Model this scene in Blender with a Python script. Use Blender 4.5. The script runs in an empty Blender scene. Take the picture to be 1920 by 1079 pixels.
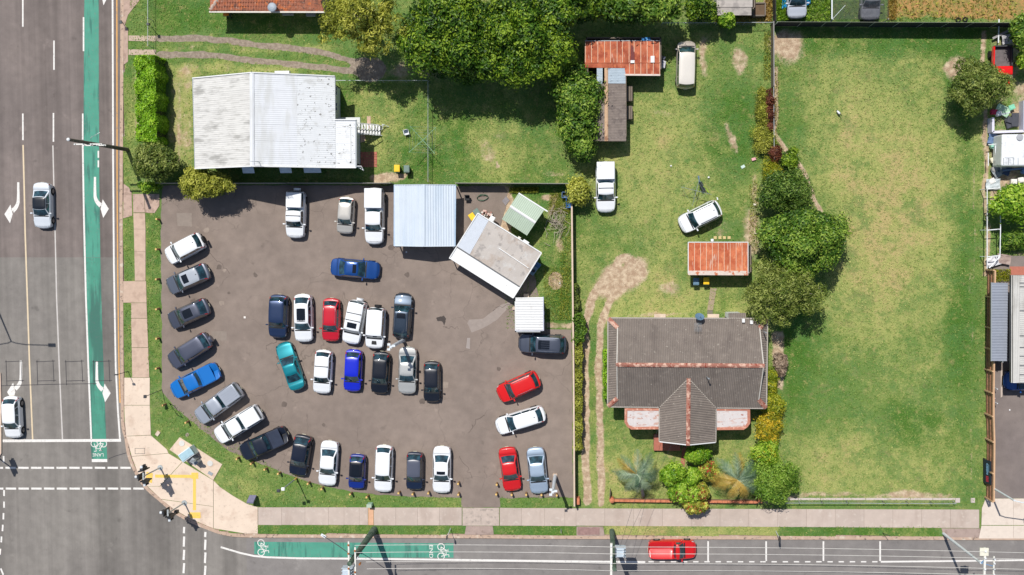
import bpy, bmesh, math, random
import numpy as np
from mathutils import Vector, Matrix

# ---------------------------------------------------------------- camera, light
scene = bpy.context.scene
col = scene.collection
FPX = 1800.0                 # focal length in photo pixels (photo is 1920 wide)
HCAM = 95.0                  # flying height in metres
CAM = Vector((0, 0, HCAM))
_nadir = Vector(((1080 - 960) / FPX, (539.5 - 440) / FPX, -1.0)).normalized()
RQ = _nadir.rotation_difference(Vector((0, 0, -1)))
R3 = RQ.to_matrix()
cd = bpy.data.cameras.new('camera'); cam = bpy.data.objects.new('camera', cd); col.objects.link(cam)
cd.sensor_width = 36; cd.lens = 36 * FPX / 1920; cd.clip_start = 1; cd.clip_end = 2000
cam.matrix_world = Matrix.Translation(CAM) @ R3.to_4x4()
scene.camera = cam
scene.render.resolution_x = 1024; scene.render.resolution_y = 575

SUN_EL = math.radians(60.2)
SD = Vector((0.38, -0.925, 0)).normalized()       # direction in which shadows fall
w = bpy.data.worlds.new('World'); scene.world = w; w.use_nodes = True
nt = w.node_tree; nt.nodes.clear()
sky = nt.nodes.new('ShaderNodeTexSky'); sky.sky_type = 'NISHITA'; sky.sun_disc = False
sky.sun_elevation = SUN_EL; sky.sun_rotation = math.atan2(-SD.x, -SD.y)
bg = nt.nodes.new('ShaderNodeBackground'); bg.inputs[1].default_value = 0.08
wo = nt.nodes.new('ShaderNodeOutputWorld')
nt.links.new(sky.outputs[0], bg.inputs[0]); nt.links.new(bg.outputs[0], wo.inputs[0])
sl = bpy.data.lights.new('sun', 'SUN'); sl.energy = 4.1; sl.angle = math.radians(0.5); sl.color = (1, 0.965, 0.91)
so = bpy.data.objects.new('sun', sl); col.objects.link(so)
tosun = Vector((-SD.x * math.cos(SUN_EL), -SD.y * math.cos(SUN_EL), math.sin(SUN_EL)))
so.rotation_euler = tosun.to_track_quat('Z', 'Y').to_euler(); so.location = (0, 0, 60)
scene.view_settings.view_transform = 'Standard'; scene.view_settings.look = 'None'
scene.view_settings.exposure = 0.04; scene.view_settings.gamma = 1.0
scene.view_settings.use_curve_mapping = False
scene.render.engine = 'CYCLES'
scene.cycles.max_bounces = 6; scene.cycles.diffuse_bounces = 2; scene.cycles.glossy_bounces = 2
scene.cycles.transmission_bounces = 3; scene.cycles.transparent_max_bounces = 4
scene.cycles.caustics_reflective = False; scene.cycles.caustics_refractive = False

rng = random.Random(7)
nrg = np.random.default_rng(11)

# ---------------------------------------------------------------- mapping
def W(px, py, z=0.0):
    """world point at height z that is seen at photo pixel (px, py)"""
    d = R3 @ Vector(((px - 960) / FPX, (539.5 - py) / FPX, -1.0))
    t = (z - HCAM) / d.z
    return Vector((d.x * t, d.y * t, z))
R3n = np.array(R3)
def pix(X, Y, Z=0.0):
    P = np.stack([X, Y, np.zeros_like(X) + Z - HCAM], -1) @ R3n      # R^T applied
    return 960 + FPX * P[..., 0] / -P[..., 2], 539.5 - FPX * P[..., 1] / -P[..., 2]
MPP = 1 / 19.0               # metres per photo pixel, about

# ---------------------------------------------------------------- objects
OFF = {}
def off(o):
    return OFF.get(o.name, Vector((0, 0, 0))) if o is not None else Vector((0, 0, 0))
def tag(o, label=None, cat=None, group=None, kind=None):
    if label: o['label'] = label
    if cat: o['category'] = cat
    if group: o['group'] = group
    if kind: o['kind'] = kind
    return o
def thing(name, label, cat, loc=(0, 0, 0), rz=0, group=None, rel=False):
    o = bpy.data.objects.new(name, None); col.objects.link(o)
    o.location = loc; o.rotation_euler = (0, 0, rz); o.empty_display_size = 0.3
    OFF[o.name] = Vector((0, 0, 0)) if rel else Vector(loc)
    return tag(o, label, cat, group)
def link_mesh(name, me, parent=None):
    o = bpy.data.objects.new(name, me); col.objects.link(o)
    if parent is not None:
        o.parent = parent; OFF[o.name] = off(parent)
    return o
def finish(me, smooth=None):
    if smooth is None: return
    me.shade_smooth()
    if smooth < 180: me.set_sharp_from_angle(angle=math.radians(smooth))
class MB:
    def __init__(s): s.v = []; s.f = []; s.m = []
    def add(s, vs, fs, mi=0):
        b = len(s.v); s.v.extend(Vector(v) for v in vs)
        for f in fs: s.f.append([b + i for i in f]); s.m.append(mi)
        return s
    def quad(s, a, b, c, d, mi=0): return s.add([a, b, c, d], [(0, 1, 2, 3)], mi)
    def poly(s, pts, mi=0): return s.add(pts, [tuple(range(len(pts)))], mi)
    def box(s, c, size, rz=0, mi=0, rot=None, taper=1.0):
        hx, hy, hz = size[0] / 2, size[1] / 2, size[2] / 2
        R = rot if rot is not None else Matrix.Rotation(rz, 3, 'Z')
        c = Vector(c); vs = []
        for z in (-1, 1):
            k = taper if z > 0 else 1
            for x, y in ((-1, -1), (1, -1), (1, 1), (-1, 1)): vs.append(c + R @ Vector((x * hx * k, y * hy * k, z * hz)))
        return s.add(vs, [(3, 2, 1, 0), (4, 5, 6, 7), (0, 1, 5, 4), (1, 2, 6, 5), (2, 3, 7, 6), (3, 0, 4, 7)], mi)
    def prism(s, pts, z0, z1, mi=0, cap0=False):
        n = len(pts); a = area2(pts)
        if a < 0: pts = list(reversed(pts))
        vs = [Vector((p[0], p[1], z0)) for p in pts] + [Vector((p[0], p[1], z1)) for p in pts]
        fs = [tuple(range(n, 2 * n))] + [(i, (i + 1) % n, n + (i + 1) % n, n + i) for i in range(n)]
        if cap0: fs.append(tuple(reversed(range(n))))
        return s.add(vs, fs, mi)
    def tube(s, pts, r, n=6, mi=0, r1=None, caps=True):
        pts = [Vector(p) for p in pts]; m = len(pts); vs = []; fs = []
        for i, p in enumerate(pts):
            d = (pts[min(i + 1, m - 1)] - pts[max(i - 1, 0)])
            if d.length < 1e-9: d = Vector((0, 0, 1))
            d.normalize(); u = d.orthogonal().normalized() if abs(d.z) < .99 else Vector((1, 0, 0)); v = d.cross(u).normalized(); u = v.cross(d)
            rr = r if r1 is None else r + (r1 - r) * i / max(m - 1, 1)
            for k in range(n):
                a = 2 * math.pi * k / n; vs.append(p + u * (math.cos(a) * rr) + v * (math.sin(a) * rr))
        for i in range(m - 1):
            for k in range(n):
                a = i * n + k; b = i * n + (k + 1) % n; fs.append((a, b, b + n, a + n))
        if caps: fs.append(tuple(reversed(range(n)))); fs.append(tuple(range((m - 1) * n, m * n)))
        return s.add(vs, fs, mi)
    def bar(s, a, b, wd, h, mi=0):
        a = Vector(a); b = Vector(b); d = (b - a); L = d.length; d.normalize()
        up = Vector((0, 0, 1)) if abs(d.z) < .95 else Vector((0, 1, 0)); sd = d.cross(up).normalized(); up = sd.cross(d)
        R = Matrix((d, sd, up)).transposed(); return s.box((a + b) / 2, (L, wd, h), rot=R, mi=mi)
    def disc(s, c, r, n=16, mi=0, z1=None, rx=None):
        c = Vector(c); pts = [(c.x + math.cos(2 * math.pi * i / n) * r, c.y + math.sin(2 * math.pi * i / n) * (rx or r)) for i in range(n)]
        return s.prism(pts, c.z, c.z + (z1 or 0.01), mi)
    def dome(s, c, r, h, n=10, rings=4, mi=0):
        c = Vector(c); vs = []; fs = []
        for j in range(rings):
            t = j / rings * math.pi / 2
            for i in range(n):
                a = 2 * math.pi * i / n; vs.append(c + Vector((math.cos(a) * math.cos(t) * r, math.sin(a) * math.cos(t) * r, math.sin(t) * h)))
        vs.append(c + Vector((0, 0, h)))
        for j in range(rings - 1):
            for i in range(n): fs.append((j * n + i, j * n + (i + 1) % n, (j + 1) * n + (i + 1) % n, (j + 1) * n + i))
        for i in range(n): fs.append(((rings - 1) * n + i, (rings - 1) * n + (i + 1) % n, rings * n))
        return s.add(vs, fs, mi)
    def build(s, name, mats, parent=None, smooth=None, bevel=0):
        o_ = off(parent)
        if not isinstance(mats, (list, tuple)): mats = [mats]
        me = bpy.data.meshes.new(name); me.from_pydata([v - o_ for v in s.v], [], s.f)
        for m in mats: me.materials.append(m)
        if len(mats) > 1: me.polygons.foreach_set('material_index', s.m)
        finish(me, smooth); me.update()
        o = link_mesh(name, me, parent)
        if bevel:
            b = o.modifiers.new('bevel', 'BEVEL'); b.width = bevel; b.segments = 2; b.limit_method = 'ANGLE'
        return o
def area2(p): return sum(p[i][0] * p[(i + 1) % len(p)][1] - p[(i + 1) % len(p)][0] * p[i][1] for i in range(len(p)))
def fast_mesh(name, V, F, mats, attrs=None, parent=None, smooth=False, fattrs=None):
    o_ = off(parent); V = np.asarray(V, dtype=np.float32) - np.array(o_, dtype=np.float32); F = np.asarray(F, dtype=np.int32)
    me = bpy.data.meshes.new(name); nf, k = F.shape
    me.vertices.add(len(V)); me.vertices.foreach_set('co', V.ravel())
    me.loops.add(nf * k); me.loops.foreach_set('vertex_index', F.ravel())
    me.polygons.add(nf); me.polygons.foreach_set('loop_start', np.arange(nf, dtype=np.int32) * k)
    me.polygons.foreach_set('loop_total', np.full(nf, k, dtype=np.int32))
    me.polygons.foreach_set('use_smooth', np.full(nf, smooth, dtype=bool))
    for m in (mats if isinstance(mats, (list, tuple)) else [mats]): me.materials.append(m)
    for n_, a in (attrs or {}).items():
        at = me.attributes.new(n_, 'FLOAT', 'POINT'); at.data.foreach_set('value', np.asarray(a, dtype=np.float32).ravel())
    for n_, a in (fattrs or {}).items():
        at = me.attributes.new(n_, 'FLOAT', 'FACE'); at.data.foreach_set('value', np.asarray(a, dtype=np.float32).ravel())
    me.update(calc_edges=True); me.validate()
    return link_mesh(name, me, parent)

# ---------------------------------------------------------------- materials
def lin(c):
    """sRGB 0-255 triple to linear"""
    return tuple(((x / 255) / 12.92 if x / 255 <= .04045 else ((x / 255 + .055) / 1.055) ** 2.4) for x in c)
class NT:
    def __init__(s, name):
        s.m = bpy.data.materials.new(name); s.m.use_nodes = True; s.t = s.m.node_tree; s.t.nodes.clear()
        s.out = s.t.nodes.new('ShaderNodeOutputMaterial'); s._pos = None; s._obj = None
    def n(s, t, **k):
        nd = s.t.nodes.new(t)
        for a, b in k.items(): setattr(nd, a, b)
        return nd
    def l(s, a, b): s.t.links.new(a, b)
    def pos(s, local=False):
        if local:
            if not s._obj: s._obj = s.n('ShaderNodeTexCoord').outputs['Object']
            return s._obj
        if not s._pos: s._pos = s.n('ShaderNodeNewGeometry').outputs['Position']
        return s._pos
    def noise(s, scale, detail=3, stretch=None, local=False, rough=.55, off_=0, kind='noise'):
        mp = s.n('ShaderNodeMapping'); s.l(s.pos(local), mp.inputs[0])
        st = stretch or (1, 1, 1); mp.inputs['Scale'].default_value = [scale * x for x in st]
        mp.inputs['Location'].default_value = (off_, off_ * 1.7, off_ * .3)
        if kind == 'voronoi':
            v = s.n('ShaderNodeTexVoronoi'); v.inputs['Scale'].default_value = 1; s.l(mp.outputs[0], v.inputs['Vector']); return v.outputs['Distance']
        nz = s.n('ShaderNodeTexNoise'); nz.inputs['Scale'].default_value = 1; nz.inputs['Detail'].default_value = detail
        nz.inputs['Roughness'].default_value = rough; s.l(mp.outputs[0], nz.inputs['Vector']); return nz.outputs['Fac']
    def ramp(s, x, lo, hi, a=0., b=1., smooth=True):
        r = s.n('ShaderNodeMapRange'); r.interpolation_type = 'SMOOTHSTEP' if smooth else 'LINEAR'
        s.l(x, r.inputs['Value']); r.inputs['From Min'].default_value = lo; r.inputs['From Max'].default_value = hi
        r.inputs['To Min'].default_value = a; r.inputs['To Max'].default_value = b; return r.outputs[0]
    def math(s, op, a, b=0., c=None):
        r = s.n('ShaderNodeMath', operation=op)
        for i, x in enumerate([a, b] + ([c] if c is not None else [])):
            if isinstance(x, (int, float)): r.inputs[i].default_value = x
            else: s.l(x, r.inputs[i])
        return r.outputs[0]
    def mix(s, f, a, b, mode='MIX'):
        r = s.n('ShaderNodeMix', data_type='RGBA', blend_type=mode)
        for i, x in ((0, f), (6, a), (7, b)):
            if isinstance(x, (int, float)): r.inputs[i].default_value = x
            elif isinstance(x, tuple): r.inputs[i].default_value = (*x[:3], 1)
            else: s.l(x, r.inputs[i])
        return r.outputs[2]
    def attr(s, name): return s.n('ShaderNodeAttribute', attribute_name=name).outputs['Fac']
    def bsdf(s, colr, rough=.6, metal=0., coat=0., bump=None, bstr=.3, bdist=.02, spec=.5):
        b = s.n('ShaderNodeBsdfPrincipled')
        for nm, x in (('Base Color', colr), ('Roughness', rough), ('Metallic', metal), ('Coat Weight', coat), ('Specular IOR Level', spec)):
            if isinstance(x, (int, float)): b.inputs[nm].default_value = x
            elif isinstance(x, tuple): b.inputs[nm].default_value = (*x[:3], 1)
            else: s.l(x, b.inputs[nm])
        b.inputs['Coat Roughness'].default_value = .04
        if bump is not None:
            bp = s.n('ShaderNodeBump'); bp.inputs['Strength'].default_value = bstr; bp.inputs['Distance'].default_value = bdist
            s.l(bump, bp.inputs['Height']); s.l(bp.outputs[0], b.inputs['Normal'])
        s.l(b.outputs[0], s.out.inputs[0]); return s.m
MATS = {}
def mat(name, rgb, rough=.6, metal=0., coat=0., var=.12, scale=2.5, layers=(), bump=0., bscale=25, local=False, objvar=0., spec=.5, stretch=None):
    """base colour (sRGB 0-255) with soft value variation, optional layers (rgb, scale, lo, hi, stretch, amount) of dirt, rust or wear"""
    if name in MATS: return MATS[name]
    t = NT(name); c = lin(rgb)
    n1 = t.noise(scale, 4, stretch, local); v = t.ramp(n1, .3, .7, 1 - var, 1 + var, False)
    if objvar:
        oi = t.n('ShaderNodeObjectInfo').outputs['Random']; v = t.math('MULTIPLY', v, t.ramp(oi, 0, 1, 1 - objvar, 1 + objvar, False))
    vv = t.n('ShaderNodeCombineXYZ'); [t.l(v, vv.inputs[i]) for i in range(3)]
    cc = t.mix(1.0, c, vv.outputs[0], 'MULTIPLY')
    for i, L in enumerate(layers):
        rgb2, sc, lo, hi = L[:4]; st = L[4] if len(L) > 4 else None; am = L[5] if len(L) > 5 else 1.
        nn = t.noise(sc, 6, st, local, off_=3.3 * (i + 1)); nn = t.math('MULTIPLY_ADD', nn, 1.5, -.25); f = t.ramp(nn, lo, hi, 0, am); cc = t.mix(f, cc, lin(rgb2))
    bp = t.noise(bscale, 3, stretch, local) if bump else None
    MATS[name] = t.bsdf(cc, rough, metal, coat, bp, bump, .02, spec); return MATS[name]
def glass(name='car_glass', rgb=(22, 40, 46)):
    if name in MATS: return MATS[name]
    t = NT(name); nn = t.noise(1.6, 2, None, True); cc = t.mix(t.ramp(nn, .35, .7), lin(rgb), lin([min(255, x * 2.1) for x in rgb]))
    MATS[name] = t.bsdf(cc, .06, 0, 0.6, spec=.8); return MATS[name]
def noiseval(x, y, s=1.0, seed=0):
    from mathutils import noise
    return noise.noise(Vector((x * s + seed * 13.1, y * s - seed * 7.7, seed)))
def rag(poly, amp=.08, step=.35, closed=True, seed=1, skip=()):
    """subdivide an outline and roughen it (grass edges, worn asphalt edges)"""
    out = []; n = len(poly)
    for i in range(n if closed else n - 1):
        a = Vector(poly[i][:2]); b = Vector(poly[(i + 1) % n][:2]); L = (b - a).length; k = max(1, int(L / step)); d = (b - a); nn = Vector((-d.y, d.x)).normalized() if L > 0 else Vector((0, 0))
        for j in range(k):
            p = a + d * (j / k); q = p + (nn * (noiseval(p.x, p.y, 1.1, seed) * amp * 1.6 + noiseval(p.x, p.y, 4.5, seed) * amp) if (i not in skip) else Vector((0, 0)))
            out.append(q)
    if not closed: out.append(Vector(poly[-1][:2]))
    return out
def P2(pts, z=0.): return [W(x, y, z) for x, y in pts]
def smoothline(pts, k=6):
    """Catmull-Rom through pixel points"""
    pts = [Vector(p) for p in pts]; P = [pts[0] * 2 - pts[1]] + pts + [pts[-1] * 2 - pts[-2]]; out = []
    for i in range(1, len(P) - 2):
        for j in range(k):
            t = j / k; a, b, c, d = P[i - 1], P[i], P[i + 1], P[i + 2]
            out.append(.5 * ((2 * b) + (c - a) * t + (2 * a - 5 * b + 4 * c - d) * t * t + (3 * b - a - 3 * c + d) * t ** 3))
    out.append(pts[-1]); return out
def ribbon(mb, pts, wd, z, mi=0, w1=None):
    """flat strip along world points"""
    pts = [Vector((p[0], p[1], 0)) for p in pts]; n = len(pts); L = []; Rr = []
    for i in range(n):
        d = (pts[min(i + 1, n - 1)] - pts[max(i - 1, 0)]).normalized(); s_ = Vector((-d.y, d.x, 0)); ww = wd if w1 is None else wd + (w1 - wd) * i / (n - 1)
        L.append(pts[i] + s_ * ww / 2 + Vector((0, 0, z))); Rr.append(pts[i] - s_ * ww / 2 + Vector((0, 0, z)))
    for i in range(n - 1): mb.quad(Rr[i], Rr[i + 1], L[i + 1], L[i])
    return mb
def sheet(name, pts, z, m, parent=None):
    pts = [Vector((p[0], p[1])) for p in pts]
    if area2(pts) < 0: pts.reverse()
    mb = MB(); mb.poly([Vector((p.x, p.y, z)) for p in pts])
    o = mb.build(name, m, parent); return o
# ---------------------------------------------------------------- the ground
ZR = -0.13     # road level below the verge
# kerb line (back edge of kerb), in photo pixels
kerb_px = [(231, -500), (231, 0), (230, 200), (229, 400), (230, 560), (231, 700), (232, 792), (238, 821), (244, 855), (257, 886), (275, 913), (302, 937), (326, 957), (359, 976), (393, 990), (421, 999), (461, 1003), (560, 1003.5), (865, 1004.5), (1100, 1006), (1500, 1007), (2600, 1009)]
kerb_s = smoothline(kerb_px, 6)
kerb = [W(p[0], p[1]) for p in kerb_s]
m_asph_old = None
def asphalt(name, rgb, rgb2, streak=0.0, speck=.25, crack=False):
    t = NT(name); c = lin(rgb); c2 = lin(rgb2)
    big = t.ramp(t.noise(.12, 4), .35, .65); cc = t.mix(big, c, c2)
    mid = t.ramp(t.noise(1.1, 5, off_=4), .3, .75, .9, 1.12, False)
    fine = t.ramp(t.noise(22, 2, off_=9), .25, .75, 1 - speck * .55, 1 + speck * .55, False)
    v = t.math('MULTIPLY', mid, fine)
    if streak:
        st = t.ramp(t.noise(.62, 2, (1, .012, 1), off_=2), .35, .65, 1 - streak, 1 + streak, False); v = t.math('MULTIPLY', v, st)
        st2 = t.ramp(t.noise(2.6, 3, (1, .02, 1), off_=6), .35, .65, 1 - streak * .35, 1 + streak * .35, False); v = t.math('MULTIPLY', v, st2)
    vv = t.n('ShaderNodeCombineXYZ'); [t.l(v, vv.inputs[i]) for i in range(3)]
    cc = t.mix(1., cc, vv.outputs[0], 'MULTIPLY')
    st = t.ramp(t.noise(.9, 6, off_=12), .64, .76, 0, .35); cc = t.mix(st, cc, lin([x * .6 for x in rgb]))
    st = t.ramp(t.noise(.55, 7, off_=21), .63, .78, 0, .4); cc = t.mix(st, cc, lin([min(255, x * 1.28) for x in rgb]))
    if crack:
        vo = t.n('ShaderNodeTexVoronoi', feature='DISTANCE_TO_EDGE'); vo.inputs['Scale'].default_value = .33; wv = t.n('ShaderNodeMapping')
        nz = t.n('ShaderNodeTexNoise'); nz.inputs['Scale'].default_value = .9; t.l(t.pos(), nz.inputs['Vector'])
        ad = t.n('ShaderNodeVectorMath', operation='ADD'); t.l(t.pos(), ad.inputs[0]); t.l(nz.outputs['Color'], ad.inputs[1]); t.l(ad.outputs[0], vo.inputs['Vector'])
        f = t.ramp(vo.outputs['Distance'], .003, .011, .32, 0); f = t.math('MULTIPLY', f, t.ramp(t.noise(.2, 2, off_=31), .5, .6)); cc = t.mix(f, cc, lin([x * .5 for x in rgb]))
    return t.bsdf(cc, .9, bump=t.noise(30, 2), bstr=.35, bdist=.01, spec=.25)
def lawn_material():
    t = NT('lawn_grass')
    dry = t.attr('dry'); soil = t.attr('soil'); lush = t.attr('lush'); grav = t.attr('gravel')
    a = t.noise(.16, 4); b = t.noise(.9, 5, off_=3); c = t.noise(5.5, 4, off_=7); d = t.noise(24, 3, off_=9)
    m = t.math('ADD', t.math('MULTIPLY', t.math('SUBTRACT', a, .5), .95), t.math('MULTIPLY', t.math('SUBTRACT', b, .5), 1.15))
    m = t.math('ADD', m, t.math('MULTIPLY', t.math('SUBTRACT', c, .5), .85)); m = t.math('ADD', m, t.math('MULTIPLY', t.math('SUBTRACT', d, .5), .6))
    g = t.mix(t.ramp(t.math('ADD', lush, t.math('MULTIPLY', m, .7)), .15, .85), lin((110, 136, 70)), lin((74, 114, 42)))
    g = t.mix(t.ramp(t.noise(.45, 4, off_=17), .42, .66, 0, .45), g, lin((92, 126, 72)))
    g = t.mix(t.ramp(t.math('ADD', dry, m), .18, .95), g, lin((162, 167, 98)))
    g = t.mix(t.ramp(t.math('ADD', dry, m), .86, 1.35), g, lin((184, 166, 114)))
    sp = t.noise(6.5, 3, off_=13); g = t.mix(t.ramp(sp, .60, .72, 0, .5), g, lin((184, 178, 112))); sp2 = t.noise(2.1, 6, off_=31, rough=.7); g = t.mix(t.ramp(sp2, .52, .64, 0, .5), g, lin((80, 118, 46))); g = t.mix(t.ramp(t.noise(1.4, 6, off_=41, rough=.7), .56, .68, 0, .55), g, lin((176, 162, 106)))
    sn = t.math('ADD', soil, t.math('MULTIPLY', m, .55))
    fld = t.attr('field'); earth = t.mix(t.ramp(t.noise(2.2, 5, off_=20), .35, .7), lin((176, 148, 124)), lin((216, 194, 166)))
    g = t.mix(t.ramp(t.noise(.33, 6, off_=51, rough=.75), .50, .62, 0, .55), g, lin((84, 124, 62))); g = t.mix(t.ramp(t.noise(.7, 7, off_=61, rough=.8), .54, .66, 0, .4), g, lin((142, 132, 92)))
    earth = t.mix(fld, earth, t.mix(t.ramp(t.noise(2.8, 4, off_=70), .4, .6), lin((186, 142, 92)), lin((150, 134, 78))))
    g = t.mix(t.ramp(sn, .38, .80, 0, .95), g, earth)
    gn = t.math('ADD', grav, t.math('MULTIPLY', m, .25))
    gr = t.mix(t.ramp(t.noise(3.2, 5, off_=24), .35, .7), lin((142, 128, 114)), lin((168, 154, 138)))
    g = t.mix(t.ramp(gn, .45, .62), g, gr)
    fine = t.ramp(d, .25, .75, .62, 1.38, False); f2 = t.ramp(t.noise(60, 2, off_=2), .3, .7, .86, 1.14, False); v = t.math('MULTIPLY', fine, f2)
    vv = t.n('ShaderNodeCombineXYZ'); [t.l(v, vv.inputs[i]) for i in range(3)]
    g = t.mix(1., g, vv.outputs[0], 'MULTIPLY')
    return t.bsdf(g, .95, bump=t.math('ADD', d, t.math('MULTIPLY', c, .8)), bstr=.8, bdist=.07, spec=.15)
m_lawn = lawn_material()
m_conc = mat('pale_concrete', (208, 188, 168), .9, var=.07, scale=1.3, layers=[((176, 152, 134), .8, .55, .8, None, .6), ((226, 212, 196), 1.7, .58, .8, None, .6), ((150, 134, 122), 4, .66, .8, None, .5)], bump=.2, objvar=.05)
m_conc2 = mat('weathered_footpath_concrete', (188, 172, 160), .9, var=.07, scale=1.1, layers=[((168, 150, 138), .7, .5, .8, (1, .3, 1), .6), ((206, 194, 182), 2.2, .58, .8, None, .5)], bump=.2, objvar=.05)
m_kerb = mat('kerb_concrete', (186, 160, 140), .9, var=.1, scale=2, layers=[((120, 104, 94), 3, .58, .75), ((206, 190, 172), 1.3, .6, .8)], bump=.3)
m_gut = mat('gutter_concrete', (166, 146, 136), .9, var=.1, scale=1.5, layers=[((134, 116, 106), 1.3, .5, .75, None, .7)], bump=.2)
m_paint = mat('white_road_paint', (226, 222, 216), .7, var=.05, scale=3, layers=[((150, 146, 142), 6, .62, .75, None, .5)])
m_ypaint = mat('yellow_road_paint', (236, 196, 92), .7, var=.05, scale=3, layers=[((190, 160, 110), 5, .6, .75, None, .5)])
m_opaint = mat('ochre_line_paint', (212, 160, 92), .7, var=.05, scale=3, layers=[((150, 130, 112), 5, .6, .75, None, .6)])
m_green = mat('green_lane_paint', (72, 142, 120), .85, var=.08, scale=.9, layers=[((60, 104, 92), .8, .46, .66, (1, .12, 1), .85), ((98, 160, 140), 2.6, .56, .75, (1, .1, 1), .6), ((84, 108, 100), 5, .6, .75, None, .5)], bump=.1)
m_green2 = mat('fresh_green_lane_paint', (78, 150, 128), .85, var=.08, scale=.9, layers=[((58, 110, 98), 2.6, .5, .7, (1, .1, 1), .8), ((112, 132, 122), 5, .6, .75, None, .5)])
m_base = mat('bare_earth', (134, 140, 88), .95, var=.15, scale=.4)
tag(sheet('terrain', [(-400, -400), (400, -400), (400, 400), (-400, 400)], -0.34, m_base), kind='structure')

road_up = asphalt('worn_brown_asphalt', (122, 112, 107), (112, 103, 99), .2)
road_lo = asphalt('grey_asphalt', (129, 124, 118), (120, 115, 110), .17)
road_ft = asphalt('grey_street_asphalt', (136, 131, 127), (127, 122, 119), 0.0)
lot_m = asphalt('brown_parking_asphalt', (142, 128, 118), (131, 118, 109), 0.0, .33, True)
drv_m = asphalt('neighbour_driveway_asphalt', (134, 123, 117), (122, 112, 108), 0.0, .25)
def kx(y):   # kerb x for world y
    for i in range(len(kerb) - 1):
        if kerb[i].y >= y >= kerb[i + 1].y and kerb_s[i][1] < 900: 
            f = (kerb[i].y - y) / max(1e-6, kerb[i].y - kerb[i + 1].y); return kerb[i].x + (kerb[i + 1].x - kerb[i].x) * f
    return kerb[0].x
split = W(0, 483).y
k_up = [p for p in kerb if p.y > split]; k_lo = [p for p in kerb if p.y <= split]
xs = kx(split)
ext = Vector((kerb[0].x, 300))
tag(sheet('road', [(-110, 300), (-110, split), (xs, split)] + [(p.x, p.y) for p in reversed(k_up)] + [(kerb[0].x, 300)], ZR, road_up), kind='structure')
i_end = next(i for i, p in enumerate(kerb_s) if p[0] >= 461)
lowpts = [p for p in k_lo if p.y >= kerb[i_end].y]
yb = kerb[i_end].y; xb = W(474, 1050).x
tag(sheet('intersection_road', [(-110, split), (xs, split)] + [(p.x, p.y) for p in k_lo if p.y < split and p.x <= kerb[i_end].x + .01] + [(kerb[i_end].x, -300), (-110, -300)], ZR, road_lo), kind='structure')
tag(sheet('side_street', [(kerb[i_end].x, -60)] + [(p.x, p.y) for p in kerb[i_end:]] + [(kerb[-1].x, -60)], ZR + .0, road_ft), kind='structure')

# raised ground: lawns, with painted masks of where it is dry, bare, gravelled or lush
x0, x1, y0, y1, st = -66., 58., -36., 30., .2
gx = np.arange(x0, x1 + 1e-6, st); gy = np.arange(y0, y1 + 1e-6, st); GX, GY = np.meshgrid(gx, gy)
PX, PY = pix(GX, GY)
kp = np.array([(p[0], p[1]) for p in kerb_s])
# inside (lawn side): right of kerb in upper part and above the kerb in the lower part
kxl = np.interp(PY, kp[:, 1][kp[:, 1] < 1003], kp[:, 0][kp[:, 1] < 1003], left=231)
sel = kp[:, 0] > 300; kyl = np.interp(PX, kp[:, 0][sel], kp[:, 1][sel])
inside = np.where(PX > 330, PY < kyl, (PX > kxl) & (PY < 960))
from mathutils import noise as mnoise
def lf(scale, seed):
    out = np.zeros_like(GX); r = np.random.default_rng(seed)
    for k in range(10):
        a = r.uniform(0, 6.28); f = scale * r.uniform(.5, 1.6); out += np.sin((GX * math.cos(a) + GY * math.sin(a)) * f + r.uniform(0, 6.28))
    return out / 3.2
def fbm(sc, seed, octv=4, gain=.55):
    r = np.random.default_rng(seed); out = np.zeros_like(GX); amp = 1.; tot = 0
    for o_ in range(octv):
        s_ = sc / 2 ** o_; nx = int((x1 - x0) / s_) + 4; ny = int((y1 - y0) / s_) + 4; g = r.normal(size=(ny, nx)); X = (GX - x0) / s_ + 1; Y = (GY - y0) / s_ + 1
        i = X.astype(int); j = Y.astype(int); fx = X - i; fy = Y - j; fx = fx * fx * (3 - 2 * fx); fy = fy * fy * (3 - 2 * fy)
        i = np.clip(i, 0, nx - 2); j = np.clip(j, 0, ny - 2)
        out += amp * ((g[j, i] * (1 - fx) + g[j, i + 1] * fx) * (1 - fy) + (g[j + 1, i] * (1 - fx) + g[j + 1, i + 1] * fx) * fy); tot += amp; amp *= gain
    return out / tot
WX = PX + fbm(5., 1, 5, .7) * 9; WY = PY + fbm(5., 3, 5, .7) * 9
def ell(cx, cy, rx, ry, soft=.35, ang=0, w_=True):
    X = (WX if w_ else PX) - cx; Y = (WY if w_ else PY) - cy; c_, s_ = math.cos(ang), math.sin(ang)
    d = np.sqrt(((X * c_ + Y * s_) / rx) ** 2 + ((-X * s_ + Y * c_) / ry) ** 2); return np.clip((1 + soft - d) / (2 * soft), 0, 1)
def box(ax, ay, bx, by, soft=8, w_=True):
    X = WX if w_ else PX; Y = WY if w_ else PY
    d = np.minimum(np.minimum(X - ax, bx - X), np.minimum(Y - ay, by - Y)); return np.clip(d / (2 * soft) + .5, 0, 1)
def stroke(pts, wd, soft=3, w_=True):
    X = (WX * .45 + PX * .55) if w_ else PX; Y = (WY * .45 + PY * .55) if w_ else PY; D = np.full_like(X, 1e9)
    for (ax, ay), (bx, by) in zip(pts[:-1], pts[1:]):
        dx, dy = bx - ax, by - ay; t = np.clip(((X - ax) * dx + (Y - ay) * dy) / (dx * dx + dy * dy), 0, 1)
        D = np.minimum(D, np.hypot(X - ax - t * dx, Y - ay - t * dy))
    return np.clip((wd / 2 + soft - D) / (2 * soft), 0, 1)
dry = np.full_like(GX, .33); soil = np.zeros_like(GX); lush = np.full_like(GX, .35); grav = np.zeros_like(GX)
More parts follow.
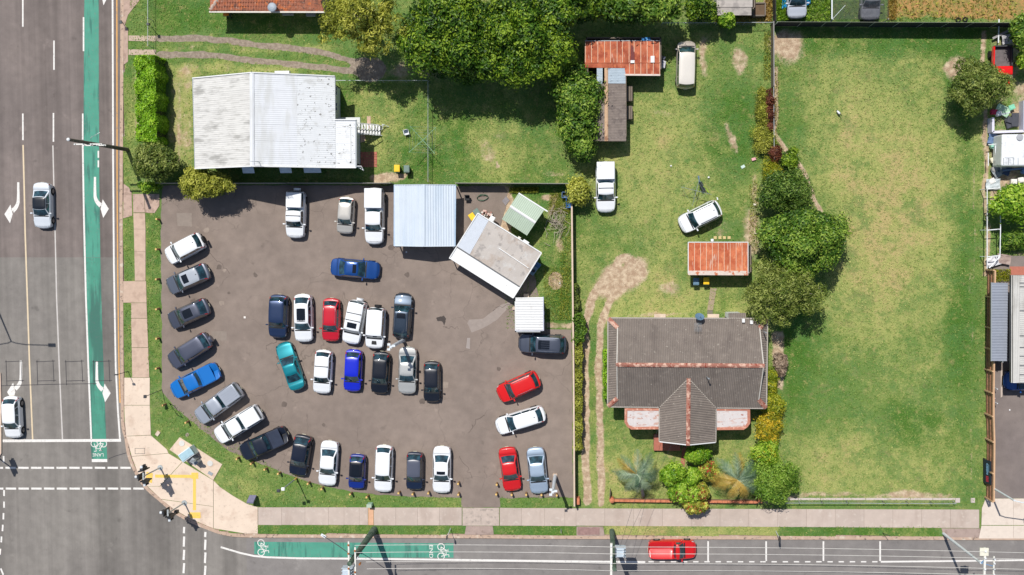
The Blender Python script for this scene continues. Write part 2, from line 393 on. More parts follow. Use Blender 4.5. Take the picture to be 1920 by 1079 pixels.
mx = lambda A, B: np.maximum(A, B)
# big lawn on the right
BL = box(1452, 60, 1850, 945, 4)
dry = np.where(BL > .5, .34, dry)
dry += .52 * ell(1630, 280, 165, 240, .7) * BL; dry += .26 * ell(1640, 610, 100, 240, .8) * BL; dry += .40 * ell(1600, 890, 170, 75, .8) * BL; dry += .25 * ell(1700, 420, 90, 120, .9) * BL; dry -= .22 * ell(1580, 720, 90, 90, .9) * BL
lush += .5 * box(1500, 55, 1850, 108, 14) + .35 * ell(1800, 420, 28, 380) * BL + .3 * ell(1490, 180, 40, 110) * BL; dry -= .3 * box(1500, 55, 1850, 105, 14)
dry -= .25 * ell(1808, 420, 25, 420, .7) * BL; dry -= .22 * ell(1488, 190, 38, 120, .6) * BL; dry -= .22 * ell(1500, 560, 40, 240, .7) * BL; dry -= .25 * ell(1700, 790, 60, 40) * BL; dry -= .2 * ell(1560, 760, 40, 60) * BL
lush += .35 * ell(1490, 600, 35, 260) * BL + .4 * ell(1720, 800, 70, 50) * BL
for k in range(60):
    cx, cy = nrg.uniform(1460, 1830), nrg.uniform(80, 930); s_ = nrg.uniform(-.28, .24); r_ = nrg.uniform(8, 34); dry += s_ * ell(cx, cy, r_, r_ * nrg.uniform(.6, 1.6), .6) * BL
soil = mx(soil, .85 * ell(1474, 92, 34, 34, .45)); soil = mx(soil, 1.05 * stroke([(1454, 130), (1454, 245), (1482, 285), (1512, 332), (1526, 372), (1545, 402)], 9, 4))
soil = mx(soil, .75 * ell(1800, 135, 30, 32, .3)); soil = mx(soil, .62 * box(1462, 923, 1790, 936, 5)); soil = mx(soil, .7 * ell(1700, 928, 60, 8, .5)); soil = mx(soil, .6 * stroke([(1826, 300), (1824, 520), (1820, 700), (1822, 930)], 5, 3)); soil = mx(soil, .75 * box(1838, 60, 1850, 520, 3))
soil = mx(soil, .55 * stroke([(1664, 92), (1725, 97)], 3, 2)); soil = mx(soil, .7 * stroke([(1815, 440), (1818, 620)], 3, 3))
# middle yard
MY = box(1078, 60, 1450, 950, 4)
dry += .08 * MY; dry += .34 * ell(1230, 330, 120, 130, .6) * MY; dry += .2 * ell(1260, 560, 150, 60, .6) * MY; soil += .30 * ell(1250, 550, 120, 45, .6) * MY * np.clip(fbm(1.5, 88, 4, .8) + .4, 0, 1); lush += .35 * ell(1365, 250, 60, 90) * MY + .3 * ell(1110, 440, 40, 70) * MY; dry -= .2 * ell(1370, 250, 60, 90) * MY
dry += .25 * ell(1200, 560, 110, 60) * MY; dry += .22 * box(1080, 770, 1440, 945, 12)
for k in range(46):
    cx, cy = nrg.uniform(1085, 1440), nrg.uniform(80, 930); s_ = nrg.uniform(-.3, .32); r_ = nrg.uniform(6, 28); dry += s_ * ell(cx, cy, r_, r_ * nrg.uniform(.6, 1.6), .6) * MY
soil = mx(soil, .72 * stroke([(1322, 76), (1318, 100), (1322, 138)], 18, 7)); soil = mx(soil, .72 * ell(1386, 118, 15, 32, .5))
soil = mx(soil, .6 * ell(1375, 260, 40, 8, .5, 1.2)); soil = mx(soil, .55 * ell(1240, 215, 30, 9, .5))
tr = [(1164, 484), (1150, 505), (1122, 535), (1108, 565), (1098, 610), (1097, 700), (1098, 800), (1098, 940)]
soil = mx(soil, 1.2 * stroke(tr, 15, 5)); soil = mx(soil, 1.1 * stroke([(1195, 515), (1160, 535), (1140, 565), (1128, 610), (1124, 700), (1126, 800), (1127, 942)], 14, 5))
soil = mx(soil, 1.2 * ell(1163, 520, 50, 31, .45, -.5)); soil = mx(soil, 1.0 * ell(1167, 490, 16, 14, .35)); soil -= .6 * ell(1163, 500, 5, 9, .5)
soil = mx(soil, .62 * ell(1252, 540, 26, 16, .5)); soil = mx(soil, .58 * box(1150, 588, 1290, 600, 6)); soil = mx(soil, .7 * ell(1410, 440, 22, 60, .5)); soil = mx(soil, .62 * ell(1415, 370, 8, 50, .5)); soil = mx(soil, .8 * box(1440, 620, 1468, 730, 6)); soil = mx(soil, .5 * ell(1350, 425, 50, 25, .6)); soil = mx(soil, .5 * ell(1230, 860, 45, 20, .6))
soil = mx(soil, .7 * box(1280, 936, 1440, 945, 3)); lush += .5 * box(1345, 548, 1400, 598, 8)
# corner office garden
GD = box(944, 350, 1071, 618, 2, False)
lush += .35 * GD; dry = dry * (1 - .2 * GD) + .12 * GD * (lf(1.2, 9) + 1)
soil = mx(soil, .95 * box(900, 350, 962, 442, 5) ); soil = mx(soil, .85 * stroke([(1018, 372), (1042, 372), (1032, 400)], 14, 6)); soil = mx(soil, .6 * ell(1052, 450, 9, 20, .5)); soil = mx(soil, 1.2 * ell(1042, 527, 14, 17, .12, 0, False)); soil = mx(soil, .8 * box(1020, 606, 1072, 622, 4))
# lawn behind the white house, and its front yard
LB = box(635, 150, 1075, 345, 6); lush += .3 * LB; dry += .1 * LB
dry += .55 * ell(930, 280, 45, 50, .5) + .35 * ell(700, 240, 50, 60, .6); soil = mx(soil, .62 * ell(915, 285, 18, 40, .6)); soil = mx(soil, .6 * ell(935, 250, 25, 8, .6)); soil = mx(soil, .9 * ell(928, 312, 3, 10, .3)); soil = mx(soil, .55 * ell(1040, 330, 30, 8, .6))
lush += .35 * ell(790, 290, 60, 45, .5)
soil = mx(soil, .50 * box(314, 118, 362, 300, 8)); soil = mx(soil, .66 * stroke([(336, 150), (334, 300)], 18, 9)); soil = mx(soil, .42 * box(300, 118, 560, 140, 7)); soil = mx(soil, .45 * box(300, 84, 600, 96, 5)); dry += .5 * box(300, 118, 560, 142, 8) + .45 * box(318, 130, 362, 320, 8)
soil = mx(soil, .72 * stroke([(258, 110), (258, 262)], 12, 4)); lush += .35 * box(230, 110, 250, 345, 4); dry += .2 * box(230, 110, 265, 345, 4)
grav = mx(grav, 1. * stroke([(296, 71), (380, 74), (450, 79), (540, 88), (600, 98), (660, 116), (700, 128)], 12, 3)); grav = mx(grav, 1. * stroke([(296, 101), (380, 104), (470, 112), (560, 122), (640, 132), (700, 140)], 12, 3)); grav = mx(grav, .95 * ell(690, 130, 34, 22, .3))
dry += .3 * box(296, 82, 640, 98, 5); lush += .45 * box(296, 0, 620, 62, 8)
soil = mx(soil, .9 * box(690, 326, 760, 345, 5)); soil = mx(soil, .62 * ell(760, 135, 90, 20, .6))
# verges
lush += .3 * box(272, 400, 302, 720, 4); dry += .18 * ell(330, 880, 60, 40, .6); lush += .25 * box(480, 980, 1080, 1010, 3); dry += .22 * ell(480, 920, 130, 14, .5, .22); soil = mx(soil, .42 * stroke([(430, 900), (520, 915), (560, 935)], 5, 5))
dry += .6 * box(1133, 980, 1462, 1010, 3); soil -= .3 * box(1133, 986, 1150, 1010, 3); lush += .4 * box(1462, 980, 1760, 1012, 3)
# top right field, right hand neighbours
soil = mx(soil, .80 * box(1678, -50, 2000, 38, 3)); soil = mx(soil, .78 * box(1853, 55, 2000, 380, 3) * (.75 + .25 * lf(2.2, 30))); lush += .3 * box(1868, 380, 2000, 490, 4); soil = mx(soil, .5 * ell(1908, 480, 14, 12)); lush += .4 * box(1452, -30, 1560, 45, 4)
soil = mx(soil, .8 * box(1432, -20, 1448, 42, 3)); dry += .4 * box(1300, -20, 1450, 50, 4)
dry += .19 * fbm(9, 50, 5, .8) + .10 * fbm(1.6, 51, 4, .9); lush += .22 * fbm(7, 52, 5, .8); soil += (.10 * fbm(1.0, 53, 3, .9)) * (soil > .1)
grav += .12 * fbm(1.0, 54, 3, .9) * (grav > .1)
idx = -np.ones(inside.shape, dtype=int)
cellin = inside[:-1, :-1] & inside[1:, :-1] & inside[:-1, 1:] & inside[1:, 1:]
use = np.zeros(inside.shape, bool); use[:-1, :-1] |= cellin; use[1:, :-1] |= cellin; use[:-1, 1:] |= cellin; use[1:, 1:] |= cellin
idx[use] = np.arange(use.sum()); jj, ii = np.nonzero(cellin)
F = np.stack([idx[jj, ii], idx[jj, ii + 1], idx[jj + 1, ii + 1], idx[jj + 1, ii]], -1)
GZ = (lf(.9, 40) * .008 + lf(3.2, 41) * .006 - .022)
V = np.stack([GX[use], GY[use], GZ[use]], -1)
lw = fast_mesh('lawn', V, F, m_lawn, {'dry': dry[use], 'soil': soil[use], 'lush': lush[use], 'gravel': grav[use], 'field': box(1678, -60, 2100, 40, 3)[use]}, smooth=True)
tag(lw, kind='structure')
yk = W(0, 1003).y
mb = MB()
for a, b, c_, d in ((-66, 30, 58, 300), (58, -36, 300, 300)):
    ax = max(a, kerb[0].x); mb.quad((ax, b, -.02), (c_, b, -.02), (c_, d, -.02), (ax, d, -.02))
tag(mb.build('surrounding_ground', m_base), kind='structure')

# kerb and gutter, built in blocks along the kerb line
def offset_line(L, d):
    out = []
    for i in range(len(L)):
        t = (L[min(i + 1, len(L) - 1)] - L[max(i - 1, 0)]).normalized(); out.append(L[i] + Vector((t.y, -t.x, 0)) * d)
    return out
def kerb_profile(name, line, m, z_back, inner, outer, gut, m2):
    k0 = offset_line(line, -inner); k1 = offset_line(line, outer); k2 = offset_line(line, outer + .05); k3 = offset_line(line, outer + gut)
    mb = MB(); m2b = MB()
    for i in range(len(line) - 1):
        z = lambda p, q: Vector((p.x, p.y, q))
        mb.quad(z(k0[i], z_back), z(k0[i + 1], z_back), z(k1[i + 1], .012), z(k1[i], .012)); mb.quad(z(k1[i], .012), z(k1[i + 1], .012), z(k2[i + 1], ZR + .012), z(k2[i], ZR + .012))
        mb.quad(z(k0[i], -.1), z(k0[i + 1], -.1), z(k0[i + 1], z_back), z(k0[i], z_back))
        m2b.quad(z(k2[i], ZR + .010), z(k2[i + 1], ZR + .010), z(k3[i + 1], ZR + .006), z(k3[i], ZR + .006))
    tag(mb.build(name, m), kind='structure'); tag(m2b.build('gutter', m2), kind='structure')
# real grass blades standing in the lawn, greener or drier with the ground under them
def grass_blades():
    r = np.random.default_rng(77); n = 210000; jj_, ii_ = np.nonzero(cellin); k = r.integers(0, len(jj_), n); X = gx[ii_[k]] + r.uniform(0, st, n); Y = gy[jj_[k]] + r.uniform(0, st, n)
    d = dry[jj_[k], ii_[k]]; sl_ = soil[jj_[k], ii_[k]]; gr = grav[jj_[k], ii_[k]]; px_, py_ = pix(X, Y)
    lotm = ((px_ > 300) & (px_ < 1074) & (py_ > 345) & (py_ < 935) & ~((px_ > 948) & (py_ < 617)) & (py_ < 735 + (px_ - 304) * .0 + 1000)) & ~((px_ < 600) & (py_ > 745 + (px_ - 304) * .62)) & ~((px_ < 1080) & (px_ > 560) & (py_ > 931))
    lotm &= ~((px_ < 480) & (py_ > 764 + (px_ - 327) * .68)); lotm &= ~((px_ >= 476) & (px_ < 610) & (py_ > 865 + (px_ - 476) * .36))
    keep = (sl_ + .12 * r.normal(size=n) < .42) & (gr < .4) & ~lotm & ~((px_ > 1855) & (py_ > 480)) & ~((px_ < 480) & (py_ > 700) & (px_ < 281 + np.clip(py_ - 708, 0, 110) * .05 + np.clip(py_ - 816, 0, 400) * 1.4)) & ~((px_ < 276) & (px_ > 247) & (py_ > 345)) & ~((px_ < 276) & (py_ > 526) & (py_ < 569)) & ~((py_ > 951) & (py_ < 987)) & ~((px_ < 300) & (py_ > 345) & (py_ < 405)) & ~((px_ > 866) & (px_ < 937) & (py_ > 930)) & ~((px_ > 1838) & (py_ > 930)) & ~((px_ > 1081) & (px_ < 1132) & (py_ > 930)) & ~((px_ > 1762) & (py_ > 948)) & ~((px_ > 315) & (px_ < 418) & (py_ > 818 + (px_ - 337) * .64) & (py_ < 905)) & ~((px_ < 244) & (py_ < 120)) & (px_ > 233)
    X, Y, d = X[keep], Y[keep], d[keep]; n = len(X); N = r.normal(size=(n, 3)) * .55 + [0, 0, 1.]; N /= np.linalg.norm(N, axis=1, keepdims=True); T = np.cross(N, r.normal(size=(n, 3))); T /= np.linalg.norm(T, axis=1, keepdims=True); B = np.cross(N, T)
    C = np.stack([X, Y, r.uniform(.01, .05, n)], -1); s_ = r.uniform(.05, .13, (n, 1)); V = np.stack([C - T * s_, C + B * s_ * .3, C + T * s_, C - B * s_ * .3], 1).reshape(-1, 3)
    ti = np.clip(.20 + .60 * d + r.normal(0, .2, n), 0, 1); t = NT('grass_blade'); cr = t.n('ShaderNodeValToRGB'); t.l(t.attr('tint'), cr.inputs[0]); e = cr.color_ramp.elements
    e[0].color = (*lin((82, 120, 50)), 1); e[1].color = (*lin((190, 184, 118)), 1); x = e.new(.45); x.color = (*lin((116, 144, 68)), 1); b = t.n('ShaderNodeBsdfDiffuse'); t.l(cr.outputs[0], b.inputs[0]); t.l(b.outputs[0], t.out.inputs[0])
    o = fast_mesh('grass', V, np.arange(n * 4).reshape(-1, 4), t.m, fattrs={'tint': ti}); tag(o, 'short mown grass growing over the yards and verges', 'grass', kind='stuff')
grass_blades()
kerb_profile('kerb', list(reversed(kerb)), m_kerb, .014, .28, .05, .50, m_gut)
# orientation: reversed line puts the road on the outer side

# ---------------------------------------------------------------- paths and lots
def slabs(name, polys, m, z=.02, th=.12, gap=.012, label=None):
    root = bpy.data.objects.new(name, None); col.objects.link(root); tag(root, kind='structure')
    if z < .05 and gap > 0 and len(polys) > 0:
        ub = MB()
        for pl in polys:
            q = [Vector((p.x, p.y, .002)) for p in P2(pl)]
            if area2(q) < 0: q.reverse()
            ub.poly(q)
        ub.build('joint_bed', mat('joint_filler', (128, 112, 98), .95), root)
    for pl in polys:
        pts = [Vector((p.x, p.y)) for p in P2(pl)]; c = sum(pts, Vector((0, 0))) / len(pts)
        pts = [p + (c - p).normalized() * gap for p in pts]
        mb = MB(); mb.prism(pts, z - th, z + rng.uniform(-.003, .003)); mb.build('slab', m, root)
    return root
xsj = [484, 528, 572, 616, 645, 674, 690]; S1 = []
for a, b in zip(xsj[:-1], xsj[1:]): S1.append([(a, 951.5), (b, 951.7), (b, 985), (a, 984.5)])
for a, b in zip([701, 742, 783, 824], [742, 783, 824, 866]): S1.append([(a, 952), (b, 952), (b, 985.5), (a, 985.3)])
xr = [(937, 952.5, 986), (978, 953, 986), (1021, 953, 986.5), (1059, 953, 986.5), (1080, 953.5, 987)]
for (a, ay, ab), (b, by, bb) in zip(xr[:-1], xr[1:]): S1.append([(a, ay), (b, by), (b, bb), (a, ab)])
xr2 = list(range(1080, 1838, 54)) + [1836]
for a, b in zip(xr2[:-1], xr2[1:]): S1.append([(a, 953.5 + (a - 1080) * .003), (b, 953.5 + (b - 1080) * .003), (b, 986 + (b - 1080) * .006), (a, 986 + (a - 1080) * .006)])
slabs('footpath', S1, m_conc2)
slabs('stained_footpath_slab', [[(690.5, 952), (700.5, 952), (700.5, 985), (690.5, 985)]], mat('orange_stained_concrete', (212, 166, 132), .9, var=.08))
# driveway crossing of the car park, and apron
slabs('driveway_crossing', [[(867, 952.5), (936, 952.5), (936, 986), (867, 986)]], mat('scuffed_concrete', (186, 170, 158), .9, var=.1, layers=[((140, 130, 122), 2.5, .5, .75, None, .6)]))
slabs('driveway_apron', [[(874, 986.5), (924, 986.5), (926, 1003), (871, 1003)]], m_gut, .016)
slabs('house_driveway_apron', [[(1081, 987.5), (1131, 987.5), (1134, 1005.5), (1081, 1005.5)], [(1765, 991), (1838, 991), (1838, 1008), (1770, 1008)]], m_gut, .016)
slabs('service_driveway', [[(1848, 935), (1900, 935), (1900, 985), (1840, 985), (1841, 953)], [(1900, 935), (1990, 935), (1990, 985), (1900, 985)], [(1840, 986), (1900, 986), (1900, 1010), (1835, 1010)], [(1900, 986), (1990, 986), (1990, 1010), (1900, 1010)]], mat('light_driveway_concrete', (214, 200, 186), .9, var=.05, layers=[((186, 168, 152), 1.1, .55, .8, None, .5)], objvar=.04), .018)
# path on the left, in slabs
S2 = [[(250, 400), (272, 400), (273, 430), (251, 430)], [(251, 430), (273, 430), (273, 472), (252, 472)], [(252, 472), (273, 472), (273, 527), (253, 527)], [(231, 527.5), (274, 527.5), (275, 568), (231, 568)], [(246, 568.5), (275, 568.5), (276, 597), (246, 597)], [(246, 597.5), (276, 597.5), (278, 652), (247, 652)], [(247, 652.5), (278, 652.5), (280, 708), (248, 708)]]
slabs('side_footpath', S2, mat('pinkish_path_concrete', (196, 170, 150), .9, var=.07, layers=[((170, 144, 126), 1., .5, .75, None, .6)], objvar=.05, bump=.2), .02)
slabs('side_path_apron', [[(232, 345), (242, 352), (247, 362), (248, 405), (231, 410)], [(249, 364), (270, 364), (272, 399), (250, 399)], [(270.5, 364), (299, 364), (299, 386), (290, 400), (272.5, 399)]], mat('old_pink_concrete', (186, 160, 144), .9, var=.1, layers=[((150, 126, 112), 1.6, .5, .7, None, .7)], bump=.3), .018)
S3 = [[(233, 708.5), (281, 708.5), (281, 760), (233, 760)], [(233, 760.5), (281, 760.5), (283, 816), (237, 818), (234, 792)], [(237, 818.5), (283, 816.5), (313, 843), (316, 850), (247, 856)], [(247, 856.5), (316, 850.5), (342, 866), (300, 912), (276, 912), (258, 886)], [(342.5, 866.5), (400, 901), (400, 950), (302, 936), (277, 912.5), (300.5, 912.5)], [(400.5, 901.5), (413, 914), (437, 930), (463, 945), (483.5, 951.5), (483.5, 1001), (461, 1001), (400.5, 991)], [(303, 937), (400, 950.5), (400, 990.5), (393, 988), (359, 974), (326, 955)]]
slabs('corner_footpath', S3, mat('cream_corner_concrete', (220, 200, 180), .9, var=.05, scale=.8, layers=[((192, 166, 146), .7, .52, .78, None, .6), ((178, 160, 144), 3.2, .6, .8, None, .5)], objvar=.035, bump=.15), .02)
slabs('kerb_side_strip', [[(231, 0), (262, 0), (240, 28), (234, 47), (240, 56), (240, 116), (232, 122)]], mat('pinkish_strip_concrete', (182, 156, 140), .9, var=.1, layers=[((150, 126, 112), 1.6, .5, .7, None, .7)], bump=.3), .012)
slabs('concrete_wheel_strip', [[(241, 67), (293, 67.5), (293, 78), (241, 77)], [(241, 93), (293, 93.5), (293, 104), (241, 103.5)]], mat('strip_concrete', (190, 168, 150), .9, var=.08, bump=.3), .02)
slabs('utility_slab', [[(337, 820), (417, 871), (400, 900.5), (318, 843.5)]], mat('utility_slab_concrete', (216, 194, 172), .9, var=.07, layers=[((190, 164, 142), 2, .55, .75, None, .6)], bump=.25), .035)

lot = [(306, 348), (560, 348), (800, 348), (946, 350), (952, 362), (948, 392), (935, 436), (1000, 500), (1010, 560), (1022, 600), (1024, 618), (1072, 619), (1073, 720), (1074, 850), (1075, 933), (938, 934), (938, 951.5), (866, 951.5), (865, 934), (800, 932), (720, 929), (660, 922), (604, 911), (578, 904), (532, 887), (476, 865), (430, 846), (374, 803), (345, 778), (327, 764), (304, 735), (303, 600), (302, 410), (303, 362)]
pts = rag([(p.x, p.y) for p in P2(lot)], .07, .4, seed=5)
tag(sheet('parking_lot', pts, .010, lot_m), kind='structure')
for k in range(34):
    a = nrg.uniform(0, 6.28); cx, cy = nrg.uniform(330, 1040), nrg.uniform(400, 920); r_ = nrg.uniform(.10, .42)
    if cx > 840 and cy < 560: continue
    c = W(cx, cy); pts = [Vector((c.x + math.cos(i * .628) * r_ * nrg.uniform(.6, 1.3), c.y + math.sin(i * .628) * r_ * nrg.uniform(.6, 1.3))) for i in range(10)]
    tag(sheet('oil_stain' if k % 3 else 'pale_scuff', pts, .0135 + k * .0001, mat('oil_stain_%d' % (k % 2), (104, 92, 84), .8) if k % 3 else mat('pale_scuff', (150, 136, 124), .9)), kind='structure')
for k in range(9):
    x, y = nrg.uniform(340, 1000), nrg.uniform(430, 860); a = nrg.uniform(0, 3.14); L = nrg.uniform(30, 90); pts = [(x + math.cos(a) * L * t + nrg.normal() * 2.5, y + math.sin(a) * L * t + nrg.normal() * 2.5) for t in np.linspace(0, 1, 9)]
    if max(p[0] for p in pts) > 830 and min(p[1] for p in pts) < 560: continue
    mb = MB(); ribbon(mb, [W(*p) for p in pts], .035, .018 + k * .0004); tag(mb.build('asphalt_crack', mat('crack_dark', (84, 74, 68), .9)), kind='structure')
for nm, pl, rgb in (('asphalt_patch', [(876, 606), (880, 600), (905, 598), (940, 572), (958, 566), (955, 575), (932, 600), (905, 616), (884, 624)], (152, 140, 132)), ('asphalt_patch', [(397, 621), (425, 622), (425, 639), (396, 638)], (140, 128, 118)), ('asphalt_patch', [(876, 634), (882, 634), (881, 655), (874, 653)], (156, 146, 140)), ('asphalt_patch', [(331, 400), (360, 400), (360, 425), (333, 424)], (140, 128, 118))):
    tag(sheet(nm, rag([(p.x, p.y) for p in P2(pl)], .03, .3, seed=9), .016, mat('patch_asphalt_%d' % rgb[0], rgb, .9, var=.08)), kind='structure')
tag(sheet('asphalt_crack_seal', rag([(p.x, p.y) for p in P2([(818, 596), (832, 592), (836, 598), (833, 612), (829, 603), (820, 602)])], .05, .1, seed=3), .016, mat('dark_seal', (70, 62, 58), .8)), kind='structure')
nb = [(1857, 675), (1857, 930), (1848, 934.5), (2050, 934.5), (2050, 480), (1857, 480)]
tag(sheet('neighbour_driveway', [(p.x, p.y) for p in P2(nb)], .010, drv_m), kind='structure')
slabs('concrete_edging', [[(1876, 694), (1879, 694), (1879, 744), (1876, 746)]], m_conc2, .05)
tag(sheet('gravel_driveway', rag([(p.x, p.y) for p in P2([(1083, 989), (1124, 989), (1124, 1003), (1083, 1003)])], .05, .2), .03, mat('maroon_gravel', (150, 120, 114), .95, var=.15, scale=4)), kind='structure')
# ---------------------------------------------------------------- road markings
ZM = ZR + .005
def line_px(name, pts, wpx, m, z=ZM, w1=None):
    mb = MB(); ribbon(mb, [W(x, y) for x, y in pts], wpx * MPP, z, w1=None if w1 is None else w1 * MPP); return tag(mb.build(name, m), kind='structure')
def dashes(name, segs, wpx, m, z=ZM):
    for a, b in segs: line_px(name, [a, b], wpx, m, z)
# green cycle lanes first
tag(sheet('green_cycle_lane', [(p.x, p.y) for p in P2([(157, -40), (184, -40), (184, 120), (185, 330), (187, 483), (155.5, 483), (155, 330), (156, 120)])], ZM, m_green2), kind='structure')
tag(sheet('green_cycle_lane', [(p.x, p.y) for p in P2([(156, 483.5), (187, 483.5), (190, 600), (194, 720), (198, 824), (200, 862), (171, 862), (168, 824), (164, 700), (160, 570)])], ZM, m_green), kind='structure')
tag(sheet('green_cycle_lane', [(p.x, p.y) for p in P2([(476, 1017), (850, 1020), (850, 1047), (700, 1046.5), (560, 1046), (500, 1044), (476, 1040)])], ZM, m_green2), kind='structure')
Z2 = ZM + .005
dashes('lane_dash', [((41.5, -20), (41.5, 50)), ((41.5, 213), (41.8, 263)), ((100, 76), (100, 131)), ((99, 212), (99, 266)), ((155.5, 32), (155.5, 96)), ((154, 213), (154, 262)), ((183.3, 283), (183.3, 296)), ((183.3, 301), (183.3, 314))], 3, m_paint, Z2)
line_px('lane_line', [(42, 272), (44, 350), (46, 440), (50, 560), (54, 680), (60, 825)], 3, mat('worn_cream_line', (216, 196, 164), .7, var=.06), Z2)
line_px('lane_line', [(98, 273), (100, 360), (102, 430), (105, 560), (110, 690), (116, 824)], 2.6, mat('worn_white_line', (196, 190, 184), .7, var=.08), Z2)
line_px('lane_line', [(154, 272), (156, 400), (160, 560), (165, 700), (170, 824)], 3.4, m_paint, Z2)
line_px('edge_line', [(209.5, -40), (210, 0), (211, 300), (212.5, 500), (216, 690), (220, 770), (224, 826)], 3.4, m_paint, Z2)
line_px('yellow_edge_line', [(217.5, -40), (218, 0), (218.5, 350), (220, 540), (222, 680), (224, 756)], 2.6, m_opaint, ZR + .014)
line_px('stop_line', [(4, 827.5), (226, 826.5)], 5.5, m_paint, Z2 + .005)
line_px('cycle_stop_bar', [(171, 864.5), (200, 864.5)], 6, m_paint, Z2)
for y, n, s0 in ((878, 10, 9), (917, 11, 9.5)):
    for i in range(-1, n):
        xa = s0 + i * 23.95; line_px('crossing_dash', [(xa, y), (xa + 19.5, y + .2)], 4, m_paint, Z2)
for a, b in (((5.5, 856), (5.5, 868)), ((6.3, 920), (6.3, 931)), ((6.3, 941.5), (6.3, 953)), ((5.3, 963), (5, 975)), ((4, 985), (3.3, 997)), ((1.6, 1007), (1, 1018)), ((-.5, 1030), (-1.5, 1041)), ((0, 1067), (5, 1079))): line_px('guide_dash', [a, b], 3.4, m_paint, Z2)
for x, ys in ((344, [(989, 1001), (1007, 1026), (1032, 1051), (1057, 1076)]), (384, [(998.5, 1008), (1013, 1032), (1037, 1057), (1062, 1082)])):
    for a, b in ys: line_px('crossing_dash', [(x + .5, a), (x - (b - 990) * .01, b)], 4.2, m_paint, ZR + .014)
line_px('lane_line', [(413, 1027), (430, 1032), (450, 1038), (475, 1043.5), (500, 1046), (560, 1048), (700, 1049), (860, 1051), (1144, 1054.5), (1210, 1055)], 3.6, m_paint, Z2)
dashes('bay_dash', [((x, 1054.5), (x + 10, 1054.5)) for x in range(1216, 1640, 21)], 2.4, m_paint, Z2)
line_px('lane_line', [(1652, 1054.5), (1760, 1053.5), (1925, 1051.5)], 3.2, m_paint, Z2)
for x in (1328, 1437, 1544.5, 1651): line_px('parking_tick', [(x, 1016), (x, 1053)], 3, m_paint, Z2 + .004)
def arrow(px, py, flip=1, name='turn_arrow'):
    mb = MB(); ctr = [(0, 0), (0, 30), (1, 40), (5, 48), (11, 54)]
    ctr = smoothline([(px + flip * a, py + b) for a, b in ctr], 5)
    ribbon(mb, [W(p[0], p[1]) for p in ctr], 4.3 * MPP, 0, w1=9 * MPP)
    mb.poly([W(px + flip * a, py + b) for a, b in ((14.5, 42), (26, 60), (15.5, 77), (10.5, 60))])
    for v in mb.v: v.z = Z2 + .004
    return tag(mb.build(name, m_paint), kind='structure')
arrow(177, 332); arrow(180.5, 678); arrow(38, 676, -1)
mb = MB(); mb.poly([W(a, b, 0) for a, b in ((190, -6), (199, -2), (193, 10))]); [setattr(v, 'z', Z2 + .004) for v in mb.v]; tag(mb.build('turn_arrow', m_paint), kind='structure')
arrow(33, 342, -1)
# saw-cut detector loops
m_cut = mat('bitumen_saw_cut', (64, 62, 66), .8)
for x0_, x1_, c_ in ((10, 38, 0), (68, 98, 0), (122, 152, 1), (174, 203, 2)):
    mb = MB()
    for a, b in (((x0_ - 2, 679), (x1_ + 4, 677.5)), ((x0_ + 1, 715), (x1_ + 6, 714)), ((x0_, 676), (x0_ + 1.5, 723)), ((x1_, 675), (x1_ + 2, 717))): ribbon(mb, [W(*a), W(*b)], .055, Z2 + .010)
    tag(mb.build('detector_loop', m_cut), kind='structure')
line_px('detector_feed_cut', [(0, 724), (110, 721), (180, 720)], 1.1, m_cut, Z2 + .014)
line_px('sealed_crack', [(203, 861), (215, 856), (236, 850)], 1.2, m_cut, Z2)
m_oil = mat('tyre_rubber_stain', (96, 90, 92), .8, var=.15, scale=3)
# bicycle symbols, made of strips
def bike(cx, cy, ang, s, z, mirror=1, m=None):
    mb = MB(); R = Matrix.Rotation(ang, 2)
    def T(x, y): q = R @ Vector((x * s * mirror, y * s)); c = W(cx, cy); return Vector((c.x + q.x, c.y + q.y, 0))
    for wx in (-.52, .52): ribbon(mb, [T(wx + .36 * math.cos(a * math.pi / 8), -.25 + .36 * math.sin(a * math.pi / 8)) for a in range(17)], .085 * s, z)
    k = 0
    for pl in ([(-.52, -.25), (-.15, .3), (.35, .3), (.52, -.25)], [(-.15, .3), (0, -.25), (.35, .3)], [(-.52, -.25), (0, -.25)], [(-.15, .3), (-.2, .5), (-.38, .5), (-.02, .5)], [(.35, .3), (.3, .58), (.55, .6)]):
        k += 1; ribbon(mb, [T(*q) for q in pl], .08 * s, z + .0012 * k)
    return tag(mb.build('bicycle_symbol', m or m_paint), kind='structure')
bike(493, 1028, -math.pi / 2, .95, ZM + .006); bike(831, 1035.5, -math.pi / 2, .95, ZM + .006); bike(184.5, 837, math.pi, .95, Z2 + .012)
def text(body, cx, cy, size, ang, z, m, name='painted_word', ext=0., parent=None, sx=1.0, align='CENTER'):
    cu = bpy.data.curves.new(name, 'FONT'); cu.body = body; cu.size = size; cu.align_x = align; cu.align_y = 'CENTER'; cu.extrude = ext; cu.resolution_u = 2
    o = bpy.data.objects.new(name, cu); col.objects.link(o); bpy.context.view_layer.update()
    me = bpy.data.meshes.new_from_object(o); bpy.data.objects.remove(o); me.materials.clear(); me.materials.append(m)
    o = bpy.data.objects.new(name, me); col.objects.link(o); c = W(cx, cy, z) if not isinstance(cx, Vector) else cx; o.location = (c.x, c.y, z); o.rotation_euler = (0, 0, ang); o.scale = (sx, 1, 1)
    return o
tag(text('END', 808, 1034.5, .55, -math.pi / 2, ZM + .006, m_paint, sx=1.3), kind='structure')
tag(text('LANE', 184, 853, .5, math.pi, Z2 + .012, m_paint), kind='structure')
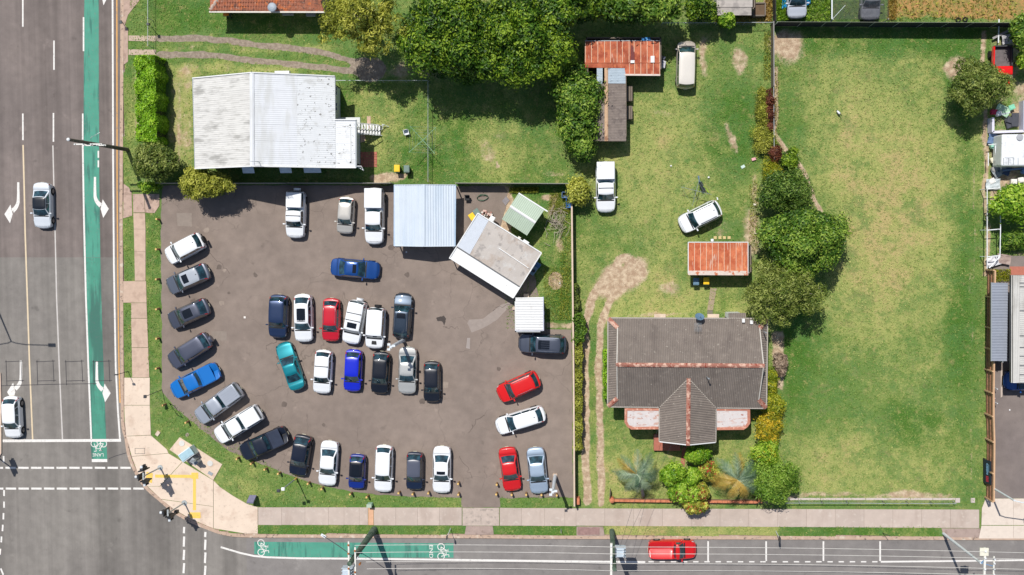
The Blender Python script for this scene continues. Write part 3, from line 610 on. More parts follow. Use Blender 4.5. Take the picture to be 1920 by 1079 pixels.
# yellow tactile line on the corner
line_px('yellow_guide_line', [(291, 893), (364, 893.5)], 6, m_ypaint, .030)
line_px('yellow_guide_line', [(364.8, 897), (364.8, 957)], 6, m_ypaint, .030)
def tactile(pl):
    c = P2(pl); mb = MB(); mb.prism([(p.x, p.y) for p in c], .020, .034)
    a, b, d = c[0], c[1], c[3]; nx = max(2, int((b - a).length / .12)); ny = max(2, int((d - a).length / .12))
    for i in range(nx):
        for j in range(ny): q = a + (b - a) * ((i + .5) / nx) + (d - a) * ((j + .5) / ny); mb.box((q.x, q.y, .037), (.045, .045, .008))
    return tag(mb.build('tactile_paving', m_ypaint), kind='structure')
tactile([(359, 886.5), (372, 886.5), (372, 898), (359, 898)]); tactile([(275, 885), (287, 888), (285, 906), (273, 903)]); tactile([(354, 961), (376, 961), (376, 972), (357, 972)])
line_px('pit_lid_joint', [(253, 841), (272, 841)], .7, m_cut, .0235); line_px('pit_lid_joint', [(253, 851), (272, 851)], .7, m_cut, .0235); line_px('pit_lid_joint', [(253.5, 841), (253.5, 851)], .7, m_cut, .027); line_px('pit_lid_joint', [(271.5, 841), (271.5, 851)], .7, m_cut, .027)
# traffic island at the left edge
mb = MB(); mb.prism([(p.x, p.y) for p in P2([(-60, 700), (1, 700), (2.5, 760), (2.5, 850), (-2, 858), (-60, 862)])], ZR, .02); tag(mb.build('traffic_island', m_conc), kind='structure')
mb = MB(); mb.prism([(p.x, p.y) for p in P2([(-60, 400), (-16, 400), (-14, 660), (-60, 662)])], ZR, .02); tag(mb.build('median_strip', m_conc), kind='structure')
# ---------------------------------------------------------------- vehicles
def lerp(a, b, t): return a + (b - a) * t
def interp(x, tab):
    for (a, va), (b, vb) in zip(tab[:-1], tab[1:]):
        if x <= b:
            t = (x - a) / max(1e-9, b - a); t = max(0, min(1, t)); t = t * t * (3 - 2 * t) * .5 + t * .5
            return va + (vb - va) * t
    return tab[-1][1]
def paint(rgb, metal=0., name=None):
    key = 'car_paint_%d_%d_%d' % rgb
    if key in MATS: return MATS[key]
    t = NT(key); n1 = t.noise(1.2, 3, None, True); c = t.mix(t.ramp(n1, .35, .75, 0, .16), lin(rgb), lin([x * .8 + 25 for x in rgb]))
    MATS[key] = t.bsdf(c, .32 if not metal else .38, metal, .7, spec=.5); return MATS[key]
m_glass = glass(); m_tyre = mat('tyre_rubber', (28, 28, 29), .85, local=True); m_rim = mat('alloy_wheel', (150, 152, 156), .35, .8, local=True)
m_black = mat('black_trim', (26, 27, 29), .55, local=True); m_head = mat('headlight_glass', (190, 196, 200), .12, 0, .5, local=True, spec=.8); m_tail = mat('taillight_red', (168, 22, 24), .2, 0, .5, local=True)
m_plate = mat('number_plate', (220, 216, 190), .5, local=True); m_dark = mat('dark_underside', (22, 22, 23), .9, local=True); m_chrome = mat('bright_trim', (200, 202, 205), .2, .9, local=True)
m_liner = mat('tub_liner', (44, 45, 48), .8, local=True)
SPEC = {  # cowl, roof front, roof rear, rear glass base (fractions from the nose), height, bonnet front z, belt z, deck z, tumble
    'sedan': (.27, .41, .68, .83, 1.44, .70, .92, .98, .80),
    'coupe': (.31, .45, .66, .84, 1.36, .68, .88, .94, .78),
    'hatch': (.24, .385, .83, .945, 1.50, .72, .94, .96, .82),
    'crossover': (.25, .40, .80, .94, 1.60, .78, 1.0, 1.02, .80),
    'wagon': (.26, .39, .86, .96, 1.50, .72, .94, .96, .82),
    'suv': (.24, .365, .86, .955, 1.72, .88, 1.08, 1.08, .84),
    'fourwd': (.25, .335, .945, .985, 1.88, .98, 1.16, 1.14, .88),
    'ute': (.235, .345, .575, .625, 1.76, .92, 1.12, 1.10, .84),
    'singlecab': (.25, .36, .44, .49, 1.60, .86, 1.04, 1.02, .86),
    'van': (.13, .27, .93, .98, 1.75, .90, 1.10, 1.08, .86),
}
class Car:
    def __init__(s, kind, L, Wd):
        s.k = kind; s.L = L; s.W = Wd; s.sp = SPEC[kind]; s.h = s.sp[4]
        s.x = lambda f: L / 2 - f * L
        s.fr = .175 * L if kind not in ('van',) else .14 * L; s.wf = L / 2 - s.fr - .02; s.wr = -L / 2 + .19 * L
        c, rf, rr, rb, H, bz, belt, deck, tum = s.sp
        s.tray = kind in ('ute', 'singlecab')
        s.prof = [(0, bz - .22), (.012, bz - .12), (.035, bz - .02), (.07, bz + .03), (c, belt), (rb, belt + .01), (min(.93, rb + .05), deck), (.965, deck - .03), (.988, deck - .10), (1, deck - .26)]
        if rb > .93: s.prof = [(0, bz - .22), (.012, bz - .12), (.035, bz - .02), (.07, bz + .03), (c, belt), (.93, belt), (.97, belt - .03), (.99, belt - .12), (1, belt - .28)]
    def plan(s, a): return 1 - .17 * abs(a) ** 9 - .03 * abs(a) ** 3
    def body_pt(s, f, k):
        """f 0..1 from nose to tail; k 0..12 across (0 bottom right ... 6 centre ... 12 bottom left)"""
        a = 1 - 2 * f; side = -1 if k < 6 else 1; kk = k if k <= 6 else 12 - k
        zt = interp(f, s.prof); x = a * s.L / 2
        zb = .24
        for xw in (s.wf, s.wr):
            d = abs(x - xw)
            if d < .42: zb = max(zb, .33 + math.sqrt(max(0, .42 ** 2 - d * d)))
        e = min(1, (1 - abs(a)) / .03) ; zb = zb + (1 - e) * .08
        tray = s.tray and s.sp[3] + .012 < f < .982
        ys = (.985, 1.0, .985, .955, .90, .60, 0.)
        zz = (zb, max(.56, zb + .02), max(.74, zb + .04), zt - .06, zt, zt + .02, zt + .03)
        if tray: ys = (.985, 1., .985, .965, .94, .86, 0.); zz = (zb, max(.56, zb + .02), max(.8, zb + .04), zt - .04, zt, zt - .002, zt - .002)
        i0 = int(kk); t = kk - i0; i1 = min(6, i0 + 1)
        yf = ys[i0] + (ys[i1] - ys[i0]) * t; z = zz[i0] + (zz[i1] - zz[i0]) * t
        if tray and kk > 5 and not getattr(s, 'cover', False): z = .62
        if tray and kk == 5 and not getattr(s, 'cover', False): pass
        y = side * yf * s.W / 2 * s.plan(a)
        bow = .035 * s.L * (abs(yf) ** 3.2) * max(0, (abs(a) - .6) / .4) ** 2
        x -= math.copysign(bow, a); return Vector((x, y, z))
    def gh(s, side, u, t):
        """greenhouse surface: side F R (front, rear) or L l (left, right); u -1..1, t 0 (belt) .. 1 (roof edge)"""
        c, rf, rr, rb, H, bz, belt, deck, tum = s.sp
        wb = .455 * s.W; wt = wb * tum; tt = t + .10 * math.sin(math.pi * t)
        xb0, xb1, xt0, xt1 = s.x(c), s.x(rb), s.x(rf), s.x(rr)
        if side in 'FR':
            xb, xt, sg = (xb0, xt0, 1) if side == 'F' else (xb1, xt1, -1)
            x = lerp(xb, xt, t) - sg * lerp(.13, .08, t) * u * u * (1 if s.k not in ('fourwd',) else .5); y = u * lerp(wb, wt, tt); z = lerp(belt - .015, H - .075, t) + t * .012 * (1 - u * u)
            if side == 'R' and s.k not in ('sedan', 'coupe', 'ute', 'singlecab'): x = lerp(xb, xt, t ** 1.6) + .10 * u * u
        else:
            sg = 1 if side == 'L' else -1; q = (u + 1) / 2
            xf = lerp(xb0, xt0, t) - lerp(.13, .08, t) * (1 if s.k != 'fourwd' else .5)
            xr = lerp(xb1, xt1, t) + lerp(.13, .08, t) * (1 if s.k != 'fourwd' else .5)
            if s.k not in ('sedan', 'coupe', 'ute', 'singlecab'): xr = lerp(xb1, xt1, t ** 1.6) + .10
            x = lerp(xr, xf, q); y = sg * (lerp(wb, wt, tt) + .022 * (1 - u * u)); z = lerp(belt - .015, H - .075, t)
        return Vector((x, y, z))
    def roof_pt(s, u, v):
        """u -1 rear .. 1 front, v -1 right .. 1 left"""
        a = s.gh('R', v, 1); b = s.gh('F', v, 1); q = (u + 1) / 2; p = a.lerp(b, q); p.y = lerp(s.gh('l', u, 1).y, s.gh('L', u, 1).y, (v + 1) / 2)
        ed = min(1 - abs(u), 1 - abs(v)); p.z += .07 * (1 - (1 - min(1, ed / .5)) ** 2.4) ; return p
def grid(mb, fn, us, vs, flip=False):
    n = len(vs); V = [fn(u, v) for u in us for v in vs]; F = []
    for i in range(len(us) - 1):
        for j in range(n - 1):
            a = i * n + j; f = (a, a + 1, a + n + 1, a + n); F.append(f if not flip else tuple(reversed(f)))
    mb.add(V, F)
def patch(fn, u0, u1, v0, v1, nu=5, nv=5, lift=.007, ref=None):
    """a patch of a surface, raised by lift along its outward normal"""
    mb = MB(); us = [lerp(u0, u1, i / nu) for i in range(nu + 1)]; vs = [lerp(v0, v1, j / nv) for j in range(nv + 1)]; V = []
    for u in us:
        for v in vs:
            p = fn(u, v); e = 1e-3; du = fn(u + e, v) - fn(u - e, v); dv = fn(u, v + e) - fn(u, v - e); n = du.cross(dv)
            if n.length < 1e-12: n = Vector((0, 0, 1))
            n.normalize(); r = ref or Vector((p.x * .15, p.y, 1.2 if p.z > .9 else .3))
            if n.dot(r) < 0: n = -n
            V.append(p + n * lift)
    w_ = nv + 1; F = [(i * w_ + j, i * w_ + j + 1, (i + 1) * w_ + j + 1, (i + 1) * w_ + j) for i in range(nu) for j in range(nv)]
    mb.add(V, F); return mb
wheel_me = {}
def wheel_parts(root, x, y, side, R=.33):
    key = side
    if key not in wheel_me:
        a = MB(); a.tube([(0, -side * .11, 0), (0, side * .11, 0)], 1.0 * R, 20); t = bpy.data.meshes.new('tyre')
        t.from_pydata(a.v, [], a.f); t.materials.append(m_tyre); finish(t, 40)
        b = MB(); b.tube([(0, side * .11, 0), (0, side * .118, 0)], R * .66, 14)
        r_ = bpy.data.meshes.new('rim'); r_.from_pydata(b.v, [], b.f); r_.materials.append(m_rim); wheel_me[key] = (t, r_)
    t, r_ = wheel_me[key]
    o = bpy.data.objects.new('wheel', t); col.objects.link(o); o.parent = root; o.location = (x, y, R)
    q = bpy.data.objects.new('rim', r_); col.objects.link(q); q.parent = o
def make_car(kind, rgb, F, Rr, label, Wd=None, metal=0., sunroof=None, rails=False, bars=0, extras=(), roof_rgb=None, name='parked_car', cat='car', group='cars parked in the car park', z=0.010, Hs=1.0, shade_rgb=None):
    pf = W(F[0], F[1], .7); pr = W(Rr[0], Rr[1], .7); d = pf - pr; L = d.length; L = max(3.5, min(5.6, L)); c = (pf + pr) / 2
    Wd = Wd or {'hatch': 1.78, 'sedan': 1.84, 'suv': 1.90, 'ute': 1.92, 'fourwd': 1.90, 'wagon': 1.84, 'crossover': 1.88, 'coupe': 1.76, 'singlecab': 1.84, 'van': 1.85}[kind]
    root = thing(name, label, cat, (c.x, c.y, z), math.atan2(d.y, d.x), group, rel=True)
    if Hs != 1: root.scale = (1, 1, Hs)
    C = Car(kind, L, Wd); c_, rf, rr, rb, H, bz, belt, deck, tum = C.sp; pm = paint(rgb, metal); C.cover = any(e in extras for e in ('tonneau', 'whitecover', 'canopy', 'boxcanopy'))
    # body
    fs = sorted(set([0, .006, .014, .025, .04, .06, .09] + [i / 40 for i in range(5, 39)] + [rb + .0115, rb + .0125, .94, .96, .972, .981, .983, .99, .996, 1.0]))
    mb = MB(); grid(mb, C.body_pt, fs, list(range(13)), True)
    if not C.cover and C.tray:
        pass
    n = 13; mb.f.append([i for i in range(n)]); mb.m.append(0); mb.f.append([(len(fs) - 1) * n + i for i in reversed(range(n))]); mb.m.append(0)
    body = mb.build('body', pm, root, 38)
    ub = MB(); ub.box((0, 0, .30), (L * .9, Wd * .74, .16)); ub.build('underbody', m_dark, root)
    # cabin shell and roof
    sh = MB(); US = [-1, -.8, -.5, 0, .5, .8, 1]; TS = [0, .25, .5, .75, 1]
    grid(sh, lambda u, t: C.gh('F', u, t), US, TS); grid(sh, lambda u, t: C.gh('R', u, t), US, TS, True); grid(sh, lambda u, t: C.gh('L', u, t), US, TS, True); grid(sh, lambda u, t: C.gh('l', u, t), US, TS)
    sh.build('cabin', pm, root, 50)
    rf_ = MB(); RS = [-1, -.94, -.85, -.7, -.4, 0, .4, .7, .85, .94, 1]; grid(rf_, C.roof_pt, RS, RS)
    rmat = paint(roof_rgb, 0) if roof_rgb else pm
    roof = rf_.build('roof', rmat, root, 60)
    patch(lambda u, t: C.gh('F', u, t), -.93, .93, .05, .95).build('windscreen', m_glass, root, 60)
    patch(lambda u, t: C.gh('R', u, t), -.86, .86, .18 if kind not in ('sedan', 'coupe') else .06, .92).build('rear_window', m_glass, root, 60)
    segs = {'singlecab': [(-.7, .85)], 'coupe': [(-.75, -.05), (.0, .86)], 'ute': [(-.86, -.02), (.03, .9)]}.get(kind, [(-.93, -.52), (-.46, .12), (.17, .92)])
    if kind == 'sedan': segs = [(-.84, .02), (.07, .92)]
    for sd in 'Ll':
        for a, b in segs: patch(lambda u, t: C.gh(sd, u, t), a, b, .14, .9, 4, 2, .006, Vector((0, 1 if sd == 'L' else -1, .2))).build('side_window', m_glass, root, 60)
    if sunroof: patch(C.roof_pt, sunroof[0], sunroof[1], -.62, .62, 4, 4, .006, Vector((0, 0, 1))).build('sunroof', mat('sunroof_glass', (20, 24, 30), .08, 0, .8, local=True), root, 60)
    for sd in (-1, 1):
        k0 = 6 - sd * 2.9
        ks = (8.3, 9.6) if sd > 0 else (2.4, 3.7)
        patch(C.body_pt, .012, .085, ks[0], ks[1], 4, 3, .008, Vector((.5, sd, .8))).build('headlight', m_head, root, 60)
        ks = (8.6, 10.2) if sd > 0 else (1.8, 3.4)
        patch(C.body_pt, .955, .99, ks[0], ks[1], 3, 3, .008, Vector((-.8, sd, .6))).build('taillight', m_tail, root, 60)
        if kind in ('suv', 'hatch', 'crossover', 'wagon', 'van', 'fourwd'): patch(lambda u, t: C.gh('R', u, t), sd * .9, sd * 1., .05, .5, 2, 3, .01, Vector((-1, 0, .3))).build('taillight', m_tail, root, 60)
        mz = belt + .08; mxx = C.x(c_) - .28; m_ = MB(); m_.box((mxx, sd * (Wd / 2 + .085), mz), (.13, .21, .15)); m_.box((mxx, sd * (Wd / 2 - .04), mz - .04), (.06, .14, .04)); m_.build('mirror', pm if 'blackmirror' not in extras else m_black, root, 60, bevel=.03)
        for xw in (C.wf, C.wr): wheel_parts(root, xw, sd * (Wd / 2 - .10), sd)
    # grille, cowl, plates, joint lines
    g = MB(); p0 = C.body_pt(.002, 6); g.box((L / 2 + .002, 0, bz - .34), (.03, Wd * .55, .16)); g.build('grille', m_black, root)
    pl = MB(); pl.box((-L / 2 - .012, 0, .62), (.02, .37, .12)); pl.build('number_plate', m_plate, root)
    cw = patch(C.body_pt, c_ - .014, c_ + .012, 4.2, 7.8, 2, 6, .006, Vector((0, 0, 1))); cw.build('cowl', m_black, root)
    ln = MB()
    for k in (3.75, 8.25): pp = patch(C.body_pt, .05, c_, k - .035, k + .035, 10, 1, .004, Vector((0, 0, 1))); ln.add(pp.v, pp.f)
    if rb < .9 and not C.tray: pp = patch(C.body_pt, rb + .015, rb + .02, 4, 8, 1, 6, .004, Vector((0, 0, 1))); ln.add(pp.v, pp.f)
    pp = patch(C.body_pt, .048, .052, 3.9, 8.1, 1, 6, .004, Vector((0, 0, 1))); ln.add(pp.v, pp.f); ln.build('bonnet_gap', m_black, root)
    wp = MB()
    for y0_ in (-.35, .15): a = C.gh('F', y0_ / .8, .04) + Vector((.02, 0, .015)); b = C.gh('F', (y0_ + .42) / .8, .16) + Vector((.02, 0, .015)); wp.bar(a, b, .02, .012)
    wp.build('wiper', m_black, root)
    if rails:
        for v in (-.86, .86):
            r_ = MB(); r_.tube([C.roof_pt(u, v) + Vector((0, 0, .05 if abs(u) < .85 else .01)) for u in (-.85, -.78, -.4, 0, .4, .74, .82)], .022, 5); r_.build('roof_rail', m_chrome if rails == 2 else m_black, root, 60)
    for i in range(bars):
        u = lerp(-.55, .55, (i + .5) / bars) if bars > 1 else -.1
        r_ = MB(); a = C.roof_pt(u, -.92) + Vector((0, 0, .09)); b = C.roof_pt(u, .92) + Vector((0, 0, .09)); r_.bar(a, b, .06, .03); [r_.box((q.x, q.y * .96, q.z - .05), (.07, .07, .09)) for q in (a, b)]; r_.build('roof_bar', m_black, root)
    if 'ribs' in extras:
        for v in (-.55, -.28, 0, .28, .55): patch(C.roof_pt, -.8, .55, v - .018, v + .018, 6, 1, .012, Vector((0, 0, 1))).build('roof_rib', m_black if 'darkribs' in extras else pm, root, 60)
    if 'spare' in extras:
        s_ = MB(); s_.tube([(-L / 2 - .02, .15, .95), (-L / 2 - .24, .15, .95)], .36, 18); s_.build('spare_wheel', m_tyre if 'whitespare' not in extras else pm, root, 40)
    if 'scoop' in extras: s_ = MB(); s_.box((C.x(c_ * .62), 0, interp(c_ * .62, C.prof) + .05), (.4, .5, .06), taper=.8); s_.build('bonnet_scoop', m_black, root)
    if 'aerial' in extras: s_ = MB(); s_.box(C.roof_pt(-.8, 0) + Vector((0, 0, .03)), (.14, .05, .07), taper=.5); s_.build('aerial_fin', m_black, root)
    xa, xb = C.x(rb) - .07, -L / 2 + .08; wy = Wd * .46
    if C.tray:
        if 'tonneau' in extras or 'whitecover' in extras:
            s_ = MB(); s_.prism([(xb, -wy * .95), (xa, -wy), (xa, wy), (xb, wy * .95)], deck - .02, deck + .035); o = s_.build('tonneau_cover', m_liner if 'tonneau' in extras else pm, root, bevel=.03)
            if 'ribs' not in extras: pass
        if 'canopy' in extras or 'boxcanopy' in extras:
            s_ = MB(); hh = H - .06; k = .86 if 'canopy' in extras else .97; bx = 0.12 if 'canopy' in extras else 0.02
            vs = [(xa, -wy, deck - .02), (xb, -wy, deck - .02), (xb, wy, deck - .02), (xa, wy, deck - .02), (xa, -wy * k, hh), (xb + bx, -wy * k, hh), (xb + bx, wy * k, hh), (xa, wy * k, hh)]
            s_.add(vs, [(4, 5, 6, 7), (0, 1, 5, 4), (1, 2, 6, 5), (2, 3, 7, 6), (3, 0, 4, 7)]); cn = s_.build('canopy', pm, root, 30, bevel=.05)
            for sd in (-1, 1):
                yy = lambda t: sd * wy * lerp(1, k, t) + sd * .006; zz = lambda t: lerp(deck - .02, hh, t)
                s_ = MB(); s_.quad((xa - .12, yy(.3), zz(.3)), (xb + .16, yy(.3), zz(.3)), (xb + .2, yy(.85), zz(.85)), (xa - .12, yy(.85), zz(.85))); s_.build('canopy_window', m_glass, cn)
            s_ = MB(); s_.quad((xb - .006 + bx * .3, -wy * .8, lerp(deck, hh, .3)), (xb - .006 + bx * .3, wy * .8, lerp(deck, hh, .3)), (xb - .012 + bx * .85, wy * .75, lerp(deck, hh, .85)), (xb - .012 + bx * .85, -wy * .75, lerp(deck, hh, .85))); s_.build('canopy_window', m_glass, cn)
            if 'canopyribs' in extras:
                for v in (-.5, -.25, 0, .25, .5): s_ = MB(); s_.box(((xa + xb) / 2, v * wy, hh + .012), (abs(xa - xb) * .75, .05, .022)); s_.build('canopy_rib', pm, cn)
        if 'opentub' in extras:
            s_ = MB(); s_.prism([(xb, -wy * .88), (xa, -wy * .88), (xa, wy * .88), (xb, wy * .88)], .62, .66); s_.build('tub_floor', m_liner if 'redtub' not in extras else mat('faded_red_tub', (226, 104, 104), .6, local=True), root)
        if 'rack' in extras:
            for xx in (xa - .05, xa - .75, xb + .35):
                s_ = MB(); s_.bar((xx, -wy, H + .02), (xx, wy, H + .02), .05, .04); s_.bar((xx, -wy, deck), (xx, -wy, H), .04, .04); s_.bar((xx, wy, deck), (xx, wy, H), .04, .04); s_.build('ladder_rack', m_chrome, root)
        if 'sportsbar' in extras:
            s_ = MB(); s_.tube([(xa - .15, -wy * .9, deck), (xa - .15, -wy * .8, deck + .4), (xa - .15, wy * .8, deck + .4), (xa - .15, wy * .9, deck)], .04, 6); s_.build('sports_bar', m_black, root)
        if 'halfcover' in extras:
            s_ = MB(); xc = lerp(xa, xb, .68); s_.prism([(xc, -wy * .95), (xa, -wy), (xa, wy), (xc, wy * .95)], deck - .02, deck + .05); s_.build('tonneau_cover', pm if 'coverpaint' in extras else mat('dark_blue_cover', (44, 52, 70), .4, local=True), root, bevel=.03)
    return root
WHITE = (236, 238, 240); SILV = (186, 192, 198); 
G1 = 'cars parked nose to the left kerb of the car park'; G2 = 'cars parked in the two middle rows'; G3 = 'cars parked along the bottom edge of the car park'; G4 = 'cars parked in the car park'
CL = [
 ('suv', WHITE, (313, 484), (381, 448), 'white suv with spare wheel, topmost of the angled cars on the left', dict(group=G1, extras=('spare', 'aerial'))),
 ('crossover', (112, 118, 130), (314, 540), (392, 506), 'grey suv with short dark sunroof, second down the angled left row', dict(group=G1, metal=.5, sunroof=(.15, .8), roof_rgb=(170, 176, 184), extras=('aerial',))),
 ('crossover', (86, 90, 104), (317, 605), (392, 572), 'dark grey suv with long black sunroof, third down the angled left row', dict(group=G1, metal=.5, sunroof=(-.25, .82))),
 ('suv', (92, 96, 112), (319, 681), (394, 634), 'slate grey suv with ribbed roof, just above the bright blue ute', dict(group=G1, metal=.5, extras=('ribs', 'spare', 'whitespare'))),
 ('ute', (20, 110, 190), (322, 736), (411, 692), 'bright blue ute with covered tray in the left row', dict(group=G1, extras=('halfcover', 'coverpaint'), Hs=.84, cat='ute')),
 ('ute', (178, 184, 194), (370, 786), (452, 727), 'silver ute with ribbed canopy beside the bright blue ute', dict(group=G1, metal=.4, extras=('canopy', 'canopyribs'), cat='ute')),
 ('ute', WHITE, (406, 821), (490, 770), 'white ute with matching hard canopy, between silver and black utes', dict(group=G1, extras=('canopy',), cat='ute')),
 ('ute', (26, 32, 46), (452, 851), (540, 812), 'black ute with dark tray cover, last angled vehicle before the black suv', dict(group=G1, extras=('halfcover', 'opentub'), cat='ute', Hs=.95)),
 ('crossover', (22, 28, 44), (557, 893), (570, 815), 'black suv with red tail lights, leftmost dark car of the bottom row', dict(group=G3, extras=('aerial',))),
 ('sedan', WHITE, (613, 912), (619, 826), 'white sedan between the black suv and the tiny blue hatchback', dict(group=G3)),
 ('hatch', (16, 44, 132), (668, 918), (671, 851), 'tiny blue hatchback with black roof in the bottom row', dict(group=G3, roof_rgb=(18, 20, 28), Wd=1.66, sunroof=(-.6, .75))),
 ('wagon', WHITE, (718, 924), (721, 834), 'white wagon with long plain roof, middle white car of the bottom row', dict(group=G3)),
 ('hatch', (24, 36, 60), (777, 920), (778, 847), 'navy hatchback with grey roof panel in the bottom row', dict(group=G3, roof_rgb=(84, 88, 102), Wd=1.7)),
 ('sedan', WHITE, (828, 926), (829, 836), 'white sedan with small dark sunroof beside the car park exit', dict(group=G3, sunroof=(.35, .85))),
 ('sedan', (206, 28, 30), (962, 922), (950, 838), 'red sedan parked at the bottom right of the car park', dict(group=G3)),
 ('sedan', (178, 196, 214), (1012, 927), (1003, 838), 'pale blue sedan beside the red sedan', dict(group=G3, metal=.4)),
 ('hatch', WHITE, (930, 802), (1022, 774), 'white wagon angled below the red suv', dict(group=G4, extras=('aerial',))),
 ('suv', (214, 24, 22), (934, 742), (1011, 708), 'bright red suv with silver roof rails on the right side', dict(group=G4, rails=2, extras=('ribs',))),
 ('suv', (84, 90, 104), (972, 643), (1063, 647), 'grey suv with black sunroof below the small white shed', dict(group=G4, metal=.5, sunroof=(-.15, .8), rails=2, extras=('ribs',))),
 ('sedan', (16, 70, 140), (712, 508), (620, 500), 'blue sedan standing sideways below the pale blue carport', dict(group=G4, metal=.3, sunroof=(.2, .75))),
 ('hatch', (200, 196, 188), (646, 439), (651, 369), 'small champagne hatchback left of the white canopy ute', dict(group=G4, metal=.3, Wd=1.66)),
 ('ute', WHITE, (702, 459), (703, 352), 'long white ute with square box canopy beside the carport', dict(group=G4, extras=('boxcanopy',), cat='ute')),
 ('ute', WHITE, (554, 447), (556, 358), 'white ute alone at the top left of the car park', dict(group=G4, extras=('canopy', 'spare', 'whitespare'), bars=1, cat='ute')),
 ('suv', (40, 58, 92), (521, 634), (524, 552), 'navy suv, leftmost of the upper middle row', dict(group=G2, metal=.4)),
 ('crossover', WHITE, (570, 642), (568, 551), 'white suv with long black sunroof in the upper middle row', dict(group=G2, sunroof=(-.55, .8))),
 ('hatch', (196, 26, 44), (620, 641), (622, 559), 'crimson hatchback with pale roof rails in the upper middle row', dict(group=G2, rails=2)),
 ('fourwd', WHITE, (657, 645), (673, 563), 'white four wheel drive with roof bars and small sunroof', dict(group=G2, bars=2, sunroof=(.45, .85), extras=('spare', 'whitespare'), Hs=.95)),
 ('fourwd', WHITE, (702, 654), (707, 576), 'white four wheel drive with bare roof and black spare wheel', dict(group=G2, extras=('spare', 'scoop'), Hs=.95)),
 ('wagon', (46, 60, 76), (757, 550), (752, 635), 'dark blue grey wagon facing up, right end of the upper middle row', dict(group=G2, metal=.5, rails=2, sunroof=(.35, .85))),
 ('coupe', (20, 140, 152), (529, 643), (560, 731), 'teal coupe parked at a slant in the lower middle row', dict(group=G2, metal=.4)),
 ('wagon', WHITE, (603, 739), (608, 656), 'white wagon with one black roof bar in the lower middle row', dict(group=G2, bars=1)),
 ('hatch', (22, 40, 196), (660, 735), (664, 655), 'royal blue hatchback in the lower middle row', dict(group=G2)),
 ('hatch', (22, 26, 36), (711, 739), (716, 659), 'black hatchback between the royal blue hatchback and champagne sedan', dict(group=G2, metal=.2)),
 ('sedan', (196, 196, 192), (763, 740), (765, 650), 'champagne sedan with a light pole shadow across its roof', dict(group=G2, metal=.35)),
 ('hatch', (28, 32, 42), (810, 755), (810, 677), 'small black car, rightmost of the lower middle row', dict(group=G2, metal=.2, Wd=1.7)),
]
for kind, rgb, F_, R_, lab, kw in CL: make_car(kind, rgb, F_, R_, lab, **kw)
GR = 'cars left on the grass yard'
make_car('van', (190, 180, 168), (1287, 77), (1285, 168), 'beige people mover parked on the grass beside the rusty shed', group=GR, metal=.2, roof_rgb=(216, 210, 200), cat='van', z=0)
make_car('ute', WHITE, (1136, 399), (1135, 303), 'white ute with canopy on the grass below the long shed', group=GR, extras=('boxcanopy',), bars=1, cat='ute', z=0)
make_car('suv', WHITE, (1275, 425), (1350, 388), 'white suv with black roof rails parked beside the fallen clothesline', group=GR, rails=1, z=0, extras=('aerial',))
GT = 'cars driving on the main road'
make_car('sedan', (222, 228, 234), (79, 429), (78, 342), 'silver white sedan with black roof driving down the main road', group=GT, metal=.1, roof_rgb=(24, 28, 34), z=ZR, name='moving_car')
make_car('hatch', WHITE, (24, 823), (20, 743), 'white hatchback waiting at the stop line', group=GT, z=ZR, name='moving_car')
make_car('singlecab', (206, 24, 26), (1306, 1031), (1215, 1032), 'old red ute with open faded tray on the side street', cat='ute', group=None, extras=('opentub', 'redtub'), z=ZR, name='red_ute')
make_car('sedan', (32, 88, 160), (1883, 714), (1968, 716), 'blue car parked under the neighbour\'s pale roof', group=None, z=.012, metal=.2)
make_car('sedan', (200, 206, 216), (1494, 35), (1494, -45), 'silver car on the grass between two blue tarpaulins', group=None, z=0, metal=.2)
make_car('wagon', (150, 152, 158), (1631, 38), (1634, -45), 'grey car standing beneath the black shade net', group=None, z=0, metal=.1)
# ---------------------------------------------------------------- buildings
def corr_roof(parent, corners, down, sheet_w, pitch, amp, m, name='roof_sheet', lift=0.0, samples=4, lap=.012):
    """clad a convex roof face with corrugated sheets, each a part; down = direction the corrugations run"""
    cs = [Vector(c) for c in corners]; n = Vector((0, 0, 0))
    for i in range(len(cs)): n += (cs[i] - cs[0]).cross(cs[(i + 1) % len(cs)] - cs[0])
    n.normalize()
    if n.z < 0: n = -n
    D = Vector(down); D = (D - n * D.dot(n)).normalized(); S = D.cross(n).normalized(); o = cs[0]
    q = [((c - o).dot(S), (c - o).dot(D)) for c in cs]; s0 = min(a for a, b in q); s1 = max(a for a, b in q)
    def rng_t(s):
        ts = []
        for i in range(len(q)):
            (a, ta), (b, tb) = q[i], q[(i + 1) % len(q)]
            if abs(a - b) < 1e-7:
                if abs(s - a) < 1e-6: ts += [ta, tb]
                continue
            f = (s - a) / (b - a)
            if -1e-6 <= f <= 1 + 1e-6: ts.append(ta + (tb - ta) * f)
        return (min(ts), max(ts)) if ts else None
    N = max(1, round((s1 - s0) / sheet_w)); sw = (s1 - s0) / N; st = pitch / samples; out = []
    for k in range(N):
        a, b = s0 + k * sw, s0 + (k + 1) * sw + (lap if k < N - 1 else 0); ss = {a, b}
        i = math.ceil(a / st)
        while i * st < b: ss.add(i * st); i += 1
        for sa, _ in q:
            if a < sa < b: ss.add(sa)
        ss = sorted(ss); mb = MB(); pr = None; lf_ = lift + (k % 2) * .008 + rng.uniform(0, .004); V = []; F_ = []
        for s in ss:
            r = rng_t(min(max(s, s0 + 1e-6), s1 - 1e-6))
            if r is None: continue
            hgt = amp * math.sin(2 * math.pi * s / pitch) + lf_
            V += [o + S * s + D * r[0] + n * hgt, o + S * s + D * r[1] + n * hgt]
        for j in range(len(V) // 2 - 1): F_.append((2 * j, 2 * j + 1, 2 * j + 3, 2 * j + 2))
        mb.add(V, F_); ob = mb.build(name, m[k % len(m)] if isinstance(m, list) else m, parent, 60); out.append(ob)
    return out
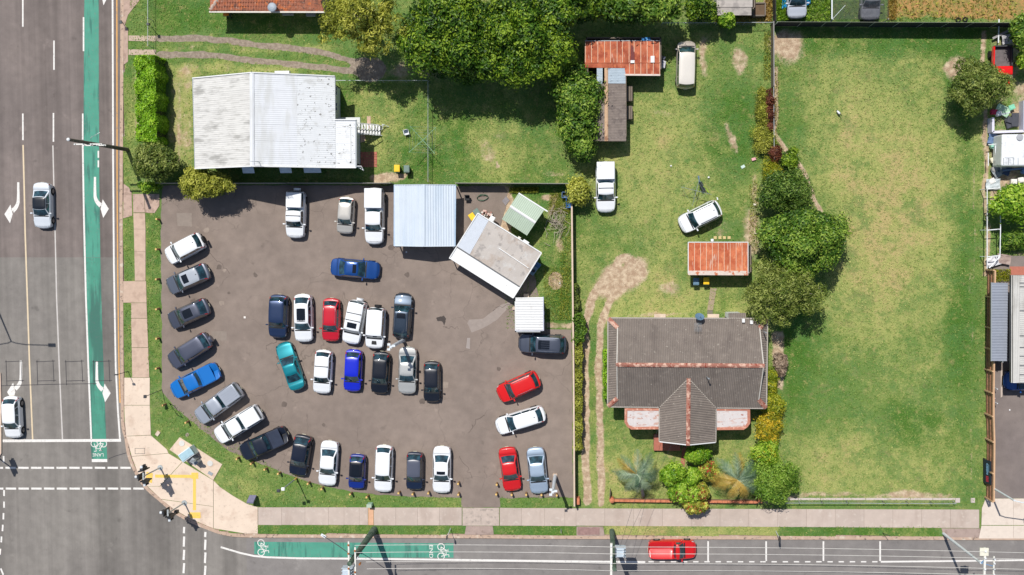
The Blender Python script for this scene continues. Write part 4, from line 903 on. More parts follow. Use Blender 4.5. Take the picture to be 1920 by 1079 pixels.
def cap(parent, a, b, wd, m, name='ridge_cap', z=.03, seg=1.8, h=.05):
    a = Vector(a); b = Vector(b); L = (b - a).length; n = max(1, round(L / seg)); d = (b - a).normalized(); s_ = d.cross(Vector((0, 0, 1))).normalized()
    for i in range(n):
        p = a.lerp(b, i / n); q = a.lerp(b, (i + 1) / n + .01 * (i < n - 1)); mb = MB(); zz = z + (i % 2) * .006
        V = []
        for r in (p, q): V += [r + s_ * wd / 2 + Vector((0, 0, zz - h)), r + s_ * wd * .18 + Vector((0, 0, zz + .02)), r + Vector((0, 0, zz + .04)), r - s_ * wd * .18 + Vector((0, 0, zz + .02)), r - s_ * wd / 2 + Vector((0, 0, zz - h))]
        mb.add(V, [(j, j + 1, j + 6, j + 5) for j in range(4)]); mb.build(name, m, parent, 50)
def walls(parent, foot, z0, z1, m, name='wall'):
    n = len(foot); a = area2(foot); foot = foot if a > 0 else list(reversed(foot))
    for i in range(n):
        p, q = Vector(foot[i][:2]), Vector(foot[(i + 1) % n][:2]); mb = MB(); d = (q - p).normalized(); nn = Vector((d.y, -d.x)) * -.12
        mb.prism([(p.x, p.y), (q.x, q.y), ((q + nn).x, (q + nn).y), ((p + nn).x, (p + nn).y)], z0, z1); mb.build(name, m, parent)
def window(parent, p, q, z0, z1, m_frame, outn):
    """window on a wall between points p and q"""
    p = Vector(p); q = Vector(q); mb = MB(); c = (p + q) / 2; d = (q - p); L = d.length; d.normalize(); o = Vector((outn[0], outn[1]))
    for zz, hh in ((z0, .08), (z1, .08)): mb.bar((p.x + o.x * .03, p.y + o.y * .03, zz), (q.x + o.x * .03, q.y + o.y * .03, zz), .10, hh)
    for r in (p, c, q): mb.bar((r.x + o.x * .03, r.y + o.y * .03, z0), (r.x + o.x * .03, r.y + o.y * .03, z1), .07, .07)
    f = mb.build('window', m_frame, parent); g = MB(); e = o * .012; g.quad((p.x + e.x, p.y + e.y, z0), (q.x + e.x, q.y + e.y, z0), (q.x + e.x, q.y + e.y, z1), (p.x + e.x, p.y + e.y, z1)); g.build('pane', mat('window_glass', (40, 56, 66), .08, spec=.8), f)
def inset(pts, d):
    c = sum((Vector(p[:2]) for p in pts), Vector((0, 0))) / len(pts); return [Vector(p[:2]) + (c - Vector(p[:2])).normalized() * d for p in pts]
m_white_roof = mat('weathered_white_roof', (220, 222, 225), .6, var=.04, scale=1.2, layers=[((196, 196, 190), .7, .45, .75, (1.6, .35, 1), .55), ((120, 118, 112), 4.5, .78, .84, (1.6, 1.6, 1), .6)], objvar=.012)
m_white_dirty = mat('mould_streaked_white_roof', (210, 208, 203), .7, var=.05, scale=1.2, layers=[((160, 158, 152), 2.2, .46, .85, (.2, 2.2, 1), .6), ((128, 126, 120), .8, .55, .8, (.3, 1.4, 1), .6)], objvar=.015)
m_white_spot = mat('leaf_spotted_white_roof', (222, 224, 225), .6, var=.03, layers=[((96, 92, 84), 3.6, .675, .74, (1, 1, 1), .8), ((170, 168, 160), 1.2, .55, .8, None, .4)], objvar=.01)
m_wall_w = mat('white_weatherboard', (214, 216, 214), .8, var=.04); m_trim = mat('white_trim', (228, 228, 226), .6, var=.03); m_gutm = mat('grey_gutter', (150, 156, 160), .5, var=.05)
def pipe(parent, pts, r, m, name='downpipe'): mb = MB(); mb.tube(pts, r, 6); return mb.build(name, m, parent, 60)

# --- white house
wh = thing('white_house', 'white house with pale metal gable roof beside the main road hedge', 'house', W(515, 230, 0))
ze, zr_, zc = 4.0, 6.7, 4.75
def edge(px, z, ny=None): return W(px, 315.5 if ny is None else ny, z)
A = W(362, 145, ze); B = W(363, 314.5, ze); R1 = W(472, 136.5, zr_); R2 = W(472.5, 312, zr_)
dS = (R2 - R1); A = W(361.5, 145, ze); B = Vector((A.x + dS.x, R2.y, ze)); A.y = R1.y; B.x = A.x + .05
C1 = W(557, 140, zc + .6); C1.y = R1.y; C2 = W(557, 313, zc + .6); C2.y = R2.y
D1 = W(627.5, 143, ze + .1); D1.y = R1.y; D2 = W(627.5, 225, ze + .1); E2 = W(667.5, 225, ze - .12); E2.y = D2.y; F2 = W(667.5, 314, ze - .12); F2.y = R2.y
dn = Vector((-1, 0, 0))
m1 = lambda p, q, f: Vector((lerp(p.x, q.x, f), lerp(p.y, q.y, f), lerp(p.z, q.z, f)))
corr_roof(wh, [m1(R1, A, .54), m1(R2, B, .54), B, A], dn, .76, .19, .012, m_white_dirty); corr_roof(wh, [R1, R2, m1(R2, B, .55), m1(R1, A, .55)], dn, .76, .19, .012, m_white_dirty, lift=.02)
corr_roof(wh, [R1, C1, C2, R2], dn, .76, .19, .012, m_white_roof)
Dq = Vector((D1.x, C1.y, D1.z))
corr_roof(wh, [C1, Dq, Vector((D1.x, R2.y, D1.z)), C2], dn, .76, .19, .012, m_white_spot, lift=-.015)
corr_roof(wh, [D2, E2, F2, Vector((D2.x, F2.y, D2.z))], dn, .76, .19, .012, m_white_spot, lift=-.03)
cap(wh, R1, R2, .42, m_white_roof)
mb = MB()
for a, b in ((A, B), (D1, D2), (E2, F2)): mb.bar(a + Vector((0, 0, -.06)), b + Vector((0, 0, -.06)), .13, .12)
mb.build('gutter', m_gutm, wh)
for a, b in ((A, R1), (R1, C1), (C1, Dq), (B, R2), (R2, C2), (C2, Vector((D1.x, R2.y, D1.z))), (Vector((D1.x, R2.y, D1.z)), F2), (D2, E2)):
    mb = MB(); mb.bar(a + Vector((0, 0, .02)), b + Vector((0, 0, .02)), .10, .16); mb.build('barge_board', m_trim, wh)
ins = .45
foot = [(A.x + ins, B.y + ins), (F2.x - ins, B.y + ins), (F2.x - ins, D2.y - ins), (D2.x - ins, D2.y - ins), (D2.x - ins, A.y - ins), (A.x + ins, A.y - ins)]
walls(wh, foot, -.1, ze - .05, m_wall_w)
for yy in (R2.y + ins, R1.y - ins - .12):
    mb = MB(); mb.add([(A.x + ins, yy, ze - .1), (R1.x, yy, zr_ - .12), (D1.x - .1, yy, ze + .0), (A.x + ins, yy + .12, ze - .1), (R1.x, yy + .12, zr_ - .12), (D1.x - .1, yy + .12, ze)], [(0, 2, 1), (3, 4, 5), (0, 1, 4, 3), (1, 2, 5, 4)]); mb.build('gable_wall', m_wall_w, wh)
yS = B.y + ins
for xa_, xb_ in ((457, 475), (527, 545), (572, 600)):
    pa, pb = W(xa_, 318, 2.9), W(xb_, 318, 2.9); window(wh, (pa.x, yS), (pb.x, yS), 1.4, 2.8, m_trim, (0, -1))
    mb = MB(); V = [(pa.x - .1, yS, 3.35), (pb.x + .1, yS, 3.35), (pb.x + .1, yS - .85, 2.85), (pa.x - .1, yS - .85, 2.85)]; mb.add(V + [(x, y, z - .04) for x, y, z in V], [(0, 3, 2, 1), (4, 5, 6, 7), (0, 1, 5, 4), (2, 3, 7, 6), (0, 4, 7, 3), (1, 2, 6, 5)]); mb.build('window_awning', mat('pale_blue_awning', (196, 208, 218), .5), wh)
for y_ in (170, 200): pa = W(628, y_, 2); window(wh, (D2.x - ins, W(628, y_ + 8, 2).y), (D2.x - ins, W(628, y_ - 8, 2).y), 1.5, 2.7, m_trim, (1, 0))
a = W(667, 312, 3.8); mb = MB(); mb.tube([a, a + Vector((.5, 0, -.15)), a + Vector((.65, -.35, -.5)), Vector((a.x - .4, B.y + ins - .1, 3.0)), Vector((a.x - .4, B.y + ins - .1, 0))], .05, 6); mb.build('downpipe', m_trim, wh, 60)
mb = MB(); mb.box(W(530, 137, 4.5), (1.4, .3, .5)); mb.build('gas_heater_box', m_trim, wh)
mb = MB(); tv = W(488, 305, 6.2); mb.bar(tv, tv + Vector((0, 0, 1.6)), .04, .04); [mb.bar(tv + Vector((-.5, 0, 1.5 - .15 * i)), tv + Vector((.5, 0, 1.5 - .15 * i)), .02, .02) for i in range(4)]; mb.build('aerial', m_gutm, wh)
st = thing('stairs', 'white timber back stairs on the right side of the white house', 'stairs', W(675, 232, 0))
ya, yb_ = D2.y - .5, D2.y - 1.45; xs_ = F2.x - .3; nst = 8
mb = MB(); mb.box(((D2.x + xs_) / 2 - .1, D2.y + .0, 1.9), (xs_ - D2.x + .8, .95, .10)); mb.build('landing', m_wall_w, st)
for i in range(nst): z = 1.85 - i * .23; mb = MB(); mb.box((xs_ + .15 + i * .24, (ya + yb_) / 2 + .35, z), (.20, .95, .05)); mb.build('step', m_trim, st)
for yy in (ya + .35, yb_ + .35):
    mb = MB(); mb.bar((xs_ - .1, yy, 1.7), (xs_ + nst * .24 + .1, yy, 0), .05, .25); mb.build('stringer', m_trim, st); mb = MB(); mb.bar((xs_ - 1.8, yy, 2.85), (xs_, yy, 2.85), .06, .06); mb.bar((xs_, yy, 2.85), (xs_ + nst * .24, yy, 1.0), .06, .06)
    for i in range(0, nst + 1, 2): mb.bar((xs_ + i * .24, yy, 1.85 - i * .23), (xs_ + i * .24, yy, 2.8 - i * .23), .04, .04)
    mb.build('handrail', m_trim, st)
tag(slabs('back_path_slab', [[(688, 218), (695, 218), (695, 242), (688, 242)], [(676, 242), (685, 242), (685, 265), (676, 268)]], mat('pinkish_slab', (204, 172, 150), .9, var=.06)), kind='structure')
brk = mat('red_paving_brick', (176, 108, 90), .9, var=.1, scale=4, objvar=.08); pav = bpy.data.objects.new('brick_patio', None); col.objects.link(pav); tag(pav, kind='structure')
o = W(676, 285); e1 = W(707, 285) - o; e2 = W(676, 314) - o
for i in range(6):
    for j in range(6):
        mb = MB(); c = o + e1 * ((i + .5) / 6) + e2 * ((j + .5) / 6); mb.box((c.x, c.y, .0), (e1.length / 6 - .02, e2.length / 6 - .02, .06 + rng.uniform(0, .006))); mb.build('brick', brk, pav)

# --- terracotta house at the top
th = thing('tiled_house', 'house with terracotta tiled roof, cut off by the top of the photo', 'house', W(500, -40, 0))
ga, gb = W(394, 21, 2.75), W(607, 21.5, 2.75); up = 8.5; zt = 2.75 + up * .42
mb = MB(); ha = ga + Vector((up, up, up * .42)); hb = gb + Vector((-2, up, up * .42))
mb.quad(ga, gb, hb, ha); mb.poly([ga, ha, ga + Vector((0, 2 * up, 0))]); mb.quad(ha, hb, gb + Vector((-2, 2 * up, 0)), ga + Vector((0, 2 * up, 0)))
m_terra = mat('terracotta_tile', (168, 104, 78), .85, var=.22, scale=3.2, layers=[((206, 116, 66), 1.6, .55, .7), ((120, 82, 68), 2.4, .56, .72), ((186, 158, 140), 5, .64, .76, None, .7)])
mb.build('roof_underlay', m_terra, th)
mb = MB(); rows = 12; L = (gb - ga).length
for r in range(rows):
    y0_ = ga.y + r * .34; z0_ = 2.75 + r * .34 * .42; xa_ = ga.x + r * .34 * 1.0; n = int((gb.x - xa_) / .26)
    for k in range(n):
        x = xa_ + k * .26; dz = rng.uniform(0, .012); V = []
        for yy, zz in ((y0_, z0_ + .075 + dz), (y0_ + .36, z0_ + .36 * .42 + .03 + dz)): V += [(x, yy, zz - .02), (x + .07, yy, zz + .025), (x + .15, yy, zz + .025), (x + .19, yy, zz - .02), (x + .255, yy, zz - .015)]
        V += [(x, y0_, z0_ + .02), (x + .255, y0_, z0_ + .02)]
        mb.add(V, [(i, i + 1, i + 6, i + 5) for i in range(4)] + [(10, 11, 4, 3, 2, 1, 0)])
tl = mb.build('tiles', m_terra, th); tag(tl, kind='stuff')
cap(th, ga + Vector((0, .1, .02)), ha, .32, mat('ridge_tile', (190, 170, 156), .8), 'hip_tile', .08, .45)
mb = MB(); mb.bar(ga + Vector((-.1, -.08, -.05)), gb + Vector((.1, -.08, -.05)), .14, .12); mb.build('gutter', mat('cream_gutter', (206, 200, 188), .5), th)
walls(th, [(ga.x + .5, ga.y + .55), (gb.x - .2, gb.y + .55), (gb.x - .2, gb.y + 14), (ga.x + .5, ga.y + 14)], -.1, 2.7, mat('cream_brick_wall', (190, 160, 140), .9, var=.1))
c = W(510, 14, 3.4); mb = MB(); mb.dome(c, .45, .12, 14, 3); mb.bar(c, c + Vector((0, .4, -.6)), .04, .04); mb.build('satellite_dish', mat('dish_grey', (150, 160, 170), .5), th)
for i, (x, y, s_) in enumerate(((540, 24, (1.1, .5, .4)), (583, 26, (.9, .5, .35)))): mb = MB(); mb.box(W(x, y, .9), s_); mb.build('air_conditioner', m_gutm, th)

# --- rusty shed (upper), with the long shed below it
m_rust = mat('rusted_iron', (186, 104, 74), .9, var=.22, scale=1.4, layers=[((150, 66, 44), .9, .45, .7, None, .8), ((214, 128, 84), 3.5, .55, .75, (1, .5, 1), .75), ((216, 184, 164), 2.2, .66, .8, (2, .4, 1), .6)], objvar=.10)
m_rust2 = mat('bright_rusted_iron', (200, 114, 78), .9, var=.2, scale=1.4, layers=[((176, 78, 46), .9, .48, .7, None, .7), ((226, 150, 104), 3.5, .55, .75, (1, .5, 1), .7), ((222, 196, 176), 1.8, .64, .78, (3, .3, 1), .7)], objvar=.08)
m_rim_w = mat('pale_lap_edge', (224, 188, 160), .8, var=.1, scale=4); m_gal = mat('galvanised_sheet', (172, 186, 196), .45, var=.06, scale=2, layers=[((130, 140, 148), 2, .6, .75)], objvar=.03)
m_tim = mat('grey_timber_wall', (120, 108, 96), .9, var=.2, scale=5, stretch=(4, 4, .4))
def lap_lines(parent, corners, down, sheet_w, m, z=.03, wd=.06):
    pass
rs = thing('rusty_shed', 'long shed with rusted iron roof under the edge of the big trees', 'shed', W(1170, 112, 0))
z1_, z2_ = 2.55, 2.3
P = lambda x, y, z: W(x, y, z)
up_ = [P(1097, 76.5, z1_), P(1237, 76, z1_), P(1237.5, 118.5, z2_ + .12), P(1096.5, 118.5, z2_ + .12)]
corr_roof(rs, up_, (0, -1, 0), .62, .09, .010, m_rust); lo1 = [P(1171, 118, z2_ + .11), P(1237.5, 118, z2_ + .11), P(1238, 141.5, z2_), P(1171.5, 141, z2_)]; corr_roof(rs, lo1, (0, -1, 0), .62, .09, .010, m_rust, lift=-.025)
corr_roof(rs, [P(1096.5, 118.3, z2_ + .11), P(1171, 118.3, z2_ + .11), P(1171, 128, z2_ + .05), P(1097, 127, z2_ + .05)], (0, -1, 0), .62, .09, .010, m_rust, lift=-.025)
for x in (1109, 1121, 1133.5, 1144.5, 1157, 1167, 1179.5, 1189, 1201.5, 1213.5, 1225, 1097.5, 1236.5):
    mb = MB(); a, b = P(x, 77.5, z1_ + .03), P(x, 117.5, z2_ + .155); mb.bar(a, b, .055, .02); mb.build('sheet_lap', m_rim_w, rs)
for x in (1180, 1190, 1201.5, 1213, 1225, 1237): mb = MB(); mb.bar(P(x, 119, z2_ + .14), P(x, 141, z2_ + .02), .055, .02); mb.build('sheet_lap', m_rim_w, rs)
mb = MB(); mb.bar(P(1171, 140.5, z2_ + .01), P(1238, 141, z2_ + .01), .16, .03); mb.build('eave_flashing', mat('white_rusty_edge', (214, 200, 190), .8, var=.1), rs); mb = MB(); mb.bar(P(1096.5, 77, z1_ + .02), P(1237, 76.5, z1_ + .02), .08, .03); mb.build('eave_flashing', m_gutm, rs)
for x, y, sx, sy in ((1223.5, 111.5, .36, .62), (1186, 116, .38, .26)): mb = MB(); mb.box(P(x, y, z2_ + .22), (sx, sy, .02)); mb.build('patch_sheet', m_trim, rs)
mb = MB(); mb.box(P(1186, 97, z1_ - .03), (.36, 1.6, .015)); mb.build('patch_sheet', mat('maroon_patch', (112, 54, 52), .8), rs)
fp = [P(1098, 79, 0), P(1236, 79, 0), P(1236, 140, 0), P(1172, 140, 0), P(1172, 127, 0), P(1098, 127, 0)]; walls(rs, [(p.x, p.y) for p in fp], -.1, 2.25, m_tim)
ls = thing('long_shed', 'narrow grey sheeted shed below the rusty shed, half under a tree', 'shed', W(1150, 195, 0))
zr1, zr2 = 2.7, 2.3
m_asb = mat('grey_cement_sheet', (132, 120, 112), .9, var=.12, scale=3, layers=[((98, 88, 84), 2, .5, .7, None, .6), ((160, 150, 142), 3, .62, .8, None, .5)], objvar=.06)
corr_roof(ls, [P(1137, 128, zr1), P(1172.5, 128.5, zr2), P(1173, 157, zr2), P(1137, 157, zr1)], (1, 0, 0), .8, .15, .014, m_gal)
corr_roof(ls, [P(1137, 157, zr1), P(1173, 157, zr2), P(1174, 265, zr2), P(1137.5, 265, zr1)], (1, 0, 0), .72, .15, .018, m_asb, lift=-.015)
corr_roof(ls, [P(1099, 157, zr2), P(1136, 157, zr1), P(1136, 265, zr1), P(1099, 265, zr2)], (1, 0, 0), .72, .15, .018, m_asb, lift=-.015)
corr_roof(ls, [P(1119, 128, zr2 + .2), P(1130, 128, zr1), P(1130, 157, zr1), P(1119, 157, zr2 + .2)], (1, 0, 0), .8, .15, .014, m_gal)
cap(ls, P(1136.7, 128, zr1), P(1137, 265, zr1), .34, mat('tan_ridge_cap', (198, 164, 132), .8, var=.1, layers=[((150, 110, 84), 2, .55, .7)]), z=.05)
fp = [P(1100, 129, 0), P(1172, 129, 0), P(1172.5, 263, 0), P(1100, 263, 0)]; walls(ls, [(p.x, p.y) for p in fp], -.1, 2.26, m_tim)
for y0_, y1_ in ((162, 190), (200, 224)):
    t_ = thing('timber_bench', 'weathered timber bench against the long shed' if y0_ < 170 else 'rack of dark scrap against the long shed', 'bench' if y0_ < 170 else 'rack', P(1180, (y0_ + y1_) / 2, 0)); a, b = P(1180, y0_, .6), P(1180, y1_, .6)
    for i in range(3): mb = MB(); mb.bar(a + Vector((-.2 + i * .2, 0, .2)), b + Vector((-.2 + i * .2, 0, .2)), .17, .04); mb.build('board', m_tim, t_)
    for q in (a, b): mb = MB(); mb.box((q.x, q.y, .38), (.5, .06, .76)); mb.build('leg', m_tim, t_)

# --- small rusty shed
ss = thing('small_rusty_shed', 'small shed with bright orange rusted roof between bins and dark tree', 'shed', W(1347, 485, 0))
q = [P(1290.5, 455, 2.75), P(1402, 455, 2.75), P(1402.5, 513.5, 2.4), P(1290.5, 512.5, 2.4)]
corr_roof(ss, q, (0, -1, 0), .575, .09, .010, m_rust2)
for i in range(11):
    x = 1291 + i * 11.15; mb = MB(); mb.bar(P(x, 456, 2.77), P(x, 512.5, 2.42), .05, .02); mb.build('sheet_lap', m_rim_w, ss)
mb = MB(); mb.bar(P(1290, 512, 2.45), P(1403, 512.5, 2.45), .42, .02); mb.build('eave_flashing', mat('white_flaked_edge', (212, 196, 184), .85, var=.12, scale=5, layers=[((190, 110, 74), 3, .55, .68)]), ss)
for a, b in (((1290.3, 454.5), (1290.3, 513)), ((1402.5, 454.5), (1402.5, 513)), ((1290.3, 454.5), (1402.5, 454.5))): mb = MB(); mb.bar(P(*a, 2.78 if a[1] < 500 else 2.45), P(*b, 2.45 if b[1] > 500 else 2.78), .07, .05); mb.build('edge_trim', m_trim, ss)
fp = [P(1292, 458, 0), P(1400.5, 458, 0), P(1400.5, 511, 0), P(1292, 511, 0)]; walls(ss, [(p.x, p.y) for p in fp], -.1, 2.35, m_tim)

# --- main house
mh = thing('grey_house', 'large house with dark grey corrugated roof, rusty ridges and front gable', 'house', W(1290, 690, 0))
m_rf = mat('grey_corrugated_cement', (128, 118, 110), .92, var=.10, scale=1.3, layers=[((98, 88, 84), .7, .5, .8, (1, .4, 1), .4), ((150, 140, 130), 2.4, .58, .78, None, .5), ((182, 174, 162), 4.5, .72, .8, None, .8)], objvar=.035)
m_rust_cap = mat('rusty_ridge_cap', (158, 106, 90), .9, var=.14, scale=2, layers=[((206, 168, 148), 2.2, .48, .66), ((140, 62, 46), 3, .6, .7)], objvar=.1)
ZE, ZR_, ZG = 3.6, 5.5, 4.35   # eave, ridge, gablet base
n_w = P(1140.5, 598, ZE); n_e = P(1437.5, 598, ZE); s_e = P(1437, 764, ZE); s_w = P(1140.5, 763.5, ZE); rw = P(1157, 685, ZR_); re_ = P(1429, 685.5, ZR_)
gnw, gsw = P(1157, 613, ZG), P(1157, 748.5, ZG); gne, gse = P(1425.5, 613, ZG), P(1425, 748.5, ZG)
def onslope(x, side):   # height along main slopes
    pass
# recompute so that the faces are planar: plane heights follow y
yr = (rw.y + re_.y) / 2; yn = (n_w.y + n_e.y) / 2; ys = (s_w.y + s_e.y) / 2
xw, xe = (n_w.x + s_w.x) / 2, (n_e.x + s_e.x) / 2
def zN(y): return ZE + (ZR_ - ZE) * (yn - y) / (yn - yr)
def zS(y): return ZE + (ZR_ - ZE) * (y - ys) / (yr - ys)
e_ = .85; k_ = e_
NWg = Vector((xw + e_, yn - e_ * 1.0, zN(yn - e_))); NEg = Vector((xe - e_ * .9, yn - e_, zN(yn - e_))); SWg = Vector((xw + e_, ys + e_, zS(ys + e_))); SEg = Vector((xe - e_ * .9, ys + e_, zS(ys + e_)))
RW = Vector((xw + e_ - .12, yr, ZR_)); RE = Vector((xe - e_ * .9 + .12, yr, ZR_))
corr_roof(mh, [Vector((xw, yn, ZE)), NWg, RW, RE, NEg, Vector((xe, yn, ZE))], (0, -1, 0), .78, .165, .034, m_rf)
corr_roof(mh, [Vector((xw, ys, ZE)), SWg, RW, RE, SEg, Vector((xe, ys, ZE))], (0, -1, 0), .78, .165, .034, m_rf)
corr_roof(mh, [Vector((xw, yn, ZE)), Vector((xw, ys, ZE)), Vector((xw + e_, ys + e_, NWg.z)), Vector((xw + e_, yn - e_, NWg.z))], (1, 0, 0), .78, .165, .034, m_rf, lift=-.03)
corr_roof(mh, [Vector((xe, yn, ZE)), Vector((xe, ys, ZE)), Vector((xe - e_ * .9, ys + e_, NEg.z)), Vector((xe - e_ * .9, yn - e_, NEg.z))], (1, 0, 0), .78, .165, .034, m_rf, lift=-.03)
cap(mh, RW + Vector((-.1, 0, 0)), RE + Vector((.1, 0, 0)), .40, m_rust_cap, z=.06)
for a, b in ((Vector((xw, yn, ZE)), NWg), (Vector((xw, ys, ZE)), SWg), (Vector((xe, yn, ZE)), NEg), (Vector((xe, ys, ZE)), SEg)): cap(mh, a, b, .42, m_rust_cap, 'hip_cap', .07)
for g1, g2, rr_ in ((NWg, SWg, RW), (NEg, SEg, RE)):
    mb = MB(); mb.poly([g1, g2, rr_ + Vector((0, 0, -.03))]); mb.build('gable_wall', m_trim, mh)
    for g in (g1, g2): mb = MB(); mb.bar(g + Vector((0, 0, .04)), rr_ + Vector((0, 0, .04)), .09, .12); mb.build('barge_board', mat('pale_barge', (196, 190, 180), .8, var=.1), mh)
# annex at the back
an = [P(1365.5, 587.5, ZE - .25), P(1398, 587, ZE - .25)]; a0, a1 = an; a2, a3 = Vector((a1.x, yn + .0, ZE + .02)), Vector((a0.x, yn + .0, ZE + .02)); corr_roof(mh, [a0, a1, a2, a3], (0, -1, 0), .78, .165, .034, m_rf)
walls(mh, [(a0.x + .2, a0.y - .15), (a1.x - .2, a1.y - .15), (a1.x - .2, yn - .2), (a0.x + .2, yn - .2)], 0, ZE - .35, m_wall_w)
# front gable
gx0, gx1, gxm = P(1237, 829, ZE).x, P(1341, 829, ZE).x, P(1290, 831, ZE + 1.3).x; gy = P(1290, 829, ZE).y
zgr = ZE + 1.32; yv = ys + (zgr - ZE) * (yr - ys) / (ZR_ - ZE)
GTop = Vector((gxm, yv, zgr)); GBot = Vector((gxm, gy, zgr))
for xs1 in (gx0, gx1): corr_roof(mh, [GTop, GBot, Vector((xs1, gy, ZE)), Vector((xs1, ys, ZE))], (1, 0, 0), .78, .165, .034, m_rf, lift=.035)
cap(mh, GTop, GBot + Vector((0, -.05, 0)), .38, m_rust_cap, z=.08)
for xs1 in (gx0, gx1): mb = MB(); mb.bar(Vector((xs1, ys, ZE + .03)), GTop + Vector((0, 0, .03)), .08, .03); mb.build('valley_flashing', mat('pale_valley', (182, 174, 162), .7, var=.1), mh)
for xs1 in (gx0, gx1): mb = MB(); mb.bar(Vector((xs1, gy, ZE + .02)), GBot + Vector((0, 0, .02)), .09, .12); mb.build('barge_board', m_trim, mh)
mb = MB(); mb.poly([(gx0 + .3, gy + .35, ZE - .05), (gx1 - .3, gy + .35, ZE - .05), (gxm, gy + .35, zgr - .15)]); mb.build('gable_wall', m_wall_w, mh)
mb = MB(); zz = Vector((0, 0, -.05))
for a, b in ((Vector((xw, yn + .05, ZE)), Vector((xe, yn + .05, ZE))), (Vector((xw, ys - .05, ZE)), Vector((gx0, ys - .05, ZE))), (Vector((gx1, ys - .05, ZE)), Vector((xe, ys - .05, ZE))), (Vector((xw - .05, yn, ZE)), Vector((xw - .05, ys, ZE))), (Vector((xe + .05, yn, ZE)), Vector((xe + .05, ys, ZE))), (Vector((gx0 - .05, ys, ZE)), Vector((gx0 - .05, gy, ZE))), (Vector((gx1 + .05, ys, ZE)), Vector((gx1 + .05, gy, ZE)))): mb.bar(a + zz, b + zz, .11, .10)
mb.build('gutter', mat('dull_gutter', (168, 160, 150), .6, var=.1), mh)
walls(mh, [(xw + .45, ys + .5), (gx0 + .4, ys + .5), (gx0 + .4, gy + .4), (gx1 - .4, gy + .4), (gx1 - .4, ys + .5), (xe - .45, ys + .5), (xe - .45, yn - .5), (xw + .45, yn - .5)], -.1, ZE - .1, m_wall_w)
# side verandah roofs, pale iron with rust borders and a clipped corner
m_ver = mat('pale_worn_iron', (216, 208, 204), .7, var=.05, scale=2, layers=[((196, 140, 114), 1.2, .55, .75, (1, 3, 1), .7), ((170, 96, 72), 2.5, .66, .78, None, .8)]); m_edge = mat('rust_red_edge', (188, 124, 102), .85, var=.12, scale=3, layers=[((220, 170, 146), 3, .55, .7)])
for pl in ([(1172, 766), (1236.5, 766), (1236.5, 804), (1184, 804.5), (1176, 800), (1171.5, 792)], [(1341.5, 766), (1405.5, 766), (1406, 793), (1401, 801), (1394, 805), (1341.5, 805.5)]):
    zf = lambda y: lerp(ZE - .2, ZE - .62, (y - 766) / 40); cs = [P(x, y, zf(y)) for x, y in pl]; corr_roof(mh, cs, (0, -1, 0), .78, .10, .010, m_ver, 'verandah_sheet')
    for i in range(len(cs)):
        if pl[i][0] in (1236.5, 1341.5) and pl[(i + 1) % len(cs)][0] in (1236.5, 1341.5): continue
        a, b = cs[i], cs[(i + 1) % len(cs)]; mb = MB(); cc_ = sum(cs, Vector()) / len(cs); ii_ = ((cc_ - (a + b) / 2)).normalized() * .10; mb.bar(a + ii_ + Vector((0, 0, .03)), b + ii_ + Vector((0, 0, .03)), .26, .03); mb.build('edge_flashing', m_edge, mh)
    for x in (pl[0][0] + 5 if pl[0][0] < 1200 else pl[1][0] - 6,): q_ = P(x, 799, ZE - .6); mb = MB(); mb.box((q_.x, q_.y, (ZE - .6) / 2), (.12, .12, ZE - .65)); mb.build('post', m_trim, mh)
mb = MB(); q_ = P(1250, 834, 0); mb.box((q_.x, q_.y + .3, .25), (2.6, 1.6, .5)); mb.build('front_step', brk, mh)
# dish, vents and small roof things
c = P(1312, 594, ZE + 1.0); mb = MB(); mb.add([], []); R_ = Matrix.Rotation(math.radians(-38), 3, 'X') @ Matrix.Rotation(math.radians(8), 3, 'Y'); n_ = 16; V = [c + R_ @ Vector((math.cos(2 * math.pi * i / n_) * .44, math.sin(2 * math.pi * i / n_) * .40, 0)) for i in range(n_)] + [c + R_ @ Vector((0, 0, -.10))]
V2 = [v + R_ @ Vector((0, 0, -.015)) for v in V]; mb.add(V + V2, [(i, (i + 1) % n_, n_) for i in range(n_)] + [((i + 1) % n_ + n_ + 1, i + n_ + 1, 2 * n_ + 1) for i in range(n_)] + [(i + n_ + 1, (i + 1) % n_ + n_ + 1, (i + 1) % n_, i) for i in range(n_)])
d1 = mb.build('satellite_dish', mat('blue_grey_dish', (96, 126, 150), .4, .2), mh, 40); mb = MB(); mb.bar(c + Vector((0, 0, -.08)), P(1314, 602, ZE + .2), .05, .05); mb.bar(c, c + R_ @ Vector((0, -.3, .5)), .03, .03); mb.build('dish_mount', m_gutm, d1)
mb = MB(); c = P(1308, 606, ZE + .9); mb.bar(P(1308, 612, ZE + .3), c + Vector((0, 0, .4)), .04, .04); [mb.bar(c + Vector((-.35, -.12 * i, .3)), c + Vector((.35, -.12 * i, .3)), .02, .02) for i in range(7)]; mb.bar(c + Vector((0, .05, .3)), c + Vector((0, -.8, .3)), .02, .02); mb.build('tv_aerial', m_gutm, mh)
mb = MB(); p_ = P(1325, 707, zS(P(1325, 707, 5).y)); mb.tube([p_, p_ + Vector((0, 0, 1.1))], .05, 8); mb.tube([p_ + Vector((0, 0, 1.1)), p_ + Vector((.1, .0, 1.2))], .08, 8); mb.build('vent_pipe', m_gutm, mh)
for x, y in ((1393, 601), (1408, 604)): p_ = P(x, y, ZE + .1); mb = MB(); mb.box(p_ + Vector((0, 0, .2)), (.25, .35, .3)); mb.build('roof_vent', m_trim, mh)
mb = MB(); p_ = P(1432, 622, 4.2); mb.tube([p_, p_ + Vector((0, 0, 1.1))], .06, 8); mb.build('vent_pipe', m_gutm, mh)
